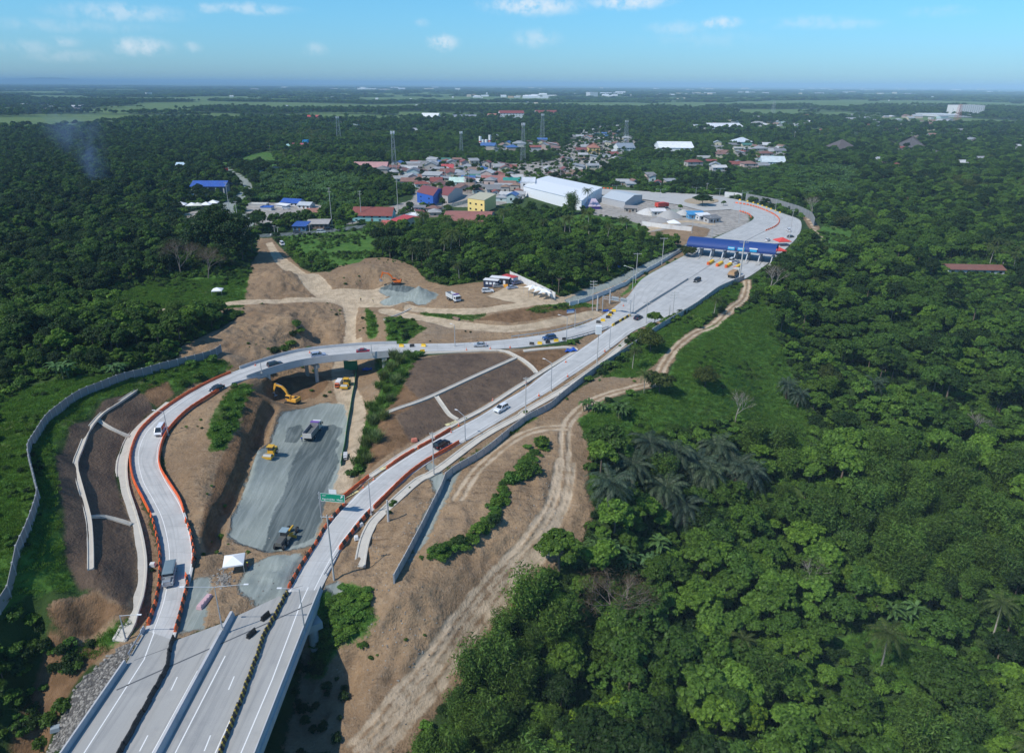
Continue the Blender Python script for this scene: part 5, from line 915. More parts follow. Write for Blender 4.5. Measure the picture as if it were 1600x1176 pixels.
# ---- people
def person(p, h, shirt, trousers, label, pose=0, hat=(.7, .6, .05)):
    root = empty('person', p, h, label, 'person'); bm = bmesh.new(); sk = bm.verts.layers.skin.verify(); V = {}
    def v(n, co, r): x = bm.verts.new(co); x[sk].radius = (r, r); V[n] = x; return x
    a = .18+pose*.15
    for n, co, r in [('pel', (0, 0, .92), .14), ('ch', (0, 0, 1.25), .16), ('nk', (0, 0, 1.47), .06), ('hd', (.02, 0, 1.62), .095), ('tp', (.01, 0, 1.72), .07), ('lh', (0, .1, .86), .10), ('lk', (.06+pose*.1, .12, .48), .07), ('la', (-.02, .12, .08), .05), ('lf', (.14, .12, .05), .04), ('rh', (0, -.1, .86), .10), ('rk', (.04, -.12, .48), .07), ('ra', (-.06-pose*.1, -.12, .08), .05), ('rf', (.1-pose*.1, -.12, .05), .04),
                     ('ls', (0, .19, 1.4), .065), ('le', (.02, .25, 1.12), .05), ('lw', (a, .25, .88), .035), ('lhd', (a+.06, .25, .8), .035), ('rs', (0, -.19, 1.4), .065), ('re', (.02, -.25, 1.12), .05), ('rw', (a, -.25, .88), .035), ('rhd', (a+.06, -.25, .8), .035)]: v(n, co, r)
    for e in ('pel ch', 'ch nk', 'nk hd', 'hd tp', 'pel lh', 'lh lk', 'lk la', 'la lf', 'pel rh', 'rh rk', 'rk ra', 'ra rf', 'ch ls', 'ls le', 'le lw', 'lw lhd', 'ch rs', 'rs re', 're rw', 'rw rhd'): a_, b_ = e.split(); bm.edges.new((V[a_], V[b_]))
    bm.verts.ensure_lookup_table(); V['pel'][sk].use_root = True; me = bpy.data.meshes.new('body'); bm.to_mesh(me); bm.free(); o = link('body', me, root); md = o.modifiers.new('s', 'SKIN'); md.use_smooth_shade = True; o.modifiers.new('u', 'SUBSURF').levels = 1
    m = bpy.data.materials.new('clothes'); m.use_nodes = True; nt = m.node_tree; tc = nn(nt, 'ShaderNodeTexCoord'); s = nn(nt, 'ShaderNodeSeparateXYZ'); nt.links.new(tc.outputs['Object'], s.inputs[0]); c = mixc(nt, mth(nt, 'GREATER_THAN', s.outputs[2], .95), trousers, shirt); c = mixc(nt, mth(nt, 'GREATER_THAN', s.outputs[2], 1.5), c, (.25, .13, .08)); nt.links.new(c, nt.nodes['Principled BSDF'].inputs['Base Color']); me.materials.append(m)
    b = MB(); b.cyl((.01, 0, 1.68), (.01, 0, 1.8), .13, .08, 12); b.cyl((.01, 0, 1.67), (.01, 0, 1.69), .17, n=12); b.build('hat', pm(hat, .5), root); b = MB()
    for s_ in (-.035, .035): b.box(.1, .115, s_-.015, s_+.015, 1.63, 1.65)
    b.box(.1, .12, -.03, .03, 1.565, 1.575); b.box(.105, .135, -.012, .012, 1.59, 1.62); b.build('face', pm((.12, .05, .04), .6), root)
person(G(472, 690), R(70), (.02, .06, .35), (.03, .04, .10), 'worker in blue clothes walking beside the dump truck', 1); person(G(583, 473), R(30), (.12, .12, .13), (.06, .05, .05), 'person in dark clothes standing at the dirt crossing', .4); person(G(564, 471), R(-60), (.03, .03, .03), (.05, .05, .05), 'person in black clothes at the left of the dirt crossing', .2); person(G(388, 889)+[0, 0, 0], R(200), (.3, .05, .05), (.05, .05, .08), 'worker in a red shirt beside the white canopy tent', .3)
# ================================================================ POSTS, POLES, MASTS
def lamp(p, h, arms, label, group=None, r=.11, m=None):
    """arms: list of (direction angle, reach, rise)"""
    root = empty('street_lamp', p, 0, label, 'street lamp', group); b = MB(); b.cyl((0, 0, 0), (0, 0, h), r*1.3, r*.7, 10); b.build('pole', m or M_steel, root); b = MB(); b.box(-.25, .25, -.25, .25, 0, .35); b.build('base', M_conc, root)
    for a, l, z in arms:
        d = Vector((math.cos(a), math.sin(a), 0)); e = d*l+Vector((0, 0, h+z)); ar = MB(); ar.cyl((0, 0, h-.1), e, .06, .045, 8); ao = ar.build('arm', m or M_steel, root); b = MB(); b.bar(e, e+d*.8, .28, .12); b.build('lamp_head', M_white, ao)
def upole(p, h, label, bars=1, group=None, wid=2.2, ang=0., r=.17, cat='utility pole'):
    root = empty('utility_pole', p, 0, label, cat, group); b = MB(); b.cyl((0, 0, -.3), (0, 0, h), r, r*.6, 10); b.build('pole', M_pole, root)
    for k in range(bars):
        z = h-.5-k*max(1.1, h*.09); d = Vector((math.cos(ang), math.sin(ang), 0))*wid/2; b = MB(); b.bar(Vector((0, 0, z))-d, Vector((0, 0, z))+d, .14, .14); c = b.build('crossarm', M_pole, root)
        for t in (-.95, -.5, .5, .95): b = MB(); b.cyl(Vector((0, 0, z))+d*t, Vector((0, 0, z+.35))+d*t, .07, .05, 6); b.build('insulator', pm((.6, .62, .6), .3), c)
def H(px, py, pt, z=None, rd=False):
    p = RD(px, py) if rd else (W(px, py, z) if z is not None else G(px, py)); return p, hgt(p, pt)
p, h = H(349, 990, 916, 0); left = head(W(333, 917, 0), W(290, 917, 0)); lamp(p+[0, 0, 1.0], h-1.0, [(R(183), 5, .1), (R(3), 5, .3)], 'tall double armed street lamp standing on the end of the median wall', r=.1)
p, h = H(476, 984, 920, 0); lamp(p, h, [(R(180), 3, .2)], 'street lamp on the right parapet of the viaduct'); p, h = H(263, 680, 643); lamp(p, h, [(R(175), 2.2, .3)], 'street lamp on the inner side of the left ramp above the white van')
p, h = H(197, 1000, 961); lamp(p, h, [(R(0), 3, .2)], 'street lamp beside the drainage channel at the foot of the left slope'); p, h = H(580, 804, 752); lamp(p, h, [], 'armless lamp post at the right barriers of the straight ramp')
p, h = H(727, 689, 650); lamp(p, h, [(R(150), 2.2, 1.2)], 'street lamp at the upper end of the orange barriers on the straight ramp'); p, h = H(861, 611, 567); lamp(p, h, [(R(150), 2.2, .8)], 'street lamp in the middle of the straight ramp'); p, h = H(952, 545, 510); lamp(p, h, [], 'lamp post at the start of the yellow and black median barriers')
p, h = H(885, 533, 495, rd=True); lamp(p, h, [(R(160), 2.5, .4)], 'street lamp on the lower edge of the link road at the gore'); p, h = H(711, 541, 508, rd=True); lamp(p, h, [(R(150), 1, .3)], 'street lamp on the link road above the silver car'); p, h = H(409, 583, 563, rd=True); lamp(p, h, [], 'short lamp post at the left end of the overpass parapet'); p, h = H(581, 555, 538, rd=True); lamp(p, h, [], 'short lamp post on the overpass near the red car')
p, h = H(989, 489, 459, rd=True); lamp(p, h, [], 'lamp post on the median near the sign gantry'); p, h = H(993, 441, 449-13); lamp(G(988, 452), 9, [(R(140), 4, .4)], 'street lamp with a long arm at the upper left corner of the plaza'); p, h = H(1112, 371, 340); lamp(p, h, [(R(180), 1.5, .2)], 'lamp post on the dry soil behind the toll canopy')
p, h = H(1232, 380, 328, rd=True); upole(p, h, 'tall pole right of the wide road beyond the toll canopy', 1, wid=1.5); p, h = H(1155, 438, 377); upole(p, h, 'very tall steel mast in front of the toll canopy', 1, wid=4, r=.4)
for (x, y, t, lb) in [(1081, 364, 338, 'left of the toll canopy'), (1154, 349, 301, 'on the inner bend by the gravel yard'), (1165, 318, 299, 'with a wide arm behind the far bend'), (1209, 345, 311, 'in the middle of the far bend'), (1124, 307, 295, 'right of the roundabout'), (1031, 311, 296, 'left of the roundabout'), (1087, 305, 293, 'behind the roundabout island'), (963, 300, 290, 'near the white warehouse end')]:
    p, h = H(x, y, t); lamp(p, h, [(0, 3, .1), (math.pi, 3, .1)], 'far street lamp '+lb)
p, h = H(522, 906, 804); upole(p, h, 'very tall concrete pole beside the foot of the straight ramp', 1, wid=2.4, ang=R(0), r=.2); p, h = H(678, 743, 675); upole(p, h, 'tall concrete pole beside the black SUV', 2, wid=1.2); p, h = H(821, 649, 589); upole(p, h, 'tall concrete pole above the white SUV between ramp and fence', 1, wid=1.4)
p, h = H(932, 578, 513); upole(p, h, 'tall concrete pole with a white box on its top by the fence', 1, wid=1.6); tag(MB().box(-.9, .9, -.5, .5, h-1.8, h+.8).build('transformer_box', M_white, None, p), 'white equipment box on top of the pole by the fence', 'equipment box')
p, h = H(925.5, 485, 438); upole(p, h, 'utility pole with three crossarms by the pale low wall', 3, wid=2.6); p, h = H(933, 485, 462); upole(p, h, 'bare thick concrete pole stub beside the three armed pole', 0, r=.4); p, h = H(952.5, 474, 453); upole(p, h, 'bare concrete post behind the sign gantry', 0, r=.35)
p, h = H(607, 814, 781); upole(p, h, 'short bare concrete post standing in the drainage channel', 0, r=.3); p, h = H(1009, 506, 471); upole(p, h, 'utility pole behind the roadside tree below the plaza', 1, wid=3); p, h = H(1045, 498, 477); upole(p, h, 'short bare post beside the right edge of the plaza', 0, r=.25); p, h = H(1051, 491, 455); upole(p, h, 'utility pole with three crossarms at the right edge of the plaza', 3, wid=3)
p, h = H(993, 442, 395); upole(p, h, 'white utility pole left of the plaza, nearer one', 1, wid=3.4); p, h = H(1034, 414, 371); upole(p, h, 'white utility pole left of the plaza, farther one', 1, wid=3.4)
for (x, y, t, lb) in [(519, 353, 293, 'right of the small shop row'), (565, 345, 298, 'in front of the turquoise house with red roof'), (622, 329, 278, 'between the town road and the green thicket'), (733, 302, 260, 'left of the yellow building'), (726, 282, 262, 'behind the red roofed halls'), (695.5, 288, 264, 'beside the pale green roofed house'), (846, 280, 250, 'behind the left part of the white warehouse'), (876, 277, 242, 'behind the middle of the white warehouse'), (896, 262, 225, 'in the distant village street'), (359, 333, 285, 'beside the blue roofed hall'), (370, 333, 314, 'on the winding road corner'), (355.5, 333, 316, 'dark one at the big tree'), (430, 370, 352, 'at the town road junction'), (435, 370, 354, 'second one at the town road junction'), (1104, 300, 286, 'in the trees behind the roundabout'), (1240, 236-13, 205, 'far right in the distant trees'), (484, 362, 350, 'in front of the brown shop row')]:
    p, h = H(x, y, t); upole(p, h, 'town utility pole '+lb, 2 if h > 14 else 1, wid=2.2, r=.2)
def lattice(p, h, w, label, col=None, cat='tower', ant=True):
    root = empty('lattice_tower', p, R(20), label, cat); m = col or M_steel; n = max(5, int(h/5)); W_ = lambda z: w*(1-.55*z/h)/2; r = max(.07, w*.014)
    for sx in (-1, 1):
        for sy in (-1, 1): b = MB(); b.bar((sx*w/2, sy*w/2, 0), (sx*W_(h), sy*W_(h), h), r*2, r*2); b.build('leg', m, root)
    b = MB()
    for k in range(n):
        z0 = h*k/n; z1 = h*(k+1)/n; a = W_(z0); c = W_(z1)
        for (x0, y0), (x1, y1) in (((-1, -1), (1, -1)), ((1, -1), (1, 1)), ((1, 1), (-1, 1)), ((-1, 1), (-1, -1))): b.bar((x0*a, y0*a, z0), (x1*c, y1*c, z1), r, r); b.bar((x1*a, y1*a, z0), (x0*c, y0*c, z1), r, r); b.bar((x0*c, y0*c, z1), (x1*c, y1*c, z1), r, r)
    b.build('bracing', m, root)
    if ant:
        b = MB(); a = W_(h); b.box(-a-.6, a+.6, -a-.6, a+.6, h, h+.15); b.build('platform', m, root)
        for k in range(6): t = k*math.pi/3; b = MB(); c, s = math.cos(t)*(a+.7), math.sin(t)*(a+.7); b.box(c-.25, c+.25, s-.2, s+.2, h-1.0, h+1.8); b.build('antenna', M_white, root)
for x, y, t, w, lb in [(617, 276, 208, 5.5, 'grey lattice phone mast rising over the town left of centre'), (817, 256, 195, 6, 'grey lattice phone mast behind the white warehouse'), (530, 222, 184, 8, 'thin distant lattice mast left of the town'), (847, 224, 180, 8, 'distant lattice mast below the long red roof'), (977, 228, 190, 8, 'distant lattice mast right of the village')]: p, h = H(x, y, t); lattice(p, h, w*(.8 if y > 240 else .8), lb)
p, h = H(721, 242, 208); lattice(p, h, 4, 'slim distant mast left of the striped water tanks'); p, h = H(1211-4, 180, 158); lattice(p, h, 10, 'far lattice pylon in the blue distance right of centre', ant=False); p, h = H(1495, 190, 163); lattice(p, h, 12, 'red and white crane mast beside the far apartment block', pm((.5, .15, .1), .5), ant=False); p, h = H(354, 135, 122); lattice(p, h, 30, 'pylon on the horizon at the left', ant=False)
# ---- signs
def sign_post():
    p, h = H(503, 810, 772); h += .6; root = empty('road_sign', p, R(-8), 'green exit sign on a tall post left of the straight ramp', 'road sign'); b = MB(); b.cyl((0, 0, -.5), (0, 0, h), .16, .13, 10); b.build('post', M_steel, root); b = MB(); b.bar((-.3, 0, h-.4), (5.6, 0, h-.4), .12, .12); b.bar((-.3, 0, h-1.5), (5.6, 0, h-1.5), .12, .12); b.build('arm', M_steel, root)
    b = MB(); b.box(.3, 5.9, -.2, -.12, h-2.1, h-.1); pn = b.build('sign_panel', M_green, root, bevel=.0); b = MB()
    for x0, x1, z0, z1 in ((.3, 5.9, h-.17, h-.1), (.3, 5.9, h-2.1, h-2.03), (.3, .37, h-2.03, h-.17), (5.83, 5.9, h-2.03, h-.17)): b.box(x0, x1, -.225, -.202, z0, z1)
    b.build('border', M_white, pn); text_mesh('Aguinaldo  Hwy.', .74, M_white, parent=pn, loc=(3.1, -.215, h-1.5)); text_mesh('EXIT', .42, M_white, parent=pn, loc=(1.2, -.215, h-.68)); b = MB(); b.prism([(4.9, h-1.05), (5.0, h-1.13), (5.28, h-.75), (5.42, h-.86), (5.45, h-.35), (5.0, h-.5), (5.14, h-.62)], -.225, -.203); b.build('arrow', M_white, pn)
    b = MB(); b.box(2.4, 4.1, -.2, -.13, h-.05, h+1.0); b.build('tab_panel', M_white, root)
sign_post()
def small_sign():
    p, h = H(898, 514, 484); root = empty('road_sign', p, R(20), 'blue and white toll sign on an arm left of the gore', 'road sign'); b = MB(); b.cyl((0, 0, 0), (0, 0, h), .13, .1, 8); b.build('post', M_steel, root); b = MB(); b.bar((0, 0, h-.3), (-3.2, 0, h-.3), .1, .1); b.build('arm', M_steel, root); b = MB(); b.box(-3.4, -.5, -.15, -.08, h-.9, h+.4); pn = b.build('sign_panel', pm((.02, .14, .42), .5), root); b = MB(); b.box(-3.4, -.5, -.175, -.152, h-.9, h-.55); b.box(-3.2, -.8, -.175, -.152, h-.35, h-.15); b.build('white_band', M_white, pn)
small_sign()
def gantry():
    a, h = H(941, 488, 462); c = RD(984, 495); e = c-a; root = empty('sign_gantry', a, 0, 'grey steel sign gantry spanning the upper carriageway', 'sign gantry'); n = np.array([-e[1], e[0], 0])/np.linalg.norm(e[:2]); b = MB(); b.cyl((0, 0, 0), (0, 0, h), .16, n=8); b.build('post', M_steel, root); b = MB(); b.cyl(e, e+[0, 0, h-e[2]], .16, n=8); b.build('post', M_steel, root)
    b = MB(); T0 = np.array([0, 0, h-.2]); T1 = e*1+[0, 0, h-.2-e[2]]
    for z in (0, -.9): b.bar(T0+[0, 0, z], T1+[0, 0, z], .14, .14)
    for k in range(10): b.bar(T0+(T1-T0)*k/10+[0, 0, -.9*(k % 2)], T0+(T1-T0)*(k+1)/10+[0, 0, -.9*((k+1) % 2)], .08, .08)
    b.build('truss', M_steel, root)
    for f0, f1 in ((.3, .55), (.62, .85)): b = MB(); b.bar(T0+(T1-T0)*f0-n*-.3+[0, 0, -.3], T0+(T1-T0)*f1-n*-.3+[0, 0, -.3], .08, 1.6); b.build('sign_panel', pm((.33, .36, .38), .5), root)
gantry()
def painted_number(s, x, y, a, sz=1.3, lb='', dz=.3):
    p = G(x, y)+[0, 0, dz]; b = MB(); b.box(-2.0, 2.0, -.6, .6, 0, .03); o = b.build('painted_number', pm((.62, .55, .28), .8), None, p, R(a)) if len(s) > 1 else empty('painted_number', p, R(a)); text_mesh(s, sz, M_black, parent=o, loc=(0, 0, .05), rot=(0, 0, 0)); tag(o, lb, 'painted number')
painted_number('334', 706, 662, 42, lb='black numerals on yellow by the gutter above the black SUV', dz=.25); painted_number('337', 605, 730, 48, lb='black numerals on yellow by the gutter at the middle of the ramp', dz=.25); painted_number('352', 548, 773, 50, lb='black numerals on yellow near the green exit sign', dz=.25); painted_number('5', 702, 751, 45, 1.6, 'single black numeral painted on the soil behind the grey fence', .15)
# ================================================================ TOLL PLAZA
def toll():
    A = W(1071, 399, 11); B_ = W(1209, 413, 11); L = float(np.linalg.norm(B_-A)); a = head(A, B_); root = empty('toll_plaza', A, a, 'blue barrel roofed toll canopy spanning the wide concrete plaza', 'toll plaza'); h0 = hgt(A, 383.5); D = 13.0; M_canopy = mat('blue_roof', (.010, .045, .20), .65, 0, var=.1, vscale=.2)
    n = 16; prof = [(D/2-D/2*math.cos(math.pi*i/n), h0+3.3*math.sin(math.pi*i/n)**.9) for i in range(n+1)]; inn = [(D/2-(D/2-.3)*math.cos(math.pi*i/n), h0-.05+3.0*math.sin(math.pi*i/n)**.9) for i in range(n+1)]; b = MB(); q = n+1
    vs = [(0, y, z) for y, z in prof]+[(L, y, z) for y, z in prof]+[(0, y, z) for y, z in inn]+[(L, y, z) for y, z in inn]; fs = []
    for i in range(n): fs += [(i, i+1, q+i+1, q+i), (2*q+i, 3*q+i, 3*q+i+1, 2*q+i+1), (i, 2*q+i, 2*q+i+1, i+1), (q+i, q+i+1, 3*q+i+1, 3*q+i)]
    fs += [(0, q, 3*q, 2*q), (n, 2*q+n, 3*q+n, q+n)]; b.add(vs, fs); rf = b.build('canopy', M_canopy, root); b = MB(); b.box(0, L, -.12, -.004, h0-.45, h0+.15); b.build('fascia', pm((.012, .035, .16), .5), rf)
    b = MB()
    for x in np.linspace(.1, L-.1, 9): b.bar((x, .3, h0-.15), (x, D-.3, h0-.15), .25, .35)
    b.build('roof_beams', M_steel, rf)
    for x, c in ((L*.515, 0), (L*.625, 0), (L*.76, 1)): b = MB(); b.box(x-1.6, x+1.6, -.3, -.15, h0+.0, h0+1.5); s = b.build('lane_sign', pm((.03, .35, .62), .4), rf); b = MB(); b.box(x-1.3, x+1.3, -.34, -.302, h0+.85, h0+1.15) if not c else b.box(x-1.9, x+1.9, -.34, -.302, h0+1.2, h0+1.8); b.build('sign_band', M_white, s)
    bx = []
    for k in range(8):
        x = L*(.02+k*.136); 
        if x > L-.3: x = L-.6
        for y, s in ((1.2, .55), (D-1.2, -.55)): b = MB(); b.bar((x-.5, y-s, 0), (x+.2, y, h0-.1), .45, .45); b.build('column', pm((.6, .62, .64), .5), root)
        isl = MB(); isl.box(x-.9, x+.9, -5, D+3, 0, .25); il = isl.build('island', M_conc, root)
        bo = MB(); bo.box(x-.7, x+.7, D*.35, D*.35+3, .26, 2.7); bt = bo.build('booth', pm((.22, .23, .26) if k > 2 else (.4, .4, .42), .5), root); w_ = MB(); w_.box(x-.73, x+.73, D*.35+.3, D*.35+2.7, 1.3, 2.3); w_.build('booth_window', M_glass, bt)
    return root, L, a
toll()
yb = MB(); yb.box(-.75, .75, -3.6, 3.6, 0, 1.1, .1, .2); yb.mi = 1; yb.cyl((0, -3.9, 0), (0, -3.9, 1.25), .75, n=14); ybm = yb.mesh('island_barrier', [M_yellow, M_orange])
for x, y, w in [(1110.5, 411, 'leftmost'), (1124.5, 413.5, 'second from left'), (1138.5, 415.5, 'third from left'), (1152.5, 418, 'rightmost')]: o = link('island_barrier', ybm); o.location = RD(x, y); o.rotation_euler = (0, 0, P2((x, y), (x+14, y-9))-R(90)); tag(o, w+' of four yellow lane barriers in front of the toll booths', 'lane barrier')
# ================================================================ BUILDINGS
_rm = {}
def rmat(c):
    if c not in _rm:
        m = mat('roof_sheet_%d' % len(_rm), c, .6, 0, var=.3, vscale=.25, dirt=(.35, (c[0]*.5+.06, c[1]*.5+.045, c[2]*.5+.03), .7), objvar=.12); _rm[c] = m; nt = m.node_tree; tc = nn(nt, 'ShaderNodeTexCoord'); w = nn(nt, 'ShaderNodeTexWave'); w.inputs['Scale'].default_value = 1.6; nt.links.new(tc.outputs['Object'], w.inputs[0]); bp = nn(nt, 'ShaderNodeBump'); bp.inputs['Strength'].default_value = .4; bp.inputs['Distance'].default_value = .1; nt.links.new(w.outputs['Fac'], bp.inputs['Height']); nt.links.new(bp.outputs[0], nt.nodes['Principled BSDF'].inputs['Normal'])
    return _rm[c]
def house(p, L, Wd, Hh, rz, roof, wall, label, cat='house', group=None, name='house', kind='gable', rh=None, nwin=3, storeys=1, over=.6, windows=True, met=0):
    root = empty(name, p-[0, 0, .3], rz, label, cat, group); wm = pm(wall, .85, 0, .14); b = MB(); b.box(-L/2, L/2, -Wd/2, Wd/2, -1, Hh); rh = Wd*.22 if rh is None else rh
    if kind == 'gable': b.add([(-L/2, -Wd/2, Hh), (-L/2, Wd/2, Hh), (-L/2, 0, Hh+rh), (L/2, -Wd/2, Hh), (L/2, Wd/2, Hh), (L/2, 0, Hh+rh)], [(0, 1, 2), (3, 5, 4)])
    w = b.build('wall', wm, root); rm = rmat(roof); o = over; b = MB()
    if kind == 'gable':
        s = rh/(Wd/2); z0 = Hh-o*s; b.add([(-L/2-o, -Wd/2-o, z0), (L/2+o, -Wd/2-o, z0), (L/2+o, 0, Hh+rh), (-L/2-o, 0, Hh+rh), (-L/2-o, Wd/2+o, z0), (L/2+o, Wd/2+o, z0)]+[(-L/2-o, -Wd/2-o, z0+.15), (L/2+o, -Wd/2-o, z0+.15), (L/2+o, 0, Hh+rh+.15), (-L/2-o, 0, Hh+rh+.15), (-L/2-o, Wd/2+o, z0+.15), (L/2+o, Wd/2+o, z0+.15)],
            [(0, 3, 2, 1), (3, 4, 5, 2), (6, 7, 8, 9), (9, 8, 11, 10), (0, 1, 7, 6), (4, 10, 11, 5), (0, 6, 9, 3), (3, 9, 10, 4), (1, 2, 8, 7), (2, 5, 11, 8)])
    elif kind == 'hip': b.add([(-L/2-o, -Wd/2-o, Hh), (L/2+o, -Wd/2-o, Hh), (L/2+o, Wd/2+o, Hh), (-L/2-o, Wd/2+o, Hh), (-L/2+Wd*.45, 0, Hh+rh), (L/2-Wd*.45, 0, Hh+rh)], [(0, 1, 5, 4), (1, 2, 5), (2, 3, 4, 5), (3, 0, 4), (0, 3, 2, 1)])
    elif kind == 'shed': b.add([(-L/2-o, -Wd/2-o, Hh+.05), (L/2+o, -Wd/2-o, Hh+.05), (L/2+o, Wd/2+o, Hh+rh), (-L/2-o, Wd/2+o, Hh+rh), (-L/2-o, -Wd/2-o, Hh+.2), (L/2+o, -Wd/2-o, Hh+.2), (L/2+o, Wd/2+o, Hh+rh+.15), (-L/2-o, Wd/2+o, Hh+rh+.15)], [(0, 3, 2, 1), (4, 5, 6, 7), (0, 1, 5, 4), (1, 2, 6, 5), (2, 3, 7, 6), (3, 0, 4, 7)])
    else:
        b.box(-L/2+.02, L/2-.02, -Wd/2+.02, Wd/2-.02, Hh+.0, Hh+.08)
        for x0, x1, y0, y1 in ((-L/2-.1, L/2+.1, -Wd/2-.1, -Wd/2+.15), (-L/2-.1, L/2+.1, Wd/2-.15, Wd/2+.1), (-L/2-.1, -L/2+.15, -Wd/2+.15, Wd/2-.15), (L/2-.15, L/2+.1, -Wd/2+.15, Wd/2-.15)): b.box(x0, x1, y0, y1, Hh+.001, Hh+.6)
    b.build('roof', rm, root)
    if windows:
        sh = Hh/storeys
        for st in range(storeys):
            for k in range(nwin):
                x = -L/2+(k+.5)*L/nwin; ww = min(1.4, L/nwin*.55)
                for s in ((-1,) if storeys*nwin > 6 else (-1, 1)):
                    b = MB(); y = s*Wd/2; b.box(x-ww/2, x+ww/2, min(y, y+s*.06), max(y, y+s*.06), st*sh+sh*.35, st*sh+sh*.78); b.build('window', M_glass, w)
        b = MB(); b.box(-.5, .5, -Wd/2-.07, -Wd/2-.003, 0, 2.1); b.build('door', pm((.16, .09, .05), .7), w)
        b = MB(); b.box(L/2+.003, L/2+.06, -.7, .7, Hh*.4, Hh*.7); b.build('window', M_glass, w); b = MB(); b.box(-L/2-.06, -L/2-.003, -.7, .7, Hh*.4, Hh*.7); b.build('window', M_glass, w)
    return root
def bld(x0, x1, yb_, hpx, depth, rz, roof, wall, label, **k):
    """a building whose front foot runs from x0 to x1 at row yb_, walls hpx rows tall"""
    a = G(x0, yb_); b = G(x1, yb_); L = float(np.linalg.norm((b-a)[:2])); m = (a+b)/2; h = hpx*mpp(m); f = np.array([-(b-a)[1], (b-a)[0], 0])/max(L, 1e-6); m = m+f*depth/2; m[2] = Z(m[0], m[1])
    return house(m, L, depth, h, math.atan2((b-a)[1], (b-a)[0])+rz, roof, wall, label, **k)
RR = (.24, .065, .05); RB = (.21, .10, .075); WW = (.68, .68, .66); GR = (.36, .37, .38); BL = (.025, .09, .36); TQ = (.25, .5, .5); BRN = (.22, .12, .08); GN = (.03, .25, .16)
def cut(T, hpx, roof, wall, label, z=None, rise=0, name='warehouse', cat='warehouse', nw=0, rd_='flat'):
    """a building from its three visible front corners (left, near, right) with parallelogram plan"""
    A, Bn, Cc = (G(*t) for t in T); z0 = min(A[2], Bn[2], Cc[2])-.5; h = hpx*mpp(Bn); D = A+Cc-Bn; P = [A, Bn, Cc, D]; c = sum(P)/4; c[2] = z0; root = empty(name, c, 0, label, cat); Q = [(p-c)[:2] for p in P]
    b = MB(); vs = [(*q, 0) for q in Q]+[(*q, h) for q in Q]; r = [(Q[0]+Q[3])/2, (Q[1]+Q[2])/2]
    if rise: m0 = (Q[1]+Q[2])/2; m1 = (Q[0]+Q[3])/2; vs += [(*m0, h+rise), (*m1, h+rise)]; b.add(vs, [(0, 1, 5, 4), (1, 2, 6, 8, 5), (2, 3, 7, 6), (3, 0, 4, 9, 7)])
    else: b.add(vs, [(0, 1, 5, 4), (1, 2, 6, 5), (2, 3, 7, 6), (3, 0, 4, 7)])
    w = b.build('wall', pm(wall, .75, 0, .08), root); b = MB()
    E = [q*1.015 for q in Q]
    if rise: m0 = (E[1]+E[2])/2; m1 = (E[0]+E[3])/2; b.add([(*q, h+.05) for q in E]+[(*m0, h+rise+.1), (*m1, h+rise+.1)], [(0, 1, 4, 5), (2, 3, 5, 4)])
    else: b.add([(*q, h+.05) for q in E]+[(*q, h+.35) for q in E], [(3, 2, 1, 0), (4, 5, 6, 7), (0, 1, 5, 4), (1, 2, 6, 5), (2, 3, 7, 6), (3, 0, 4, 7)])
    rr = b.build('roof', pm(roof, .5, 0, .1), root)
    for k in range(nw):
        t = (k+.5)/nw; p = Q[0]*(1-t)+Q[1]*t; d = (Q[1]-Q[0])/np.linalg.norm(Q[1]-Q[0]); n = np.array([d[1], -d[0]]); n = n if n[1] < 0 else -n
        for zz in (.3, .68): b = MB(); b.bar((*(p-d*.8+n*.04), h*zz), (*(p+d*.8+n*.04), h*zz), .08, h*.12); b.build('window', M_glass, w)
    return root
cut([(818, 306), (908, 329), (940, 308)], 18, (.72, .74, .75), (.74, .76, .78), 'very large white warehouse with a shallow roof beside the far road', rise=1.2); 
bld(813, 836, 303, 18, 30, 0, (.66, .68, .7), WW, 'white flat fronted block joined to the left end of the white warehouse', kind='flat', name='office_block', cat='office block', nwin=2, storeys=2)
cut([(940, 318), (976, 326), (1003, 315)], 12, (.50, .53, .54), (.40, .41, .42), 'grey block warehouse with a pale roof in front of the far road', rise=2.2)
bld(915, 937, 327, 5, 14, 0, (.5, .42, .5), (.12, .06, .35), 'low shed with patched pink roof and blue cloth at the grey warehouse', kind='shed', name='shed', cat='shed', windows=False)
cut([(731, 330), (757, 334), (775, 324)], 22, (.5, .45, .3), (.80, .62, .22), 'bright yellow three storey building with a stepped gable', name='town_building', cat='building', nw=3); p = G(743, 331); tag(MB().box(-4.5, 4.5, -.3, .3, 0, 2.6).build('gable_parapet', pm((.8, .62, .22), .8), None, p+[0, .5, 12.2]-[0, 0, 1.0], R(-14)), 'stepped yellow gable on the roof edge of the yellow building', 'gable') if 0 else None
cut([(652, 316), (677, 322), (693, 310)], 17, RR, (.02, .10, .42), 'two storey building with bright blue wall and red roof', name='town_building', cat='building', rise=2.5, nw=2)
cut([(683, 315), (700, 318), (723, 306)], 13, RR, (.45, .42, .4), 'open fronted red roofed hall right of the blue building', name='hall', cat='hall', rise=3)
bld(551, 612, 346, 10, 14, 0, RR, TQ, 'turquoise two storey house with a long red roof by the town road', nwin=5, storeys=2, rh=4)
bld(686, 758, 350, 6, 40, .1, (.33, .13, .095), (.45, .4, .35), 'broad low hall with a large faded brick red roof', name='hall', cat='hall', rh=3, nwin=6)
bld(617, 640, 356, 10, 18, R(-35), (.40, .05, .05), (.6, .5, .4), 'row house with stepped bright red roofs among the palms', rh=2, nwin=4); bld(632, 655, 349, 11, 14, R(-20), (.68, .68, .67), WW, 'white walled house with flat white roof behind the stepped red roofs', kind='flat')
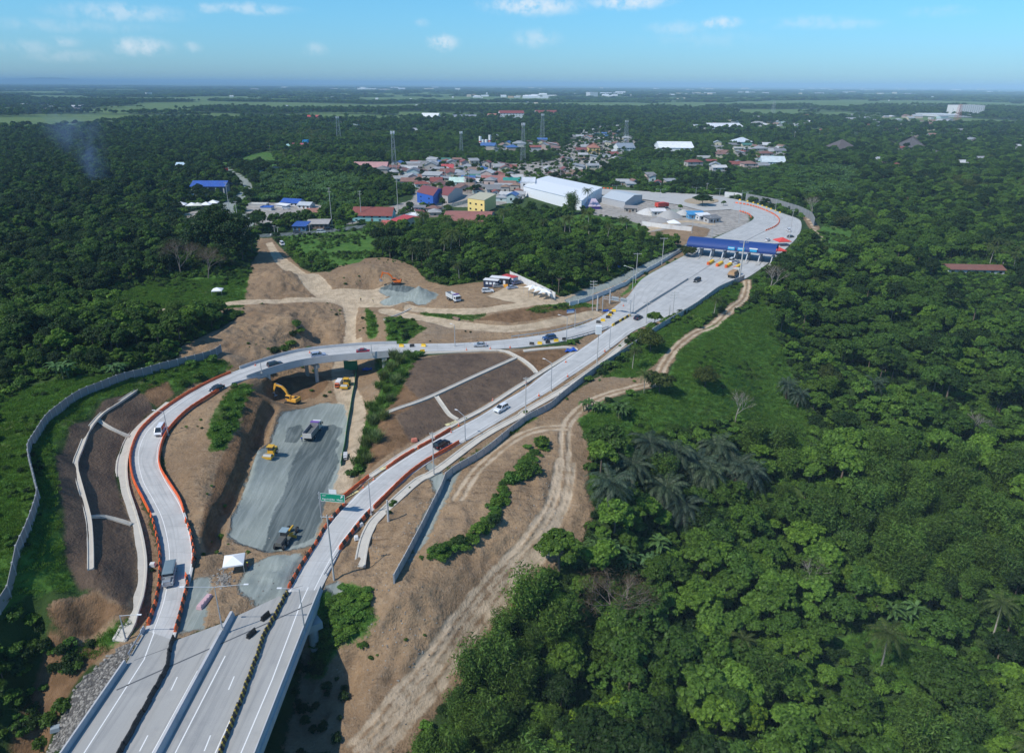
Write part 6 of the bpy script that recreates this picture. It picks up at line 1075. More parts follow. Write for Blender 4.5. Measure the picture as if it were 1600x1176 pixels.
bld(594, 614, 355, 4, 9, 0, (.4, .1, .08), (.5, .42, .36), 'small low house with faded red roof near the coconut palms'); bld(552, 604, 266, 5, 22, 0, (.50, .27, .25), (.32, .12, .1), 'long hall with a pale pink roof behind the town', name='hall', cat='hall', rh=4, nwin=8)
bld(752, 788, 289, 7, 22, 0, (.36, .15, .12), (.4, .3, .25), 'long brownish red roofed hall at the right of the town', name='hall', cat='hall', rh=3, nwin=5); bld(787, 812, 290, 7, 18, 0, (.03, .26, .2), (.1, .3, .25), 'green roofed shed left of the white warehouse', name='shed', cat='shed', rh=2)
bld(702, 728, 290, 6, 14, 0, (.50, .66, .58), (.5, .65, .6), 'house with a pale mint green roof in the middle of the town'); bld(672, 690, 290, 7, 12, 0, RR, (.5, .4, .35), 'small red roofed house behind the blue building'); bld(690, 708, 266, 4, 13, 0, (.42, .07, .07), (.45, .4, .38), 'low dark red roofed house at the back of the town')
def hall_blue():
    a = G(302, 307); r = bld(300, 353, 307, 16, 15, 0, (.03, .10, .40), (.22, .20, .20), 'long open hall with bright blue roof beside the winding road', name='hall', cat='hall', kind='gable', rh=3.2, windows=False); ks = [o for o in C.objects if o.parent == r and o.name.startswith('wall')]; w = ks[0]; w.scale = (.96, .55, 1)
    L = float(np.linalg.norm(G(351, 307)-a))
    for k in range(5): b = MB(); x = -L/2+k*L/4; b.box(x-.35, x+.35, -7.6, -6.9, -1, 14*mpp(a)); b.build('column', pm((.6, .58, .55), .8), r)
hall_blue()
bld(440, 470, 322, 6, 10, R(-14), BL, (.6, .6, .62), 'long house with bright blue roof beside the open yard', rh=2, nwin=4); bld(466, 486, 326, 6, 9, R(-8), (.45, .48, .5), WW, 'white house with grey roof right of the blue roofed house', rh=1.5); bld(430, 452, 324, 4, 4, R(-25), (.72, .72, .72), (.6, .6, .6), 'narrow white roofed shelter beside the blue roofed house', kind='shed', windows=False, rh=.5, name='shed', cat='shed')
bld(458, 478, 361, 8, 9, 0, (.03, .09, .32), (.1, .2, .3), 'small shop with a dark blue roof by the town road', name='shop', cat='shop', kind='shed', rh=1.2); bld(479, 512, 358, 8, 9, R(3), (.42, .39, .36), (.3, .2, .15), 'row of small shops with a pale metal roof by the town road', name='shop', cat='shop', kind='shed', rh=1.2, nwin=5)
bld(407, 424, 329, 5, 6, 0, (.04, .14, .45), (.5, .5, .5), 'blue covered stack of goods in the open yard', kind='flat', windows=False, name='shed', cat='shed'); bld(388, 416, 322, 3, 6, 0, (.62, .6, .55), (.5, .48, .45), 'long pale flat roofed shelter at the back of the open yard', kind='flat', windows=False, name='shed', cat='shed'); bld(480, 505, 335, 4, 8, R(-12), (.3, .14, .1), (.3, .25, .2), 'rusty roofed shack right of the open yard'); bld(275, 289, 265, 7, 10, R(8), (.5, .65, .75), (.6, .68, .7), 'pale blue house alone in the dark wood at left')
for k in range(5): x = 316+k*5.2; p = G(x, 287); b = MB(); b.add([(-3.2, -4, .8), (3.2, -4, .8), (3.2, 4, 3.4), (-3.2, 4, 3.4), (-3.2, -4, .6), (3.2, -4, .6), (3.2, 4, 3.2), (-3.2, 4, 3.2)], [(0, 1, 2, 3), (7, 6, 5, 4), (0, 4, 5, 1), (1, 5, 6, 2), (2, 6, 7, 3), (3, 7, 4, 0)]); r = empty('solar_panel', p, R(30), 'tilted grey panel in the row behind the long blue roofed hall', 'solar panel', 'tilted panels behind the blue hall'); b.build('panel', pm((.25, .28, .33), .3), r); b = MB(); b.box(-.1, .1, 2.8, 3, 0, 3); b.box(-.1, .1, -3, -2.8, 0, 1); b.build('frame', M_steel, r)
bld(1488, 1566, 430, 9, 9, R(-9), (.20, .085, .06), (.52, .53, .50), 'long low building with rusty brown roof alone in the right woods', rh=1.4, nwin=7); 
# clutter of the gravel yard beyond the link road
for k, (x, y, L_, c, rc, w) in enumerate([(1028, 336, 9, (.5, .5, .48), (.6, .6, .6), 'white roofed hut at the left of the gravel yard'), (1086, 341, 10, (.1, .3, .5), (.05, .25, .5), 'blue roofed open hut by the road bend'), (1098, 343, 8, (.6, .6, .6), (.65, .66, .66), 'white roofed hut beside the blue roofed hut'), (985, 331, 8, (.3, .28, .25), (.3, .27, .24), 'brown hut behind the grey warehouse yard'), (1112, 347, 9, (.4, .4, .4), (.2, .2, .2), 'dark roofed hut by the inner bend')]):
    house(G(x, y), L_, L_*.6, 3, rng.uniform(-.4, .4), rc, c, w, nwin=2, kind='shed', name='hut')
for k, (x, y, r_, hh_) in enumerate([(1012, 333, 7, 3.5), (1045, 339, 9, 4.5), (1068, 334, 6, 3), (1030, 345, 7, 2.5)]):
    g = G(x, y); b = MB(); n = 16; vs = [(0, 0, hh_)]; fs = []
    for j, (rr, zz) in enumerate(((.35, .72), (.7, .34), (1.0, -.1))):
        for i in range(n): a = 2*math.pi*i/n; q = rr*r_*(1+.13*math.sin(3*a+k)+.06*math.sin(7*a)); vs.append((math.cos(a)*q, math.sin(a)*q, hh_*zz))
    fs = [(0, 1+i, 1+(i+1) % n) for i in range(n)]+[(1+j*n+i, 1+(j+1)*n+i, 1+(j+1)*n+(i+1) % n, 1+j*n+(i+1) % n) for j in range(2) for i in range(n)]; b.add(vs, fs)
    tag(b.build('gravel_heap', mat('heap_%d' % k, ((.5, .49, .47), (.36, .35, .33), (.45, .44, .42), (.3, .29, .28))[k], .95, var=.2, vscale=1, bump=.4, bscale=2), None, g, smooth=True), ('palest', 'largest', 'smallest', 'darkest')[k]+' gravel heap in the yard beyond the link road', 'gravel heap')
# distant landmarks
bld(781, 819, 185, 7.5, 35, 0, (.22, .05, .04), WW, 'white four storey block with dark red roof on the far ridge', name='school_building', cat='building', nwin=8, storeys=3, rh=6); bld(838, 871, 181, 4.5, 35, 0, (.25, .06, .045), WW, 'white building with long red roof right of the four storey block', name='school_building', cat='building', nwin=8, rh=6)
bld(660, 687, 188, 5, 45, R(-12), (.72, .73, .73), WW, 'distant white building with large white roof left of the ridge blocks', name='hall', cat='hall', rh=8, nwin=4); bld(706, 745, 187, 3, 40, 0, (.2, .22, .25), (.4, .4, .4), 'distant long dark grey roof between the white buildings', name='hall', cat='hall', rh=6, windows=False); bld(694, 702, 187.5, 2, 20, 0, WW, WW, 'small white shed left of the long dark grey roof', name='shed', cat='shed', windows=False); bld(763, 782, 185, 3.5, 30, 0, (.4, .16, .12), (.6, .5, .45), 'brownish low building joined left of the four storey block', name='hall', cat='hall', rh=5, windows=False)
bld(1035, 1087, 238, 7, 50, R(-8), (.74, .76, .77), (.72, .74, .76), 'white warehouse with bright white roof beyond the village', kind='gable', rh=6, name='warehouse', cat='warehouse', windows=False); bld(1112, 1162, 203, 4.5, 60, 0, (.7, .72, .74), (.6, .65, .65), 'long white roofed factory in the distance right of centre', name='factory', cat='factory', rh=6, windows=False); bld(1085, 1104, 202, 6, 25, 0, (.5, .52, .55), WW, 'white three storey house left of the long white factory', kind='flat', nwin=4, storeys=2)
bld(965, 991, 238, 7, 26, R(4), (.22, .26, .30), (.6, .64, .62), 'white school building with grey roof in the village', name='school_building', cat='building', nwin=6, storeys=2, rh=5); bld(920, 937, 240, 9, 20, 0, (.35, .15, .1), (.62, .45, .16), 'yellow villa with tiered brown roofs in the village', nwin=3, storeys=2, kind='hip', rh=5); bld(1196, 1230, 258, 5, 26, R(-12), (.50, .56, .57), (.5, .6, .65), 'hall with pale grey green roof among the trees right of the village', name='hall', cat='hall', rh=5, nwin=4); bld(1150, 1177, 226, 4, 26, 0, (.5, .55, .6), (.5, .55, .6), 'pale blue roofed house group right of the white warehouse', kind='hip', rh=6)
bld(1306, 1345, 238, 3, 40, 0, (.11, .09, .085), (.6, .6, .58), 'dark hip roofed hall among the right hand trees, left one', name='hall', cat='hall', kind='hip', rh=13, nwin=6); bld(1418, 1452, 236, 3, 40, R(-10), (.10, .09, .09), (.6, .6, .58), 'dark hip roofed hall among the right hand trees, right one', name='hall', cat='hall', kind='hip', rh=16, nwin=6)
def tower_block():
    p = G(1516, 181); m = mpp(p); bld(1497, 1536, 180, 14, 60, 0, (.55, .55, .54), (.68, .67, .64), 'tall white apartment block standing far away at the right', name='apartment_block', cat='apartment block', kind='flat', nwin=12, storeys=8); bld(1474, 1520, 183.5, 3, 150, 0, (.62, .64, .64), (.6, .6, .6), 'broad low white roofed building at the foot of the far apartment block', name='mall', cat='building', kind='flat', windows=False)
tower_block()
wt = []
for x, t, y, lb in [(750.5, 213, 224, 'tall left'), (754.5, 218, 224, 'short left'), (760, 218, 224, 'short right'), (765.5, 211, 225, 'tall right')]:
    p, h = H(x, 229, t); r0 = 2.1*mpp(p); root = empty('water_tank', p, 0, lb+' one of four white tanks with red bands standing above the trees', 'water tank'); b = MB(); b.cyl((0, 0, 0), (0, 0, h), r0, n=20); b.build('tank', M_white, root); b = MB(); zb = h*.42; b.cyl((0, 0, zb), (0, 0, zb+h*.12), r0*1.03, n=20); b.build('band', pm((.45, .02, .02), .5), root)
bld(480, 500, 187.5, 3, 30, 0, (.45, .06, .05), (.5, .5, .55), 'small red roofed house in the distant clearing', rh=6, windows=False); bld(455, 486, 231, 3, 16, 0, (.42, .10, .13), (.5, .3, .3), 'low pinkish red roofed house in the dark wood left of centre', rh=3); bld(473, 481, 229, 9, 10, 0, (.02, .25, .5), (.02, .35, .6), 'bright turquoise tower house beside the pinkish roof', kind='flat', storeys=2, nwin=2); bld(444, 454, 231, 3.5, 9, 0, (.3, .5, .5), (.4, .5, .5), 'tiny pale green house left of the pinkish roof')
# the town and the villages: every house its own
pal = [(.24, .07, .052), (.22, .10, .075), (.27, .28, .285), (.36, .36, .35), (.24, .13, .10), (.18, .18, .19), (.06, .14, .34), (.50, .50, .49), (.21, .205, .20), (.06, .19, .15), (.25, .16, .11), (.31, .325, .34)]
nam = ['red', 'brick red', 'grey', 'pale grey', 'rust brown', 'dark grey', 'blue', 'white', 'weathered grey', 'green', 'brown', 'pale metal']
walls = [(.5, .5, .48), (.4, .37, .33), (.45, .43, .42), (.55, .5, .35), (.4, .5, .5), (.5, .38, .33)]
placed = []
def village(T, n, label, size=(8, 13), gapm=10, windows=True, pw=None, rowbias=0):
    P = np.array(T, float); k = 0; tries = 0
    while k < n and tries < n*60:
        tries += 1; x = rng.uniform(P[:, 0].min(), P[:, 0].max()); y = rng.uniform(P[:, 1].min(), P[:, 1].max()); ins = False
        for i in range(len(P)):
            a = P[i]; b = P[(i+1) % len(P)]
            if (a[1] > y) != (b[1] > y) and x < (b[0]-a[0])*(y-a[1])/(b[1]-a[1])+a[0]: ins = not ins
        if not ins: continue
        g = G(x, y)
        if any(math.hypot(g[0]-q[0], g[1]-q[1]) < gapm*.5+q[2] for q in placed): continue
        c = rng.choices(range(12), pw or [3, 2, 3, 4, 2, 1, 1.4, 2, 3, .8, 1.5, 3])[0]; L = rng.uniform(*size); st = rng.choice((1, 1, 2)); placed.append((g[0], g[1], L*.5)); house(g, L, L*rng.uniform(.6, .85), 3.0*st, rng.choice((0, R(90)))+rng.uniform(-.3, .3), pal[c], rng.choice(walls), 'small %s roofed house %s' % (nam[c], label), group='%s roofed houses %s' % (nam[c], label), kind=rng.choice(('gable', 'gable', 'hip', 'shed')), storeys=st, nwin=2, windows=windows); k += 1
for o in list(C.objects):
    if o.parent is None and o.get('category') in ('house', 'hall', 'warehouse', 'building', 'shop', 'shed', 'factory'): placed.append((o.location.x, o.location.y, 9))
village([(600, 262), (700, 252), (800, 262), (830, 290), (800, 305), (720, 300), (640, 290), (590, 275)], 95, 'packed into the roadside town', (9, 16), 9)
village([(770, 300), (812, 300), (812, 318), (780, 316)], 8, 'between the yellow building and the warehouse', (7, 11), 10); village([(640, 330), (690, 324), (700, 336), (650, 345)], 4, 'along the lower town road', (7, 10), 9)
village([(860, 285), (900, 278), (940, 265), (1000, 235), (960, 205), (900, 220), (895, 245), (850, 268)], 48, 'in the village street behind the warehouse', (8, 14), 13); village([(940, 290), (1010, 280), (1060, 288), (1000, 292)], 7, 'among trees behind the far road', (8, 12), 12)
village([(880, 215), (960, 195), (1000, 215), (900, 225)], 14, 'at the far end of the village', (12, 20), 18, False); village([(1080, 262), (1120, 228), (1240, 228), (1220, 262), (1120, 272)], 34, 'scattered in the trees right of the village', (10, 17), 20); village([(1085, 195), (1120, 183), (1260, 180), (1300, 190), (1240, 200)], 24, 'in the distant settlement right of centre', (16, 30), 30, False)
village([(1315, 192), (1330, 182), (1480, 184), (1490, 196), (1420, 202)], 24, 'in the settlement before the far apartment block', (14, 26), 26, False, [4, 3, 2, 4, 2, 1, .5, 3, 1, .3, 1, 2]); village([(20, 168), (60, 160), (120, 162), (160, 168), (100, 172)], 9, 'in the distant clearing at far left', (22, 34), 40, False, [0, 0, 1, 3, 0, 0, 0, 6, 1, 0, 0, 2]); village([(1340, 198), (1480, 198), (1460, 212), (1350, 208)], 8, 'in the trees below the distant settlement', (12, 20), 26, False)
village([(740, 215), (830, 222), (900, 230), (860, 240), (760, 236)], 18, 'alone in the woods above the town', (12, 20), 24, False); village([(1260, 190), (1490, 175), (1590, 200), (1590, 260), (1300, 270)], 20, 'alone in the right hand woods', (12, 20), 30, False); village([(700, 212), (560, 205), (480, 190), (600, 186)], 12, 'in the woods below the ridge blocks', (14, 22), 30, False)
# warehouses and roofs of the far plain, each its own
def farb(n, xr, yr, wr, hr, label, cols, nm='far_warehouse', cat='warehouse'):
    for k in range(n):
        x = rng.uniform(*xr); y = yr[0]+(yr[1]-yr[0])*rng.random(); p = G(x, y); m = mpp(p); L = rng.uniform(*wr)*m; hh = rng.uniform(*hr)*1.45*m; dp = min(L*.8, 3*m*2); c = rng.choice(cols); house(p, L, dp, hh, rng.uniform(-.2, .2), c, tuple(min(.75, v*1.0) for v in c), label, cat, label+' group', nm, rng.choice(('gable', 'flat')), rh=hh*.3, windows=False, over=.1)
WC = [(.75, .76, .76), (.7, .72, .75), (.6, .62, .6), (.65, .55, .4)]
farb(16, (800, 880), (150, 154), (6, 22), (1.2, 2.4), 'white factory roof on the plain right of the water tower', WC); farb(8, (720, 800), (148, 154), (5, 14), (1, 2), 'pale roof on the plain left of the large factory', WC+[(.5, .35, .2)]); farb(22, (900, 1110), (146, 152), (5, 20), (.8, 2.0), 'white roof in the industrial belt right of centre', WC); farb(22, (1100, 1600), (141, 150), (3, 14), (.7, 1.6), 'pale roof far out on the right of the plain', WC); farb(14, (520, 760), (138, 144), (4, 16), (.6, 1.6), 'white roof near the horizon left of centre', WC); farb(10, (360, 620), (138, 142), (5, 16), (.5, 1.1), 'white roof near the horizon at left', WC); farb(30, (760, 1600), (138, 142), (2, 12), (.5, 1.1), 'tiny pale roof just under the horizon', WC)
farb(14, (180, 1000), (146, 172), (2, 7), (.8, 1.6), 'small pale building alone on the green plain', WC); farb(30, (560, 1590), (143, 158), (1.5, 4), (.7, 1.3), 'speck of a pale house on the plain', WC)
p, h = H(761, 151, 145); r = empty('water_tower', p, 0, 'white water tower on the plain left of the large factory', 'water tower'); MB().cyl((0, 0, 0), (0, 0, h*.7), mpp(p)*.5, n=10).build('stem', M_white, r); MB().cyl((0, 0, h*.7), (0, 0, h), mpp(p)*1.3, n=12).build('tank', M_white, r)
bld(922, 934, 151, 6, 100, 0, (.6, .6, .65), (.5, .52, .55), 'single tall pale block on the plain right of centre', name='tall_block', cat='building', kind='flat', windows=False); bld(229, 238, 149.5, 4, 60, 0, WW, WW, 'single white block on the plain at left', name='block', cat='building', kind='flat', windows=False)
for (x, y, s) in []: pass
# ================================================================ VEGETATION
def leafmat(name, col, var=.35, hue=None, trans=.38, ovar=.25):
    m = bpy.data.materials.new(name); m.use_nodes = True; nt = m.node_tree; nt.nodes.clear(); out = nn(nt, 'ShaderNodeOutputMaterial'); geo = nn(nt, 'ShaderNodeNewGeometry'); oi = nn(nt, 'ShaderNodeObjectInfo')
    r = geo.outputs['Random Per Island']; c = mixc(nt, r, tuple(v*(1-var) for v in col), tuple(min(1, v*(1+var)) for v in (hue or col))); wn = nn(nt, 'ShaderNodeTexWhiteNoise', noise_dimensions='1D'); nt.links.new(oi.outputs['Random'], wn.inputs['W'])
    c = mixc(nt, mth(nt, 'MULTIPLY', wn.outputs['Value'], .6), c, mixc(nt, 1.0, c, (1.25, 1.12, .7), 'MULTIPLY')); v = nn(nt, 'ShaderNodeVectorMath', operation='SCALE'); nt.links.new(c, v.inputs[0]); nt.links.new(mth(nt, 'MULTIPLY_ADD', oi.outputs['Random'], 2*ovar, 1-ovar), v.inputs['Scale'])
    p = nn(nt, 'ShaderNodeBsdfPrincipled'); p.inputs['Roughness'].default_value = .55; p.inputs['Specular IOR Level'].default_value = .22; nt.links.new(v.outputs[0], p.inputs['Base Color']); t = nn(nt, 'ShaderNodeBsdfTranslucent'); t2 = mixc(nt, 1., v.outputs[0], (1.2, 1.25, .6), 'MULTIPLY'); nt.links.new(t2, t.inputs['Color']); x = nn(nt, 'ShaderNodeMixShader'); x.inputs[0].default_value = trans; nt.links.new(p.outputs[0], x.inputs[1]); nt.links.new(t.outputs[0], x.inputs[2]); nt.links.new(x.outputs[0], out.inputs[0]); return m
L_dark = leafmat('leaf_dark', (.025, .056, .013)); L_mid = leafmat('leaf_mid', (.050, .112, .019), hue=(.068, .135, .022)); L_light = leafmat('leaf_light', (.078, .168, .026), hue=(.11, .20, .03)); L_yel = leafmat('leaf_bright', (.06, .15, .016), hue=(.14, .22, .022)); L_bam = leafmat('leaf_bamboo', (.070, .130, .028), hue=(.095, .175, .035)); L_palm = leafmat('leaf_palm', (.060, .095, .028), hue=(.085, .115, .03)); L_oil = leafmat('leaf_oil_palm', (.024, .046, .024), hue=(.05, .075, .05), trans=.1)
L_ban = leafmat('leaf_banana', (.060, .125, .036), hue=(.09, .17, .06)); L_grass = leafmat('leaf_grass', (.060, .150, .022), hue=(.10, .205, .036)); L_reed = leafmat('leaf_reed', (.085, .14, .042), hue=(.15, .20, .08)); L_dry = leafmat('twig_dry', (.10, .075, .055), var=.2)
def quads(c, n, s, asp=.6, rs=None):
    """leaf shaped faces at c facing n with size s"""
    r = rs or nr; k = len(c); n = n/(np.linalg.norm(n, axis=1)[:, None]+1e-9); a = np.cross(n, r.normal(size=(k, 3))); a /= np.linalg.norm(a, axis=1)[:, None]+1e-9; b = np.cross(n, a); s = np.broadcast_to(np.asarray(s), (k,))[:, None]
    v = np.stack([c-a*s, c-b*s*asp+n*s*.15, c+a*s, c+b*s*asp+n*s*.15], 1).reshape(-1, 3); return v, np.arange(4*k).reshape(k, 4)
def lobes_crown(R_, Hc, z0, nl, N, ls, flat=.8, seed=0, lr=(.3, .5), low=.15):
    r = np.random.default_rng(seed); C_ = []; 
    for i in range(nl):
        t = r.random()**.6; a = r.random()*6.283; ph = r.uniform(low, 1); C_.append((math.cos(a)*R_*.68*t, math.sin(a)*R_*.68*t, z0+Hc*(.15+.7*ph*(1-.45*t)), R_*r.uniform(*lr)))
    C_ = np.array(C_); w = C_[:, 3]**2; K = 15; sd_ = r.normal(size=(nl, K, 3)); sd_ /= np.linalg.norm(sd_, axis=2)[:, :, None]; sd_[:, :, 2] = np.where(sd_[:, :, 2] < -.2, -sd_[:, :, 2], sd_[:, :, 2])
    sc_ = C_[:, None, :3]+sd_*(C_[:, 3]*.85)[:, None, None]*[1, 1, flat]*r.uniform(.8, 1.15, (nl, K, 1)); sr = C_[:, None, 3]*r.uniform(.28, .5, (nl, K)); idx = r.choice(nl, N, p=w/w.sum()); j = r.integers(0, K, N)
    d = r.normal(size=(N, 3)); d /= np.linalg.norm(d, axis=1)[:, None]; d[:, 2] = np.where(d[:, 2] < -.3, -d[:, 2], d[:, 2]); o_ = sd_[idx, j]; rad = sr[idx, j]*(1-.35*r.random(N)**2)*np.where(r.random(N) < .06, 1.35, 1.)
    p = sc_[idx, j]+d*rad[:, None]*[1, 1, flat]; n = d*.8+o_*.3+r.normal(size=(N, 3))*.5+[0, 0, .35]
    return p, n, ls*r.uniform(.65, 1.25, N), C_
def limb_mesh(segs, n=6):
    b = MB()
    for p, q, r0, r1 in segs: b.cyl(p, q, r0, r1, n, False)
    return b
def trunk_for(C_, h0, r0, rs, lean=.04):
    segs = []; top = Vector((rs.uniform(-1, 1)*lean*h0, rs.uniform(-1, 1)*lean*h0, h0)); segs.append((Vector((0, 0, -1)), top, r0, r0*.7))
    for c in sorted(C_, key=lambda q: -q[3])[:7]:
        e = Vector(c[:3])-Vector((0, 0, c[3]*.3)); m = top.lerp(e, .5)+Vector((rs.uniform(-.4, .4), rs.uniform(-.4, .4), .3)); segs += [(top, m, r0*.5, r0*.32), (m, e, r0*.32, r0*.12)]
    return limb_mesh(segs)
PROTO = {}                                  # kind -> list of (trunk mesh, crown mesh, joined mesh)
def join_mesh(name, tb, tmat, v, f, lmat):
    v0 = np.array(tb.v) if tb and tb.v else np.zeros((0, 3)); tf = [q for q in (tb.f if tb else [])]; me = bpy.data.meshes.new(name)
    tq = np.array([q if len(q) == 4 else list(q)+[q[-1]] for q in tf if len(q) == 4], dtype=int).reshape(-1, 4); V = np.concatenate([v0, v]); F = np.concatenate([tq, f+len(v0)]); return np_mesh(name, V, F, [tmat, lmat], False, np.concatenate([np.zeros(len(tq)), np.ones(len(f))]))
def proto(kind, tb, tmat, v, f, lmat, cname='crown'):
    PROTO.setdefault(kind, []).append((tb.mesh('trunk', tmat), np_mesh(cname, v, f, lmat), join_mesh(kind, tb, tmat, v, f, lmat), cname))
def broad(kind, R_, Hh, nl, N, ls, lm, seed, flat=.8, base=.35, bark=None, lr=(.3, .5)):
    p, n, s, C_ = lobes_crown(R_, Hh*(1-base), Hh*base, nl, N, ls, flat, seed, lr); rs = np.random.default_rng(seed+50); v, f = quads(p, n, s, .62, rs); proto(kind, trunk_for(C_, Hh*(base+.1), .10+.028*R_, random.Random(seed)), bark or M_bark, v, f, lm)
broad('dark', 4.2, 9, 13, 5200, .30, L_dark, 1); broad('dark', 4.8, 10, 18, 6000, .30, L_dark, 2, lr=(.24, .4)); broad('dark', 3.8, 11, 12, 4800, .28, L_mid, 3, base=.3)
broad('mid', 4.3, 9, 16, 5200, .33, L_mid, 4, lr=(.22, .42)); broad('mid', 4.6, 8, 11, 5200, .30, L_mid, 5, .7); broad('mid', 3.6, 8, 20, 4600, .36, L_light, 6, lr=(.2, .34)); broad('light', 3.7, 7.5, 14, 4600, .34, L_light, 7, lr=(.22, .4)); broad('light', 4.4, 9, 22, 5200, .38, L_light, 8, lr=(.18, .32)); broad('bright', 3.8, 9, 20, 4200, .36, L_yel, 9, lr=(.18, .32)); broad('mango', 4.0, 6.4, 10, 6500, .28, leafmat('leaf_mango', (.042, .078, .018), hue=(.085, .11, .025)), 10, .85, .2, lr=(.42, .6))
broad('rain', 10.5, 11, 40, 15000, .42, L_dark, 11, .5, .35, lr=(.2, .32)); broad('rain', 9.5, 9, 34, 12000, .42, L_dark, 12, .42, .4, lr=(.2, .32))
broad('rainround', 19, 25, 60, 26000, .62, L_dark, 14, .85, .12, lr=(.2, .34))
broad('dome', 7.6, 7.5, 34, 15000, .34, L_mid, 13, .6, .1, lr=(.2, .34))
def bamboo(seed, N=5200):
    r = np.random.default_rng(seed); b = MB(); P = []; Nn = []; 
    for k in range(26):
        a = r.random()*6.283; l = r.uniform(.4, 3.0); h = r.uniform(7, 12); p0 = Vector((math.cos(a)*.5*r.random(), math.sin(a)*.5*r.random(), -.5)); pts = [p0+Vector((math.cos(a)*l*(t**2.2), math.sin(a)*l*(t**2.2), h*(t-.18*t**4))) for t in np.linspace(0, 1, 7)]
        for i in range(5): b.cyl(pts[i], pts[i+1], .05-.006*i, .045-.006*i, 4, False)
        m = N//26; t = r.uniform(.22, 1.0, m); q = np.array([pts[min(5, int(x*6))].lerp(pts[min(6, int(x*6)+1)], x*6-int(x*6)) for x in t]); o = r.normal(size=(m, 3))*(.28+.75*(1-np.abs(t-.6)))[:, None]*[.75, .75, .45]; o[:, 2] -= .25*np.hypot(o[:, 0], o[:, 1]); P.append(q+o); Nn.append(o*.6+r.normal(size=(m, 3))*.6+[0, 0, .5])
    P = np.concatenate(P); Nn = np.concatenate(Nn); v, f = quads(P, Nn, r.uniform(.18, .40, len(P)), .3, r); proto('bamboo', b, mat('bamboo_culm', (.22, .22, .09), .6), v, f, L_bam, 'foliage')
bamboo(21); bamboo(22)
def frond(p0, az, L, rise, droop, nl, lw, ll, r, hang=.5, col=None):
    """one palm leaf: rachis with leaflets"""
    t = np.linspace(0, 1, nl); d = np.array([math.cos(az), math.sin(az), 0]); s = np.array([-d[1], d[0], 0]); hor = L*(t*(1-.12*t)); z = rise*L*t-droop*L*t**2.1; ax = p0+d*hor[:, None]+np.array([0, 0, 1])*z[:, None]; T = np.gradient(ax, axis=0); T /= np.linalg.norm(T, axis=1)[:, None]; V = []
    ln = ll*np.sin(np.pi*(.12+.83*t))**.7
    for sg in (-1, 1):
        dr = s*sg*.85+T*.55-np.array([0, 0, hang])+r.normal(size=(nl, 3))*.08; dr /= np.linalg.norm(dr, axis=1)[:, None]; tip = ax+dr*ln[:, None]; mid = ax+dr*ln[:, None]*.5; V.append(np.stack([ax, mid+T*lw, tip, mid-T*lw], 1).reshape(-1, 3))
    w = T*0+s*.035; V.append(np.stack([ax[:-1]-s*.04, ax[:-1]+s*.04, ax[1:]+s*.04, ax[1:]-s*.04], 1).reshape(-1, 3)); return np.concatenate(V)
def palm(kind, h, L, nf, lm, seed, tr=.16, lw=.07, ll=.9, nl=26, bend=.8, bark=None, rises=(1.0, -.3), droop=.75):
    r = np.random.default_rng(seed); b = MB(); a = r.random()*6.28; pts = [Vector((math.cos(a)*bend*t*t, math.sin(a)*bend*t*t, -1+(h+1)*t)) for t in np.linspace(0, 1, 7)]
    for i in range(6): b.cyl(pts[i], pts[i+1], tr*(1.25-.08*i), tr*(1.2-.08*i), 8, False)
    V = []; top = np.array(pts[-1])
    for k in range(nf): u = k/nf; V.append(frond(top, k*2.39996+r.uniform(-.15, .15), L*r.uniform(.85, 1.08)*(1 if u < .85 else .8), rises[0]+(rises[1]-rises[0])*u+r.uniform(-.1, .1), droop*r.uniform(.85, 1.15), nl, lw, ll, r))
    v = np.concatenate(V); proto(kind, b, bark or M_barkp, v, np.arange(len(v)).reshape(-1, 4), lm, 'fronds')
palm('coconut', 9, 4.2, 22, L_palm, 31); palm('coconut', 11, 4.4, 24, L_palm, 32, bend=1.6); palm('oilpalm', 4.2, 5.2, 34, L_oil, 33, .38, .085, 1.0, 30, .2, M_bark, (1.2, -.1), .95); palm('oilpalm', 5.2, 5.0, 32, L_oil, 34, .36, .085, 1.0, 30, .3, M_bark, (1.25, -.1), .9)
def banana(seed):
    r = np.random.default_rng(seed); b = MB(); V = []
    for k in range(4):
        x, y = r.uniform(-1.2, 1.2, 2); h = r.uniform(1.6, 2.8); b.cyl((x, y, -.4), (x, y, h), .16, .1, 8, False)
        for j in range(8):
            az = j*2.4+r.uniform(-.3, .3); L = r.uniform(1.7, 2.5); rise = r.uniform(.35, 1.3); t = np.linspace(0, 1, 7); d = np.array([math.cos(az), math.sin(az), 0]); s = np.array([-d[1], d[0], 0]); ax = np.array([x, y, h])+d*(L*t)[:, None]+np.array([0, 0, 1])*(rise*L*t-rise*.95*L*t**2.2)[:, None]; w = (.33*np.sin(np.pi*(.08+.88*t))**.6)[:, None]; up = np.array([0, 0, .35])
            for sg in (-1, 1): e = ax+(s*sg*.9+up*.6)*w; q = np.stack([ax[:-1], ax[1:], e[1:], e[:-1]], 1); V.append(q.reshape(-1, 3))
    v = np.concatenate(V); proto('banana', b, mat('banana_stem', (.14, .15, .06), .8), v, np.arange(len(v)).reshape(-1, 4), L_ban, 'leaves')
banana(41); banana(42)
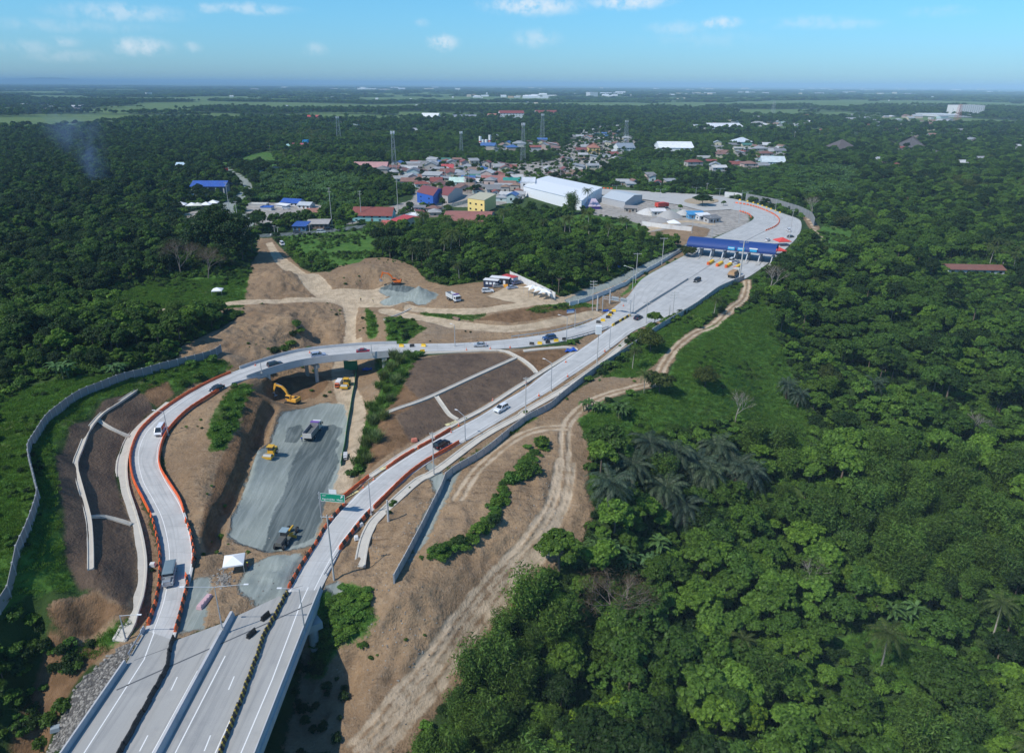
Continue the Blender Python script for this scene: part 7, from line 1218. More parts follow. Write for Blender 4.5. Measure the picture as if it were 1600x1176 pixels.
def bare(kind, h, R_, seed, nb, mt, twig=0, lm=None):
    r = random.Random(seed); b = MB(); tips = []
    def grow(p, d, l, rad, k):
        q = p+d*l; b.cyl(p, q, rad, rad*.68, 5, False)
        if k == 0: tips.append(q); return
        for i in range(3 if k > 1 else 2): e = (d+Vector((r.uniform(-1, 1), r.uniform(-1, 1), r.uniform(-.25, .6)))*.75).normalized(); grow(q, e, l*r.uniform(.6, .85), rad*.62, k-1)
    grow(Vector((0, 0, -1)), Vector((r.uniform(-.1, .1), r.uniform(-.1, .1), 1)).normalized(), h*.34+1, .05+h*.016, nb); rr = np.random.default_rng(seed); T = np.array([list(t) for t in tips]); N = twig; idx = rr.integers(0, len(T), N); P = T[idx]+rr.normal(size=(N, 3))*.7; v, f = quads(P, rr.normal(size=(N, 3)), rr.uniform(.12, .5, N), .08 if not lm else .5, rr); proto(kind, b, mt, v, f, lm or L_dry, 'twigs')
bare('bare', 9, 4, 51, 5, mat('pale_wood', (.34, .30, .25), .9), 700); bare('bare', 10, 5, 52, 5, mat('grey_wood', (.22, .18, .15), .9), 2600)
def bush(seed, R_, N, lm, kind='bush', ls=.22, Hh=1.5): p, n, s, C_ = lobes_crown(R_, Hh, 0, 8, N, ls, .8, seed, (.4, .6), 0); rs = np.random.default_rng(seed); v, f = quads(p, n, s, .6, rs); b = MB(); [b.cyl((0, 0, -.3), (c[0]*.7, c[1]*.7, c[2]*.9), .05, .02, 4, False) for c in C_[:4]]; proto(kind, b, M_bark, v, f, lm, 'foliage')
bush(61, 1.6, 900, L_mid); bush(62, 1.5, 900, L_light); bush(63, 1.8, 1000, L_dark); bush(64, 1.4, 800, L_grass)
def tuft(seed, h, n, sp, w, lm, kind):
    r = np.random.default_rng(seed); a = r.random(n)*6.283; rad = sp*np.sqrt(r.random(n)); base = np.stack([np.cos(a)*rad, np.sin(a)*rad, np.full(n, -.08)], 1); l = r.uniform(.1, .7, n)*h; a2 = r.random(n)*6.283; tip = base+np.stack([np.cos(a2)*l, np.sin(a2)*l, r.uniform(.6, 1.1, n)*h], 1); mid = (base+tip)/2+[0, 0, h*.18]; s = np.stack([-np.sin(a2), np.cos(a2), a2*0], 1)*w; v = np.stack([base, mid-s, tip, mid+s], 1).reshape(-1, 3); proto(kind, MB().add([(0, 0, 0), (.01, 0, 0), (.01, .01, 0), (0, .01, 0)], [(0, 1, 2, 3)]), M_bark, v, np.arange(4*n).reshape(n, 4), lm, 'blades')
tuft(71, .42, 90, .7, .03, L_grass, 'grass'); tuft(72, .32, 80, .7, .035, L_light, 'grass'); tuft(73, 2.6, 260, 1.1, .055, L_reed, 'reed'); tuft(74, 2.2, 240, 1.2, .06, L_bam, 'reed')
# far trees, lighter meshes
for sd_, lm, R_, Hh, fl in ((81, L_dark, 4.5, 9, .8), (82, L_mid, 4.8, 9, .7), (83, L_dark, 5.5, 8, .55), (84, L_mid, 4, 11, 1)):
    p, n, s, C_ = lobes_crown(R_, Hh*.75, Hh*.25, 9, 620, .85, fl, sd_, (.38, .55)); v, f = quads(p, n, s, .7, np.random.default_rng(sd_)); PROTO.setdefault('far', []).append((None, None, join_mesh('far', trunk_for(C_, Hh*.4, .25, random.Random(sd_)), M_bark, v, f, lm), 'crown'))
for sd_, lm in ((91, L_dark), (92, L_mid)):
    p, n, s, C_ = lobes_crown(26, 9, -1, 34, 2200, 1.9, .45, sd_, (.18, .3)); v, f = quads(p, n, s, .8, np.random.default_rng(sd_)); PROTO.setdefault('clump', []).append((None, None, join_mesh('clump', None, M_bark, v, f, lm), 'crown'))
KW = {'dark': ('dark green broadleaf tree', 'tree', 'broadleaf_tree'), 'mid': ('green broadleaf tree', 'tree', 'broadleaf_tree'), 'light': ('fresh green leafy tree', 'tree', 'broadleaf_tree'), 'bright': ('yellow green leafy tree', 'tree', 'broadleaf_tree'), 'mango': ('round dense crowned tree', 'tree', 'round_tree'), 'rainround': ('huge round tree', 'tree', 'round_tree'), 'dome': ('wide dome shaped bush', 'bush', 'leafy_bush'), 'rain': ('broad flat crowned tree', 'tree', 'spreading_tree'), 'bamboo': ('feathery bamboo clump', 'bamboo', 'bamboo_clump'), 'coconut': ('coconut palm', 'palm', 'coconut_palm'), 'oilpalm': ('dark thick fronded palm', 'palm', 'fan_palm'), 'banana': ('banana plant', 'plant', 'banana_plant'), 'bare': ('leafless grey tree', 'tree', 'bare_tree'), 'bush': ('leafy bush', 'bush', 'leafy_bush'), 'reed': ('clump of tall pale reeds', 'reeds', 'reed_clump')}
def zone(x, y):
    if x > 1150: return 'in the lower right forest' if y > 880 else ('in the middle of the right forest' if y > 620 else ('in the upper right forest' if y > 430 else 'beyond the toll plaza'))
    if y > 860 and x > 560: return 'in the forest at the bottom centre' if x < 900 else 'in the dense forest left of the lower right corner'
    if x > 850 and y > 600: return 'around the palm grove right of the dirt track'
    if x > 930 and y > 440: return 'on the grassy ridge beside the toll plaza fence'
    if x < 260: return 'at the left edge wood' if y < 640 else 'below the noise wall at left'
    if y < 380: return 'between the town and the big round tree' if x < 500 else 'behind the town road'
    if x < 420: return 'in the wood above the left dirt track'
    if x > 560 and y < 470: return 'in the wood between town and dirt yard'
    return 'inside the works area'
def lim16(a, b): return a+b if len((a+b).split()) <= 16 else a
def fine(x, y):
    if y > 1110: return ' at the bottom edge'
    if x > 1500: return ' close to the right edge'
    if y > 980: return ' just above the bottom rows'
    if x > 1340 and y > 620: return ' right of the middle'
    return ''
def plant(kind, p, sc, label=None, group=None, v=None, rz=None, sxy=1.):
    v = rng.randrange(len(PROTO[kind])) if v is None else v; tm, cmh, _, cn = PROTO[kind][v]; w, cat, nm = KW[kind]
    if label is None: x, y, _ = proj(p); label = lim16(('small ' if sc < .78 else ('tall ' if sc > 1.05 else ''))+w+' '+zone(x, y), fine(x, y)); group = label
    r = empty(nm, p, rng.uniform(0, 6.28) if rz is None else rz, label, cat, group); r.scale = (sc*sxy, sc*sxy, sc); link('stem' if kind in ('banana', 'bush', 'reed') else 'trunk', tm, r); link(cn, cmh, r); return r
taken = []
def put(kind, x, y, sc, label, v=None, sxy=1., rad=None, rz=None):
    p = G(x, y); plant(kind, p, sc, label, None, v, rz, sxy); taken.append((p[0], p[1], rad if rad else 2.6*sc*sxy)); return p
# the ones the photograph singles out
put('rainround', 345, 406, 1.0, 'huge dark round crowned tree at the end of the town road', 0, 1, 15); put('rain', 275, 396, 1.0, 'spreading dark tree left of the huge round tree', 1, 1, 8); put('bare', 283, 432, 1.15, 'brownish leafless tree below the huge round tree', 1, 1.3); put('bare', 325, 436, 1.0, 'second brownish half leafless tree below the huge round tree', 1, 1.3)
put('mango', 1030, 613, 1.02, 'round olive tree just right of the bend in the dirt track', 0); put('mango', 1101, 604, .95, 'round reddish green tree alone on the grass slope', 0); put('mango', 1016, 549, 1.15, 'dense round tree at the fence below the toll plaza', 0); put('light', 1022, 512, .75, 'open leafy tree with big leaves rising over the plaza fence', 1)
put('coconut', 988, 576, .72, 'coconut palm left of the dense round tree by the fence', 0); put('coconut', 1006, 614, .72, 'coconut palm beside the bend in the dirt track', 0); put('coconut', 1115, 494, .72, 'coconut palm in front of the plaza fence', 0); put('coconut', 1376, 1045, 1.1, 'big coconut palm with yellowing fronds in the lower right clearing', 0); put('coconut', 1546, 1010, .95, 'coconut palm near the right edge above the round bush', 1); put('coconut', 1596, 1215, .8, 'coconut palm cut by the bottom right corner', 0); put('coconut', 1160, 1040, .75, 'pale palm among broadleaf trees at the bottom', 0)
put('coconut', 1300, 430-8, .9, 'tall palm left of the rusty roofed house', 1) if 0 else None
for k, (x, y) in enumerate([(1540, 405), (1556, 402), (1572, 408), (1588, 410), (1524, 398), (1566, 418), (1596, 404), (1545, 417), (1583, 420)]): put('coconut', x, y, .85, 'coconut palm in the row behind the rusty roofed house, number %s from the left' % ('one', 'two', 'three', 'four', 'five', 'six', 'seven', 'eight', 'nine')[[4, 0, 7, 1, 5, 2, 8, 3, 6].index(k)])
OP = [(1013, 722, 'upper left'), (1088, 752, 'upper middle'), (1149, 752, 'upper right'), (950, 795, 'far left'), (1100, 772, 'centre'), (1166, 770, 'far right'), (1062, 820, 'lower middle'), (1116, 726, 'back right'), (988, 765, 'left of centre'), (1035, 800, 'lower left'), (1052, 735, 'back middle')]
for k, (x, y, w) in enumerate(OP): put('oilpalm', x, y, rng.uniform(1.25, 1.45), 'dark thick fronded palm at the %s of the palm grove' % w, rad=5.2)
for x, y, w in [(1228, 622, 'upper'), (1246, 636, 'lower')]: put('oilpalm', x, y, .9, w+' dark palm at the left edge of the right forest')
for x, y, w in [(1362, 620, 'beside the dark hollow of the forest'), (1545, 560, 'near the right edge below the rusty house'), (1520, 690, 'in the right forest by the dry branches')]: put('oilpalm', x, y, .95, 'dark palm '+w)
for k, (x, y, s, w) in enumerate([(969, 652, 1.2, 'at the dirt track fork, tallest'), (935, 645, .9, 'at the dirt track fork, left'), (917, 640, .9, 'at the dirt track fork, leftmost'), (947, 562+14, .75, 'by the fence beside the straight ramp'), (1205, 700-6, 1.1, 'right of the leafless white tree'), (930, 866, 1.15, 'left edge of the lower forest, upper'), (912, 890, 1.1, 'left edge of the lower forest, lower'), (955, 872, 1.15, 'in the broad leaved clump, middle'), (1020, 862, 1.2, 'in the broad leaved clump, right'), (975, 890, 1.15, 'in the broad leaved clump, low'), (1010, 885, 1.1, 'in the broad leaved clump, lowest'), (1395, 950+16, 1.25, 'above the big coconut palm'), (1425, 985-15, 1.2, 'right of the big coconut palm'), (100, 592, 1.5, 'at the left wood edge, left'), (182, 586, 1.2, 'at the left wood edge, right'), (1430, 485, 1.3, 'in the vines below the rusty house')]): put('banana', x, y, s, 'banana plant '+w)
put('bare', 1148, 660, .85, 'leafless white tree on the grass slope', 0); put('bare', 1201, 462, 1.15, 'large leafless tree where the dirt track meets the plaza', 0); put('bare', 972, 980, 1.0, 'wide leafless brown tree in the middle of the lower forest', 1, 1.35); put('bare', 1512, 690, .8, 'leafless branches in the right forest', 0); put('bare', 1268, 340, 1.2, 'leafless tree behind the grey wall of the far bend', 0); put('bare', 1260, 925, .8, 'half bare tree left of the bamboo', 0)
put('rain', 1097, 322, .75, 'flat crowned tree on the roundabout island', 0, 1.1, 3); put('light', 1062, 330, .65, 'small tree at the gravel yard by the roundabout'); put('mid', 1130, 322, .5, 'tiny tree right of the roundabout'); put('coconut', 917, 326, 1.15, 'palm standing against the white warehouse wall', 1); put('bamboo', 893, 335, 1.6, 'tall feathery bamboo left of the grey warehouse', 0); put('mango', 1075, 420-18, .9, 'tree at the left end of the toll canopy', 0)
put('dome', 1475, 1085, 1.0, 'very wide low round bush in the lower right clearing', 0, 1.0, 11); put('light', 1290, 1075, .8, 'round light green tree left of the clearing', 0); put('mid', 1040+60, 970+60, 1.1, 'round leafy tree with pale crown in the bottom forest'); put('mango', 1060, 1085, 1.0, 'tall dome shaped tree in the bottom forest', 0)
for x, y, s, w in [(915, 1165, 1.0, 'left'), (958, 1150, .95, 'middle'), (1165, 1150, .9, 'right')]: put('bright', x, y, s, w+' yellow green tree shining at the bottom edge', 0)
put('bright', 1250, 830, .55, 'small yellowish tree in the middle of the right forest', 0)
put('bush', 822, 742, 1.9, 'large leafy bush on the bare bank between the tracks', 0); put('bush', 800, 752, 1.5, 'second leafy bush on the bare bank between the tracks', 3); put('bush', 846, 697, 1.5, 'small bush at the top of the bank between the tracks', 1)
for x, y, s, w in [(774, 790, 1.3, 'upper'), (770, 815, 1.5, 'second'), (745, 832, 1.5, 'third'), (718, 850, 1.4, 'fourth'), (690, 864, 1.7, 'lowest left'), (786, 770, .9, 'top')]: put('bush', x, y, s*.7, w+' bush in the green strip above the eroded bank')
for x, y, s, w, v in [(545, 950, 1.9, 'on the green bank right of the viaduct, large', 3), (565, 965, 1.7, 'on the green bank right of the viaduct, right', 3), (528, 975, 1.6, 'on the green bank right of the viaduct, left', 1), (548, 990, 1.9, 'on the green bank right of the viaduct, lower', 1), (572, 945, 1.3, 'on the green bank right of the viaduct, top right', 3), (515, 1010, 1.7, 'in the shade beside the viaduct', 0), (500, 1040, 1.7, 'deep in the shade beside the viaduct', 0)]: put('bush', x, y, s*.42, 'leafy bush '+w, v)
for k, (x, y) in enumerate([(625, 568), (612, 580), (600, 594), (618, 600), (604, 612), (596, 630), (610, 628), (588, 646), (600, 655), (584, 664), (576, 680), (588, 690), (572, 698), (566, 712), (574, 722), (560, 728), (636, 556), (592, 606), (580, 640), (628, 588), (615, 560), (600, 570), (646, 562)]): plant('reed', G(x, y), rng.uniform(.95, 1.35), 'clump of tall pale reeds on the bank right of the cutting', 'reeds on the bank right of the cutting')
for k, (x, y) in enumerate([(380, 608), (370, 625), (376, 640), (362, 650), (352, 668), (360, 674), (345, 690), (338, 672), (350, 640), (366, 605), (340, 696), (388, 615)]): plant('bush', G(x, y), rng.uniform(.7, 1.05), 'low leafy bush on the green patch left of the cutting', 'bushes on the green patch left of the cutting', 3)
for k, (x, y) in enumerate([(462, 510), (470, 520), (455, 540), (480, 548), (445, 548), (430, 552), (625, 505), (640, 515), (612, 520), (632, 528), (582, 495), (584, 512), (300, 572), (330, 565), (285, 600), (310, 590), (550, 745), (562, 735), (460, 525)]): plant('bush', G(x, y), rng.uniform(.8, 1.3), 'leafy bush growing on the bare earth beside the ramps', 'bushes on the bare earth')
for k in range(85): t = rng.random(); x, y = 552-40*t+rng.uniform(-32, 30)*(1-.3*t), 925+85*t+rng.uniform(-10, 10); plant('bush', G(x, y), rng.uniform(.3, .65), 'low leafy bush on the green bank right of the viaduct', 'bushes on the green bank right of the viaduct', rng.choice((1, 3, 3)), None, rng.uniform(1.1, 1.8))
for k in range(55): x = rng.uniform(15, 150); y = rng.uniform(1000, 1170); plant('bush', G(x, y), rng.uniform(.4, 1.1), 'leafy bush growing in the ravine left of the rubble bank', 'bushes in the ravine left of the rubble bank', rng.choice((0, 2, 3))) if x < 150-(y-1000)*.45 else None
for k in range(26): x, y = rng.uniform(455, 540), rng.uniform(1030, 1176); plant('bush', G(x, y), rng.uniform(.3, .8), 'leafy bush in the shade right of the viaduct', 'bushes in the shade right of the viaduct', 2)
SP = [(672, 868), (700, 860), (735, 840), (765, 815), (778, 785), (790, 755), (812, 738), (830, 715), (846, 692)]
for k in range(130): t = rng.random()*7.99; a_ = SP[int(t)]; b_ = SP[int(t)+1]; t -= int(t); x, y = a_[0]+(b_[0]-a_[0])*t+rng.gauss(0, 6), a_[1]+(b_[1]-a_[1])*t+rng.gauss(0, 5); plant('bush', G(x, y), rng.uniform(.25, .6), 'low leafy bush in the green strip above the eroded bank', 'low bushes in the green strip above the eroded bank', rng.choice((1, 3, 0)), None, rng.uniform(1.1, 1.9))
# the woods
BLD = [(o.location.x, o.location.y, max(o.dimensions[:2]) if o.type == 'MESH' else 0) for o in C.objects if o.parent is None and o.get('category') in ('house', 'hall', 'warehouse', 'building', 'shop', 'shed', 'factory', 'cabin', 'tent', 'apartment block', 'office block', 'tower', 'water tank', 'solar panel')]
bb = []
for o in C.objects:
    if o.parent is None and o.get('category') in ('house', 'hall', 'warehouse', 'building', 'shop', 'shed', 'factory', 'cabin', 'tent', 'apartment block', 'office block', 'water tank', 'solar panel'):
        ks = [c for c in C.objects if c.parent == o]; r = 2.
        for c in ks: 
            for q in c.bound_box: r = max(r, math.hypot(q[0], q[1]))
        bb.append((o.location.x, o.location.y, r))
bb = np.array(bb); tk = np.array(taken)
_pn = np.random.default_rng(3).random((64, 64))
def kindmix(x, y, d, wx=None):
    u = rng.random()
    if wx is not None: u = min(.999, max(0, .62*u+.38*(.5+2.2*wx)))
    if y > 930 and x < 870: return 'bamboo' if u < .62 else ('light' if u < .8 else 'mid')
    if 1330 < x < 1580 and 720 < y < 930: return 'bamboo' if u < .7 else 'light'
    if x > 1150 and y < 620: return 'mid' if u < .40 else ('dark' if u < .62 else ('light' if u < .92 else 'mango'))
    if x < 420 and y < 470: return 'dark' if u < .74 else ('mid' if u < .9 else 'rain')
    if 560 < x < 720 and 380 < y < 460: return 'coconut' if u < .25 else ('dark' if u < .6 else 'mid')
    if x > 1050 and 280 < y < 340: return 'rain' if u < .45 else 'dark'
    if x > 1050 and 215 < y < 345: return 'dark' if u < .2 else ('mid' if u < .55 else 'light')
    if y > 880: return 'dark' if u < .25 else ('mid' if u < .6 else ('light' if u < .93 else 'bamboo'))
    return 'dark' if u < .35 else ('mid' if u < .70 else ('light' if u < .93 else ('bamboo' if u < .985 or d < 400 else 'coconut')))
def scatter(y0, y1, sp, jit=.45, xr=(-260, 1860), ybot=1500):
    ys = np.arange(y0, y1, sp); out = []
    for yy in ys:
        w = yy*.80+40; xs = np.arange(-w, w, sp); out.append(np.stack([xs+nr.uniform(-jit, jit, len(xs))*sp, yy+nr.uniform(-jit, jit, len(xs))*sp], 1))
    P = np.concatenate(out); z = sample(HZ, P[:, 0], P[:, 1]); return np.column_stack([P, z])
def clearance(P, extra, use_b=True):
    m = sample(MASK['clear'], P[:, 0], P[:, 1]) < -extra
    if use_b:
        for b in bb: m &= (P[:, 0]-b[0])**2+(P[:, 1]-b[1])**2 > (b[2]+1.5)**2
    return m
PROT = []
for o in C.objects:
    if o.parent is None and o.get('category') in ('house', 'hall', 'warehouse', 'building', 'shop', 'shed', 'factory', 'cabin', 'tent', 'apartment block', 'office block', 'solar panel', 'car', 'van', 'toll plaza', 'wall'):
        x_, y_, d_ = proj(np.array(o.location)+[0, 0, 2.5]); PROT.append((x_, y_, 7/(mpp(np.array(o.location))+1e-6)*.5, .95 if not o.get('group') else .86))
for T in ([(365, 372), (378, 355), (388, 340), (372, 334), (356, 330), (368, 315), (383, 302), (387, 294), (380, 284), (372, 275), (360, 266)], [(395, 368), (420, 368), (447, 365), (475, 363), (500, 361), (525, 358), (549, 355), (575, 351), (600, 347), (625, 338), (650, 331)], [(410, 380), (425, 395), (440, 405)], [(1270, 345), (1278, 360), (1288, 375)], [(902, 470), (940, 450), (970, 437), (1000, 420), (1035, 403), (1062, 390)], [(950, 300), (975, 301), (1000, 304), (1030, 308), (1060, 312), (1090, 316), (1130, 318), (1160, 320), (1190, 325), (1215, 335), (1230, 350), (1240, 362), (1225, 380)], [(950, 338), (980, 340), (1010, 342), (1040, 345), (1070, 350), (1100, 355)], [(300, 345), (320, 342), (340, 340)], [(410, 335), (430, 338), (450, 335), (475, 330)], [(1205, 402), (1165, 440), (1160, 455)], [(1488, 420), (1510, 422), (1535, 424), (1560, 425)]):
    PROT += [(x_, y_, 11, .99) for x_, y_ in T]
for a, b in ((LOOP_L, LOOP_R), (RT_L, RT_R)):
    for q in list(a[::3])+list(b[::3]): x_, y_, _ = proj(q); PROT.append((x_, y_, 2, .97))
PROT += [(x_, y_, w_, .97) for x_, y_, w_ in [(1400, 1045, 16), (1440, 1030, 14), (1370, 1065, 12), (1500, 1105, 12), (1430, 1010, 12), (1390, 1080, 14), (1440, 1075, 10), (1475, 1045, 40), (1376, 955, 28), (1546, 940, 22), (972, 935, 36), (1013, 695, 18), (1088, 715, 22), (1149, 715, 22), (955, 760, 22), (1097, 745, 20), (1148, 625, 14), (1300, 540, 14), (1490, 540, 18), (930, 1120, 24), (975, 1110, 20), (1165, 1110, 20), (930, 860, 14), (975, 860, 20), (1015, 850, 14), (1395, 935, 14), (1512, 668, 12), (1201, 440, 16)]]
PROT = np.array(PROT)
def covers(P, hh, rad):
    V = P-CP; dp = V@FW; x = 800+FPX*(V@RT)/dp; yb = 588-FPX*(V@UP)/dp; Vt = V+np.array([0, 0, 1.])*np.asarray(hh)[:, None]; yt = 588-FPX*(Vt@UP)/(Vt@FW); rp = np.asarray(rad)*FPX/dp; out = np.zeros(len(P), bool); u = nr.random(len(P))
    for q in PROT: out |= (np.abs(x-q[0]) < q[2]*.6+rp*.8) & (yb > q[1]+1) & (yt+(yb-yt)*.12 < q[1]) & (u < q[3])
    return out
def view_open(P, r=7):
    """keep trees from covering the buildings, posts and roads that are seen past them"""
    return np.ones(len(P), bool)
near_ = scatter(66, 330, 4.9); near_ = near_[clearance(near_, 1.4)]; near_ = near_[~covers(near_, np.full(len(near_), 7.5), np.full(len(near_), 3.4))]
for t in tk: near_ = near_[(near_[:, 0]-t[0])**2+(near_[:, 1]-t[1])**2 > (t[2]*.95)**2]
def openness(P):
    x, y = [], []
    V = P-CP; dp = V@FW; px = 800+FPX*(V@RT)/dp; py = 588-FPX*(V@UP)/dp; return px, py
px, py = openness(near_)
# clearings and thin places
low = ((px > 1040) & (px < 1240) & (py < 700) & (py > 600)) | ((py > 1000) & (px > 1290) & (px < 1520) & (py < 1110)) | ((px > 1250) & (px < 1560) & (py > 440) & (py < 520))
vine = (vnoise(near_[:, 0], near_[:, 1], 42, 77) > .05) & (py < 720) & (px > 1150)
slope_l = (px < 260) & (py > 600)
sel = ~(low & (nr.random(len(px)) < .6)) & ~(vine & (nr.random(len(px)) < .7)) & ~(slope_l & (px < 60+0*px) & (py < 940))
near_ = near_[sel]; px = px[sel]; py = py[sel]; inv = (px > -60) & (px < 1660) & (py < 1330)
pn = vnoise(near_[:, 0], near_[:, 1], 24, 92); order = np.argsort(np.hypot(near_[:, 0], near_[:, 1])); cnt = {}; STF = {k: [] for k in list(PROTO)}
LIM = {'dark': 75, 'mid': 90, 'light': 90, 'bamboo': 90, 'coconut': 30, 'mango': 20, 'rain': 10, 'bright': 9}
def bridgeshade(p): return abs((p[0]-DK[1][0])*dkd[1]-(p[1]-DK[1][1])*dkd[0]) < 22 and ((p[0]-DK[1][0])*dkd[0]+(p[1]-DK[1][1])*dkd[1]) > -6
for i in order:
    p = near_[i]; x, y = px[i], py[i]
    if bridgeshade(p): continue
    k = kindmix(x, y, p[1], pn[i]); sc = rng.choice((.55, .7, .8, .9, 1.0, 1.15, 1.3))*rng.uniform(.9, 1.1)*(1.0 if y > 560 else .9)
    if k == 'rain': sc *= .5
    if slope_l[sel][i] if False else (x < 260 and y > 560): sc *= .55; k = 'mid' if k == 'bamboo' else k
    if 900 < x < 1200 and 420 < y < 700: sc *= .7
    if inv[i] and cnt.get(k, 0) < LIM.get(k, 20): cnt[k] = cnt.get(k, 0)+1; plant(k, p-[0, 0, .2], sc)
    else: STF[k].append((*p, sc))
mid_ = scatter(330, 1250, 7.6); mid_ = mid_[clearance(mid_, 1.0)]; mid_ = mid_[~covers(mid_, np.full(len(mid_), 7.5), np.full(len(mid_), 3.6))]; x, y = openness(mid_); n3 = vnoise(mid_[:, 0], mid_[:, 1], 70, 31)+.5*vnoise(mid_[:, 0], mid_[:, 1], 25, 32)
n5 = vnoise(mid_[:, 0], mid_[:, 1], 55, 91)
for t in tk: m = (mid_[:, 0]-t[0])**2+(mid_[:, 1]-t[1])**2 > (t[2]*.95)**2; mid_ = mid_[m]; x = x[m]; y = y[m]; n3 = n3[m]; n5 = n5[m]
banana_field = ((x > 1140) & (x < 1340) & (y > 262) & (y < 312)) | ((x > 985) & (x < 1120) & (y > 252) & (y < 275)) | ((x > 400) & (x < 560) & (y > 275) & (y < 335))
for i in range(len(mid_)):
    if x[i] < -150 or x[i] > 1750: continue
    if y[i] > 236 and n3[i] > .27 and rng.random() < .75: continue
    k = kindmix(x[i], y[i], 500, n5[i]); s = rng.uniform(.75, 1.25)
    if banana_field[i]:
        if rng.random() < .25: continue
        k = 'banana' if rng.random() < .6 else 'bush'; s = 1.6
    if 1060 < x[i] < 1500 and 312 < y[i] < 345 and k != 'rain': s *= .9
    if k == 'rain': s *= .7
    if 1220 < x[i] < 1300 and 320 < y[i] < 380: s *= .5
    if y[i] > 440: s *= .8
    # low growth in front of the houses and the roads, so that they stay in view
    if 225 < y[i] < 360 and 600 < x[i] < 1240: s *= .72
    if 930 < x[i] < 1240 and 296 < y[i] < 420: s *= .75
    STF[k].append((*mid_[i], s))
def stuff(name, pts, kinds, label, cat=None, m2=2, jit=.1, lab=None):
    """one object: many plants set out on points"""
    if not len(pts): return
    col = bpy.data.collections.new(name+'_kinds'); ms = [p[m2] for k in kinds for p in PROTO[k]]
    for i, me in enumerate(ms): col.objects.link(bpy.data.objects.new('%s_%02d' % (name, i), me))
    P = np.array(pts, float); n = len(P); me = bpy.data.meshes.new(name); me.vertices.add(n); me.vertices.foreach_set('co', P[:, :3].astype(np.float32).ravel())
    for nm_, ty, A in (('idx', 'INT', nr.integers(0, len(ms), n).astype(np.int32)), ('rz', 'FLOAT', nr.uniform(0, 6.28, n).astype(np.float32)), ('sc', 'FLOAT', P[:, 3].astype(np.float32))): a = me.attributes.new(nm_, ty, 'POINT'); a.data.foreach_set('value', A)
    o = link(name, me); tag(o, label, cat, kind='stuff'); g = bpy.data.node_groups.new(name, 'GeometryNodeTree'); g.interface.new_socket('Geometry', in_out='INPUT', socket_type='NodeSocketGeometry'); g.interface.new_socket('Geometry', in_out='OUTPUT', socket_type='NodeSocketGeometry'); N = g.nodes; K_ = g.links.new
    gi = N.new('NodeGroupInput'); go = N.new('NodeGroupOutput'); mp = N.new('GeometryNodeMeshToPoints'); ip = N.new('GeometryNodeInstanceOnPoints'); ci = N.new('GeometryNodeCollectionInfo'); ci.inputs['Collection'].default_value = col; ci.inputs['Separate Children'].default_value = True; ci.inputs['Reset Children'].default_value = True
    def at(nm_, ty): a = N.new('GeometryNodeInputNamedAttribute'); a.data_type = ty; a.inputs[0].default_value = nm_; return a.outputs[0]
    K_(gi.outputs[0], mp.inputs[0]); K_(mp.outputs[0], ip.inputs['Points']); K_(ci.outputs[0], ip.inputs['Instance']); ip.inputs['Pick Instance'].default_value = True; K_(at('idx', 'INT'), ip.inputs['Instance Index']); cx = N.new('ShaderNodeCombineXYZ'); K_(at('rz', 'FLOAT'), cx.inputs[2]); K_(cx.outputs[0], ip.inputs['Rotation']); K_(at('sc', 'FLOAT'), ip.inputs['Scale']); K_(ip.outputs[0], go.inputs[0]); md = o.modifiers.new('scatter', 'NODES'); md.node_group = g; return o
for k, lb in (('dark', 'dark broadleaf trees of the woods merging into a mass'), ('mid', 'green broadleaf trees of the woods merging into a mass'), ('light', 'fresh green trees of the woods merging into a mass'), ('bamboo', 'feathery bamboo thickets of the woods'), ('coconut', 'coconut palms scattered through the woods'), ('rain', 'broad flat crowned trees of the far woods'), ('mango', 'round crowned trees of the woods'), ('banana', 'banana groves beyond the toll road'), ('bush', 'low bushes between the banana groves')): stuff('forest', STF[k], [k], lb)
far_ = scatter(1250, 3600, 14.5); far_ = far_[clearance(far_, 0)]; f_ = sample(FIELD, far_[:, 0], far_[:, 1]); x, y = openness(far_); m = (x > -120) & (x < 1720) & (f_+nr.uniform(-.25, .25, len(f_)) < .1); far_ = far_[m]; stuff('far_forest', np.column_stack([far_, nr.uniform(.75, 1.5, len(far_))]), ['far'], 'far woods covering the plain')
vf = scatter(3600, 15000, 62); x, y = openness(vf); f_ = sample(FIELD, vf[:, 0], vf[:, 1]); m = (x > -120) & (x < 1720) & (f_+nr.uniform(-.3, .3, len(f_)) < .05); vf = vf[m]; stuff('far_forest', np.column_stack([vf, nr.uniform(.8, 1.5, len(vf))]), ['clump'], 'tree belts of the distant plain')
# undergrowth, grass and weeds
ug = scatter(62, 360, 2.3); ug = ug[(sample(MASK['clear'], ug[:, 0], ug[:, 1]) < -.3)]; x, y = openness(ug); ug = ug[(x > -80) & (x < 1700) & (y < 1350)]; ug = ug[[not bridgeshade(p) for p in ug]]; stuff('undergrowth', np.column_stack([ug, nr.uniform(.6, 1.35, len(ug))]), ['bush'], 'tangled leafy undergrowth between the trees')
ug = scatter(360, 900, 5.0); x, y = openness(ug); ug = ug[(x > -60) & (x < 1660) & clearance(ug, .5)]; stuff('undergrowth', np.column_stack([ug, nr.uniform(1.0, 2.2, len(ug))]), ['bush'], 'leafy undergrowth of the middle distance')
gr = scatter(66, 300, .95, .5); g_ = sample(MASK['grass'], gr[:, 0], gr[:, 1]); t_ = sample(MASK['track'], gr[:, 0], gr[:, 1]); x, y = openness(gr); m = (g_+vnoise(gr[:, 0], gr[:, 1], 3, 40)*2 > .2) & (t_ < -.4) & (x > -60) & (x < 1660) & (y < 1300) & (sample(MASK['gravel'], gr[:, 0], gr[:, 1]) < -.3) & ~((_in_road := sample(np.maximum(MASK['clear']*0-8, -8), gr[:, 0], gr[:, 1])) > 0); gr = gr[m]
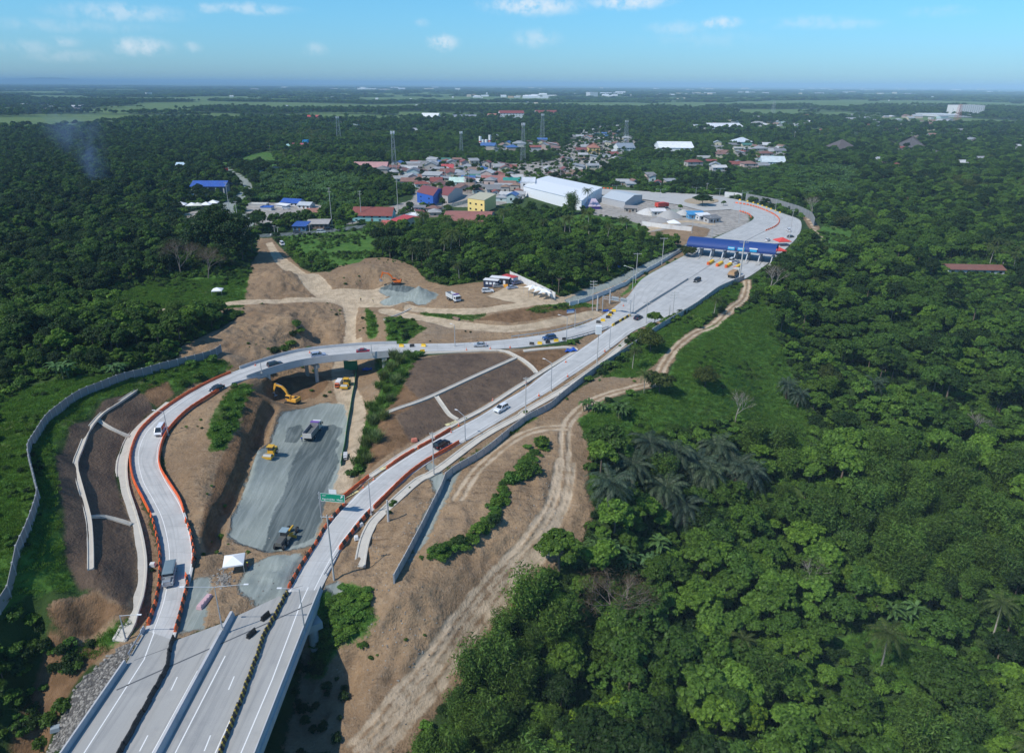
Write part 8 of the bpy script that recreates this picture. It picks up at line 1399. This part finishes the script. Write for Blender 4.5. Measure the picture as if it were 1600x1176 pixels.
def off_roads(P):
    m = np.ones(len(P), bool)
    for a, b in ((LOOP_L, LOOP_R), (RT_L, RT_R)):
        c = ((a+b)/2)[::2]; w = (np.linalg.norm((a-b)[:, :2], axis=1)/2+.6)[::2]
        for q, r in zip(c, w): m &= (P[:, 0]-q[0])**2+(P[:, 1]-q[1])**2 > r*r
    return m
gr = gr[off_roads(gr)]; stuff('grass', np.column_stack([gr, nr.uniform(.6, 1.7, len(gr))]), ['grass'], 'rough green grass on the banks and slopes')
sh = gr[(vnoise(gr[:, 0], gr[:, 1], 9, 55) > .12) & (nr.random(len(gr)) < .16)]; stuff('weeds', np.column_stack([sh, nr.uniform(.25, .6, len(sh))]), ['bush'], 'leafy weeds standing in the grass')
wd_ = scatter(70, 330, 3.2, .5); d_ = sample(MASK['dirt'], wd_[:, 0], wd_[:, 1]); m = (d_ > .5) & (sample(MASK['net'], wd_[:, 0], wd_[:, 1]) < -1) & (sample(MASK['track'], wd_[:, 0], wd_[:, 1]) < -1) & (sample(MASK['gravel'], wd_[:, 0], wd_[:, 1]) < -1) & (vnoise(wd_[:, 0], wd_[:, 1], 14, 60)+nr.uniform(-.2, .2, len(wd_)) > .30); wd_ = wd_[m]; wd_ = wd_[off_roads(wd_)]; wd_ = wd_[[not bridgeshade(p) for p in wd_]]; stuff('weeds', np.column_stack([wd_, nr.uniform(.15, .5, len(wd_))]), ['bush'], 'scattered weeds on the bare soil')
ug = scatter(290, 620, 2.6); x, y = openness(ug); ug = ug[(x > -60) & (x < 1660) & (sample(MASK['grass'], ug[:, 0], ug[:, 1]) > -.5) & (vnoise(ug[:, 0], ug[:, 1], 11, 66)+nr.uniform(-.2, .3, len(ug)) > 0)]; ug = ug[off_roads(ug)]; stuff('weeds', np.column_stack([ug, nr.uniform(.35, .95, len(ug))]), ['bush'], 'scrub on the green slopes beyond the ramps')
# ---- stones
for sd_ in range(4):
    r = random.Random(sd_); bm = bmesh.new(); bmesh.ops.create_icosphere(bm, subdivisions=1, radius=.5)
    for v in bm.verts: v.co = Vector((v.co.x*r.uniform(.7, 1.3), v.co.y*r.uniform(.7, 1.2), v.co.z*r.uniform(.5, .9)))
    me = bpy.data.meshes.new('stone'); bm.to_mesh(me); bm.free(); me.materials.append(mat('stone_%d' % sd_, ((.24, .225, .20), (.17, .16, .145), (.30, .28, .25), (.12, .115, .105))[sd_], .9, var=.25, vscale=3)); PROTO.setdefault('stone', []).append((None, None, me, ''))
st_ = scatter(66, 130, .42, .5); rk = sample(MASK['rock'], st_[:, 0], st_[:, 1]); st_ = st_[(rk > -.3) & (nr.random(len(st_)) < .75)]; st_ = st_[[(((p[0]-DK[1][0])*dkd[0]+(p[1]-DK[1][1])*dkd[1]) < 1e9) and p[2] < -.3+.0 for p in st_]]; stuff('rubble', np.column_stack([st_, nr.uniform(.2, .8, len(st_))**1.2]), ['stone'], 'loose grey rubble on the bank left of the viaduct')
TW = []
tw = scatter(430, 1300, 8.5); x, y = openness(tw); tm_ = sample(MASK['town'], tw[:, 0], tw[:, 1]); tr_ = sample(MASK['wet'], tw[:, 0], tw[:, 1])
for i in range(len(tw)):
    if tm_[i] < .5 or tr_[i] > -2 or x[i] < 570 or (x[i] > 925 and y[i] > 280) or y[i] > 318 or rng.random() < .25: continue
    if ((bb[:, 0]-tw[i, 0])**2+(bb[:, 1]-tw[i, 1])**2 < (bb[:, 2]*.8)**2).any(): continue
    TW.append((*tw[i], rng.uniform(.35, .8)))
stuff('forest', TW, ['dark', 'mid'], 'trees standing between the houses of the town')
hp = []
for k in range(120): q = G(350+rng.gauss(0, 7), 905+rng.gauss(0, 7)); hp.append((*q, rng.uniform(.25, .7)))
stuff('rubble', hp, ['stone'], 'small heap of broken stones below the white canopy tent')
hp = []
for T, n in (((600, 560, 6, 8), 0), ((650, 800, 14, 30), 70), ((590, 870, 12, 25), 60), ((840, 790, 22, 60), 70), ((620, 1000, 40, 50), 120), ((400, 900, 40, 30), 50), ((470, 500, 50, 20), 60)):
    for k in range(n): q = G(T[0]+rng.gauss(0, T[2]), T[1]+rng.gauss(0, T[3])); hp.append((*q, rng.uniform(.12, .45)))
stuff('rubble', hp, ['stone'], 'scattered stones and clods on the bare soil')
# ---- smoke over the left woods
def smoke():
    p = G(140, 295); o = MB().box(-38, 38, -30, 30, 0, 78).build('smoke', None if False else mat('tmp', (1, 1, 1)), None, p); m = bpy.data.materials.new('smoke'); m.use_nodes = True; nt = m.node_tree; nt.nodes.clear(); out = nn(nt, 'ShaderNodeOutputMaterial'); v = nn(nt, 'ShaderNodeVolumePrincipled'); v.inputs['Color'].default_value = (.40, .58, .95, 1); tc = nn(nt, 'ShaderNodeTexCoord'); s = nn(nt, 'ShaderNodeSeparateXYZ'); nt.links.new(tc.outputs['Object'], s.inputs[0]); n = noise(nt, .045, 3, .6, tc.outputs['Object'], .6)
    cx = mth(nt, 'ADD', s.outputs[0], mth(nt, 'MULTIPLY_ADD', s.outputs[2], .32, -12)); d = mth(nt, 'SQRT', mth(nt, 'ADD', mth(nt, 'POWER', mth(nt, 'ABSOLUTE', cx), 2.0), mth(nt, 'POWER', mth(nt, 'ABSOLUTE', s.outputs[1]), 2.0))); w = mth(nt, 'MULTIPLY_ADD', s.outputs[2], .42, 9); f = sstep(nt, mth(nt, 'DIVIDE', d, w), 1.0, .1); f = mth(nt, 'MULTIPLY', f, sstep(nt, n.outputs['Fac'], .38, .62)); f = mth(nt, 'MULTIPLY', f, sstep(nt, s.outputs[2], 78, 20)); nt.links.new(mth(nt, 'MULTIPLY', f, .022), v.inputs['Density']); nt.links.new(v.outputs[0], out.inputs['Volume']); o.data.materials.clear(); o.data.materials.append(m); tag(o, 'thin blue smoke drifting up from the left woods', kind='stuff')
smoke()
# ---- the air
def haze():
    b = MB(); b.box(-42000, 42000, -2600, 50000, -42, 150); o = b.build('haze', M_white); m = bpy.data.materials.new('haze'); m.use_nodes = True; nt = m.node_tree; nt.nodes.clear(); out = nn(nt, 'ShaderNodeOutputMaterial'); v = nn(nt, 'ShaderNodeVolumePrincipled'); v.inputs['Color'].default_value = (.52, .80, 1.0, 1); v.inputs['Density'].default_value = HAZE; v.inputs['Anisotropy'].default_value = -.35; nt.links.new(v.outputs[0], out.inputs['Volume']); o.data.materials.clear(); o.data.materials.append(m); tag(o, 'thin blue haze over the plain', kind='stuff')
HAZE = .000085
haze()
print('trees', cnt, {k: len(v) for k, v in STF.items()}, 'grass', len(gr), 'far', len(far_), len(vf))
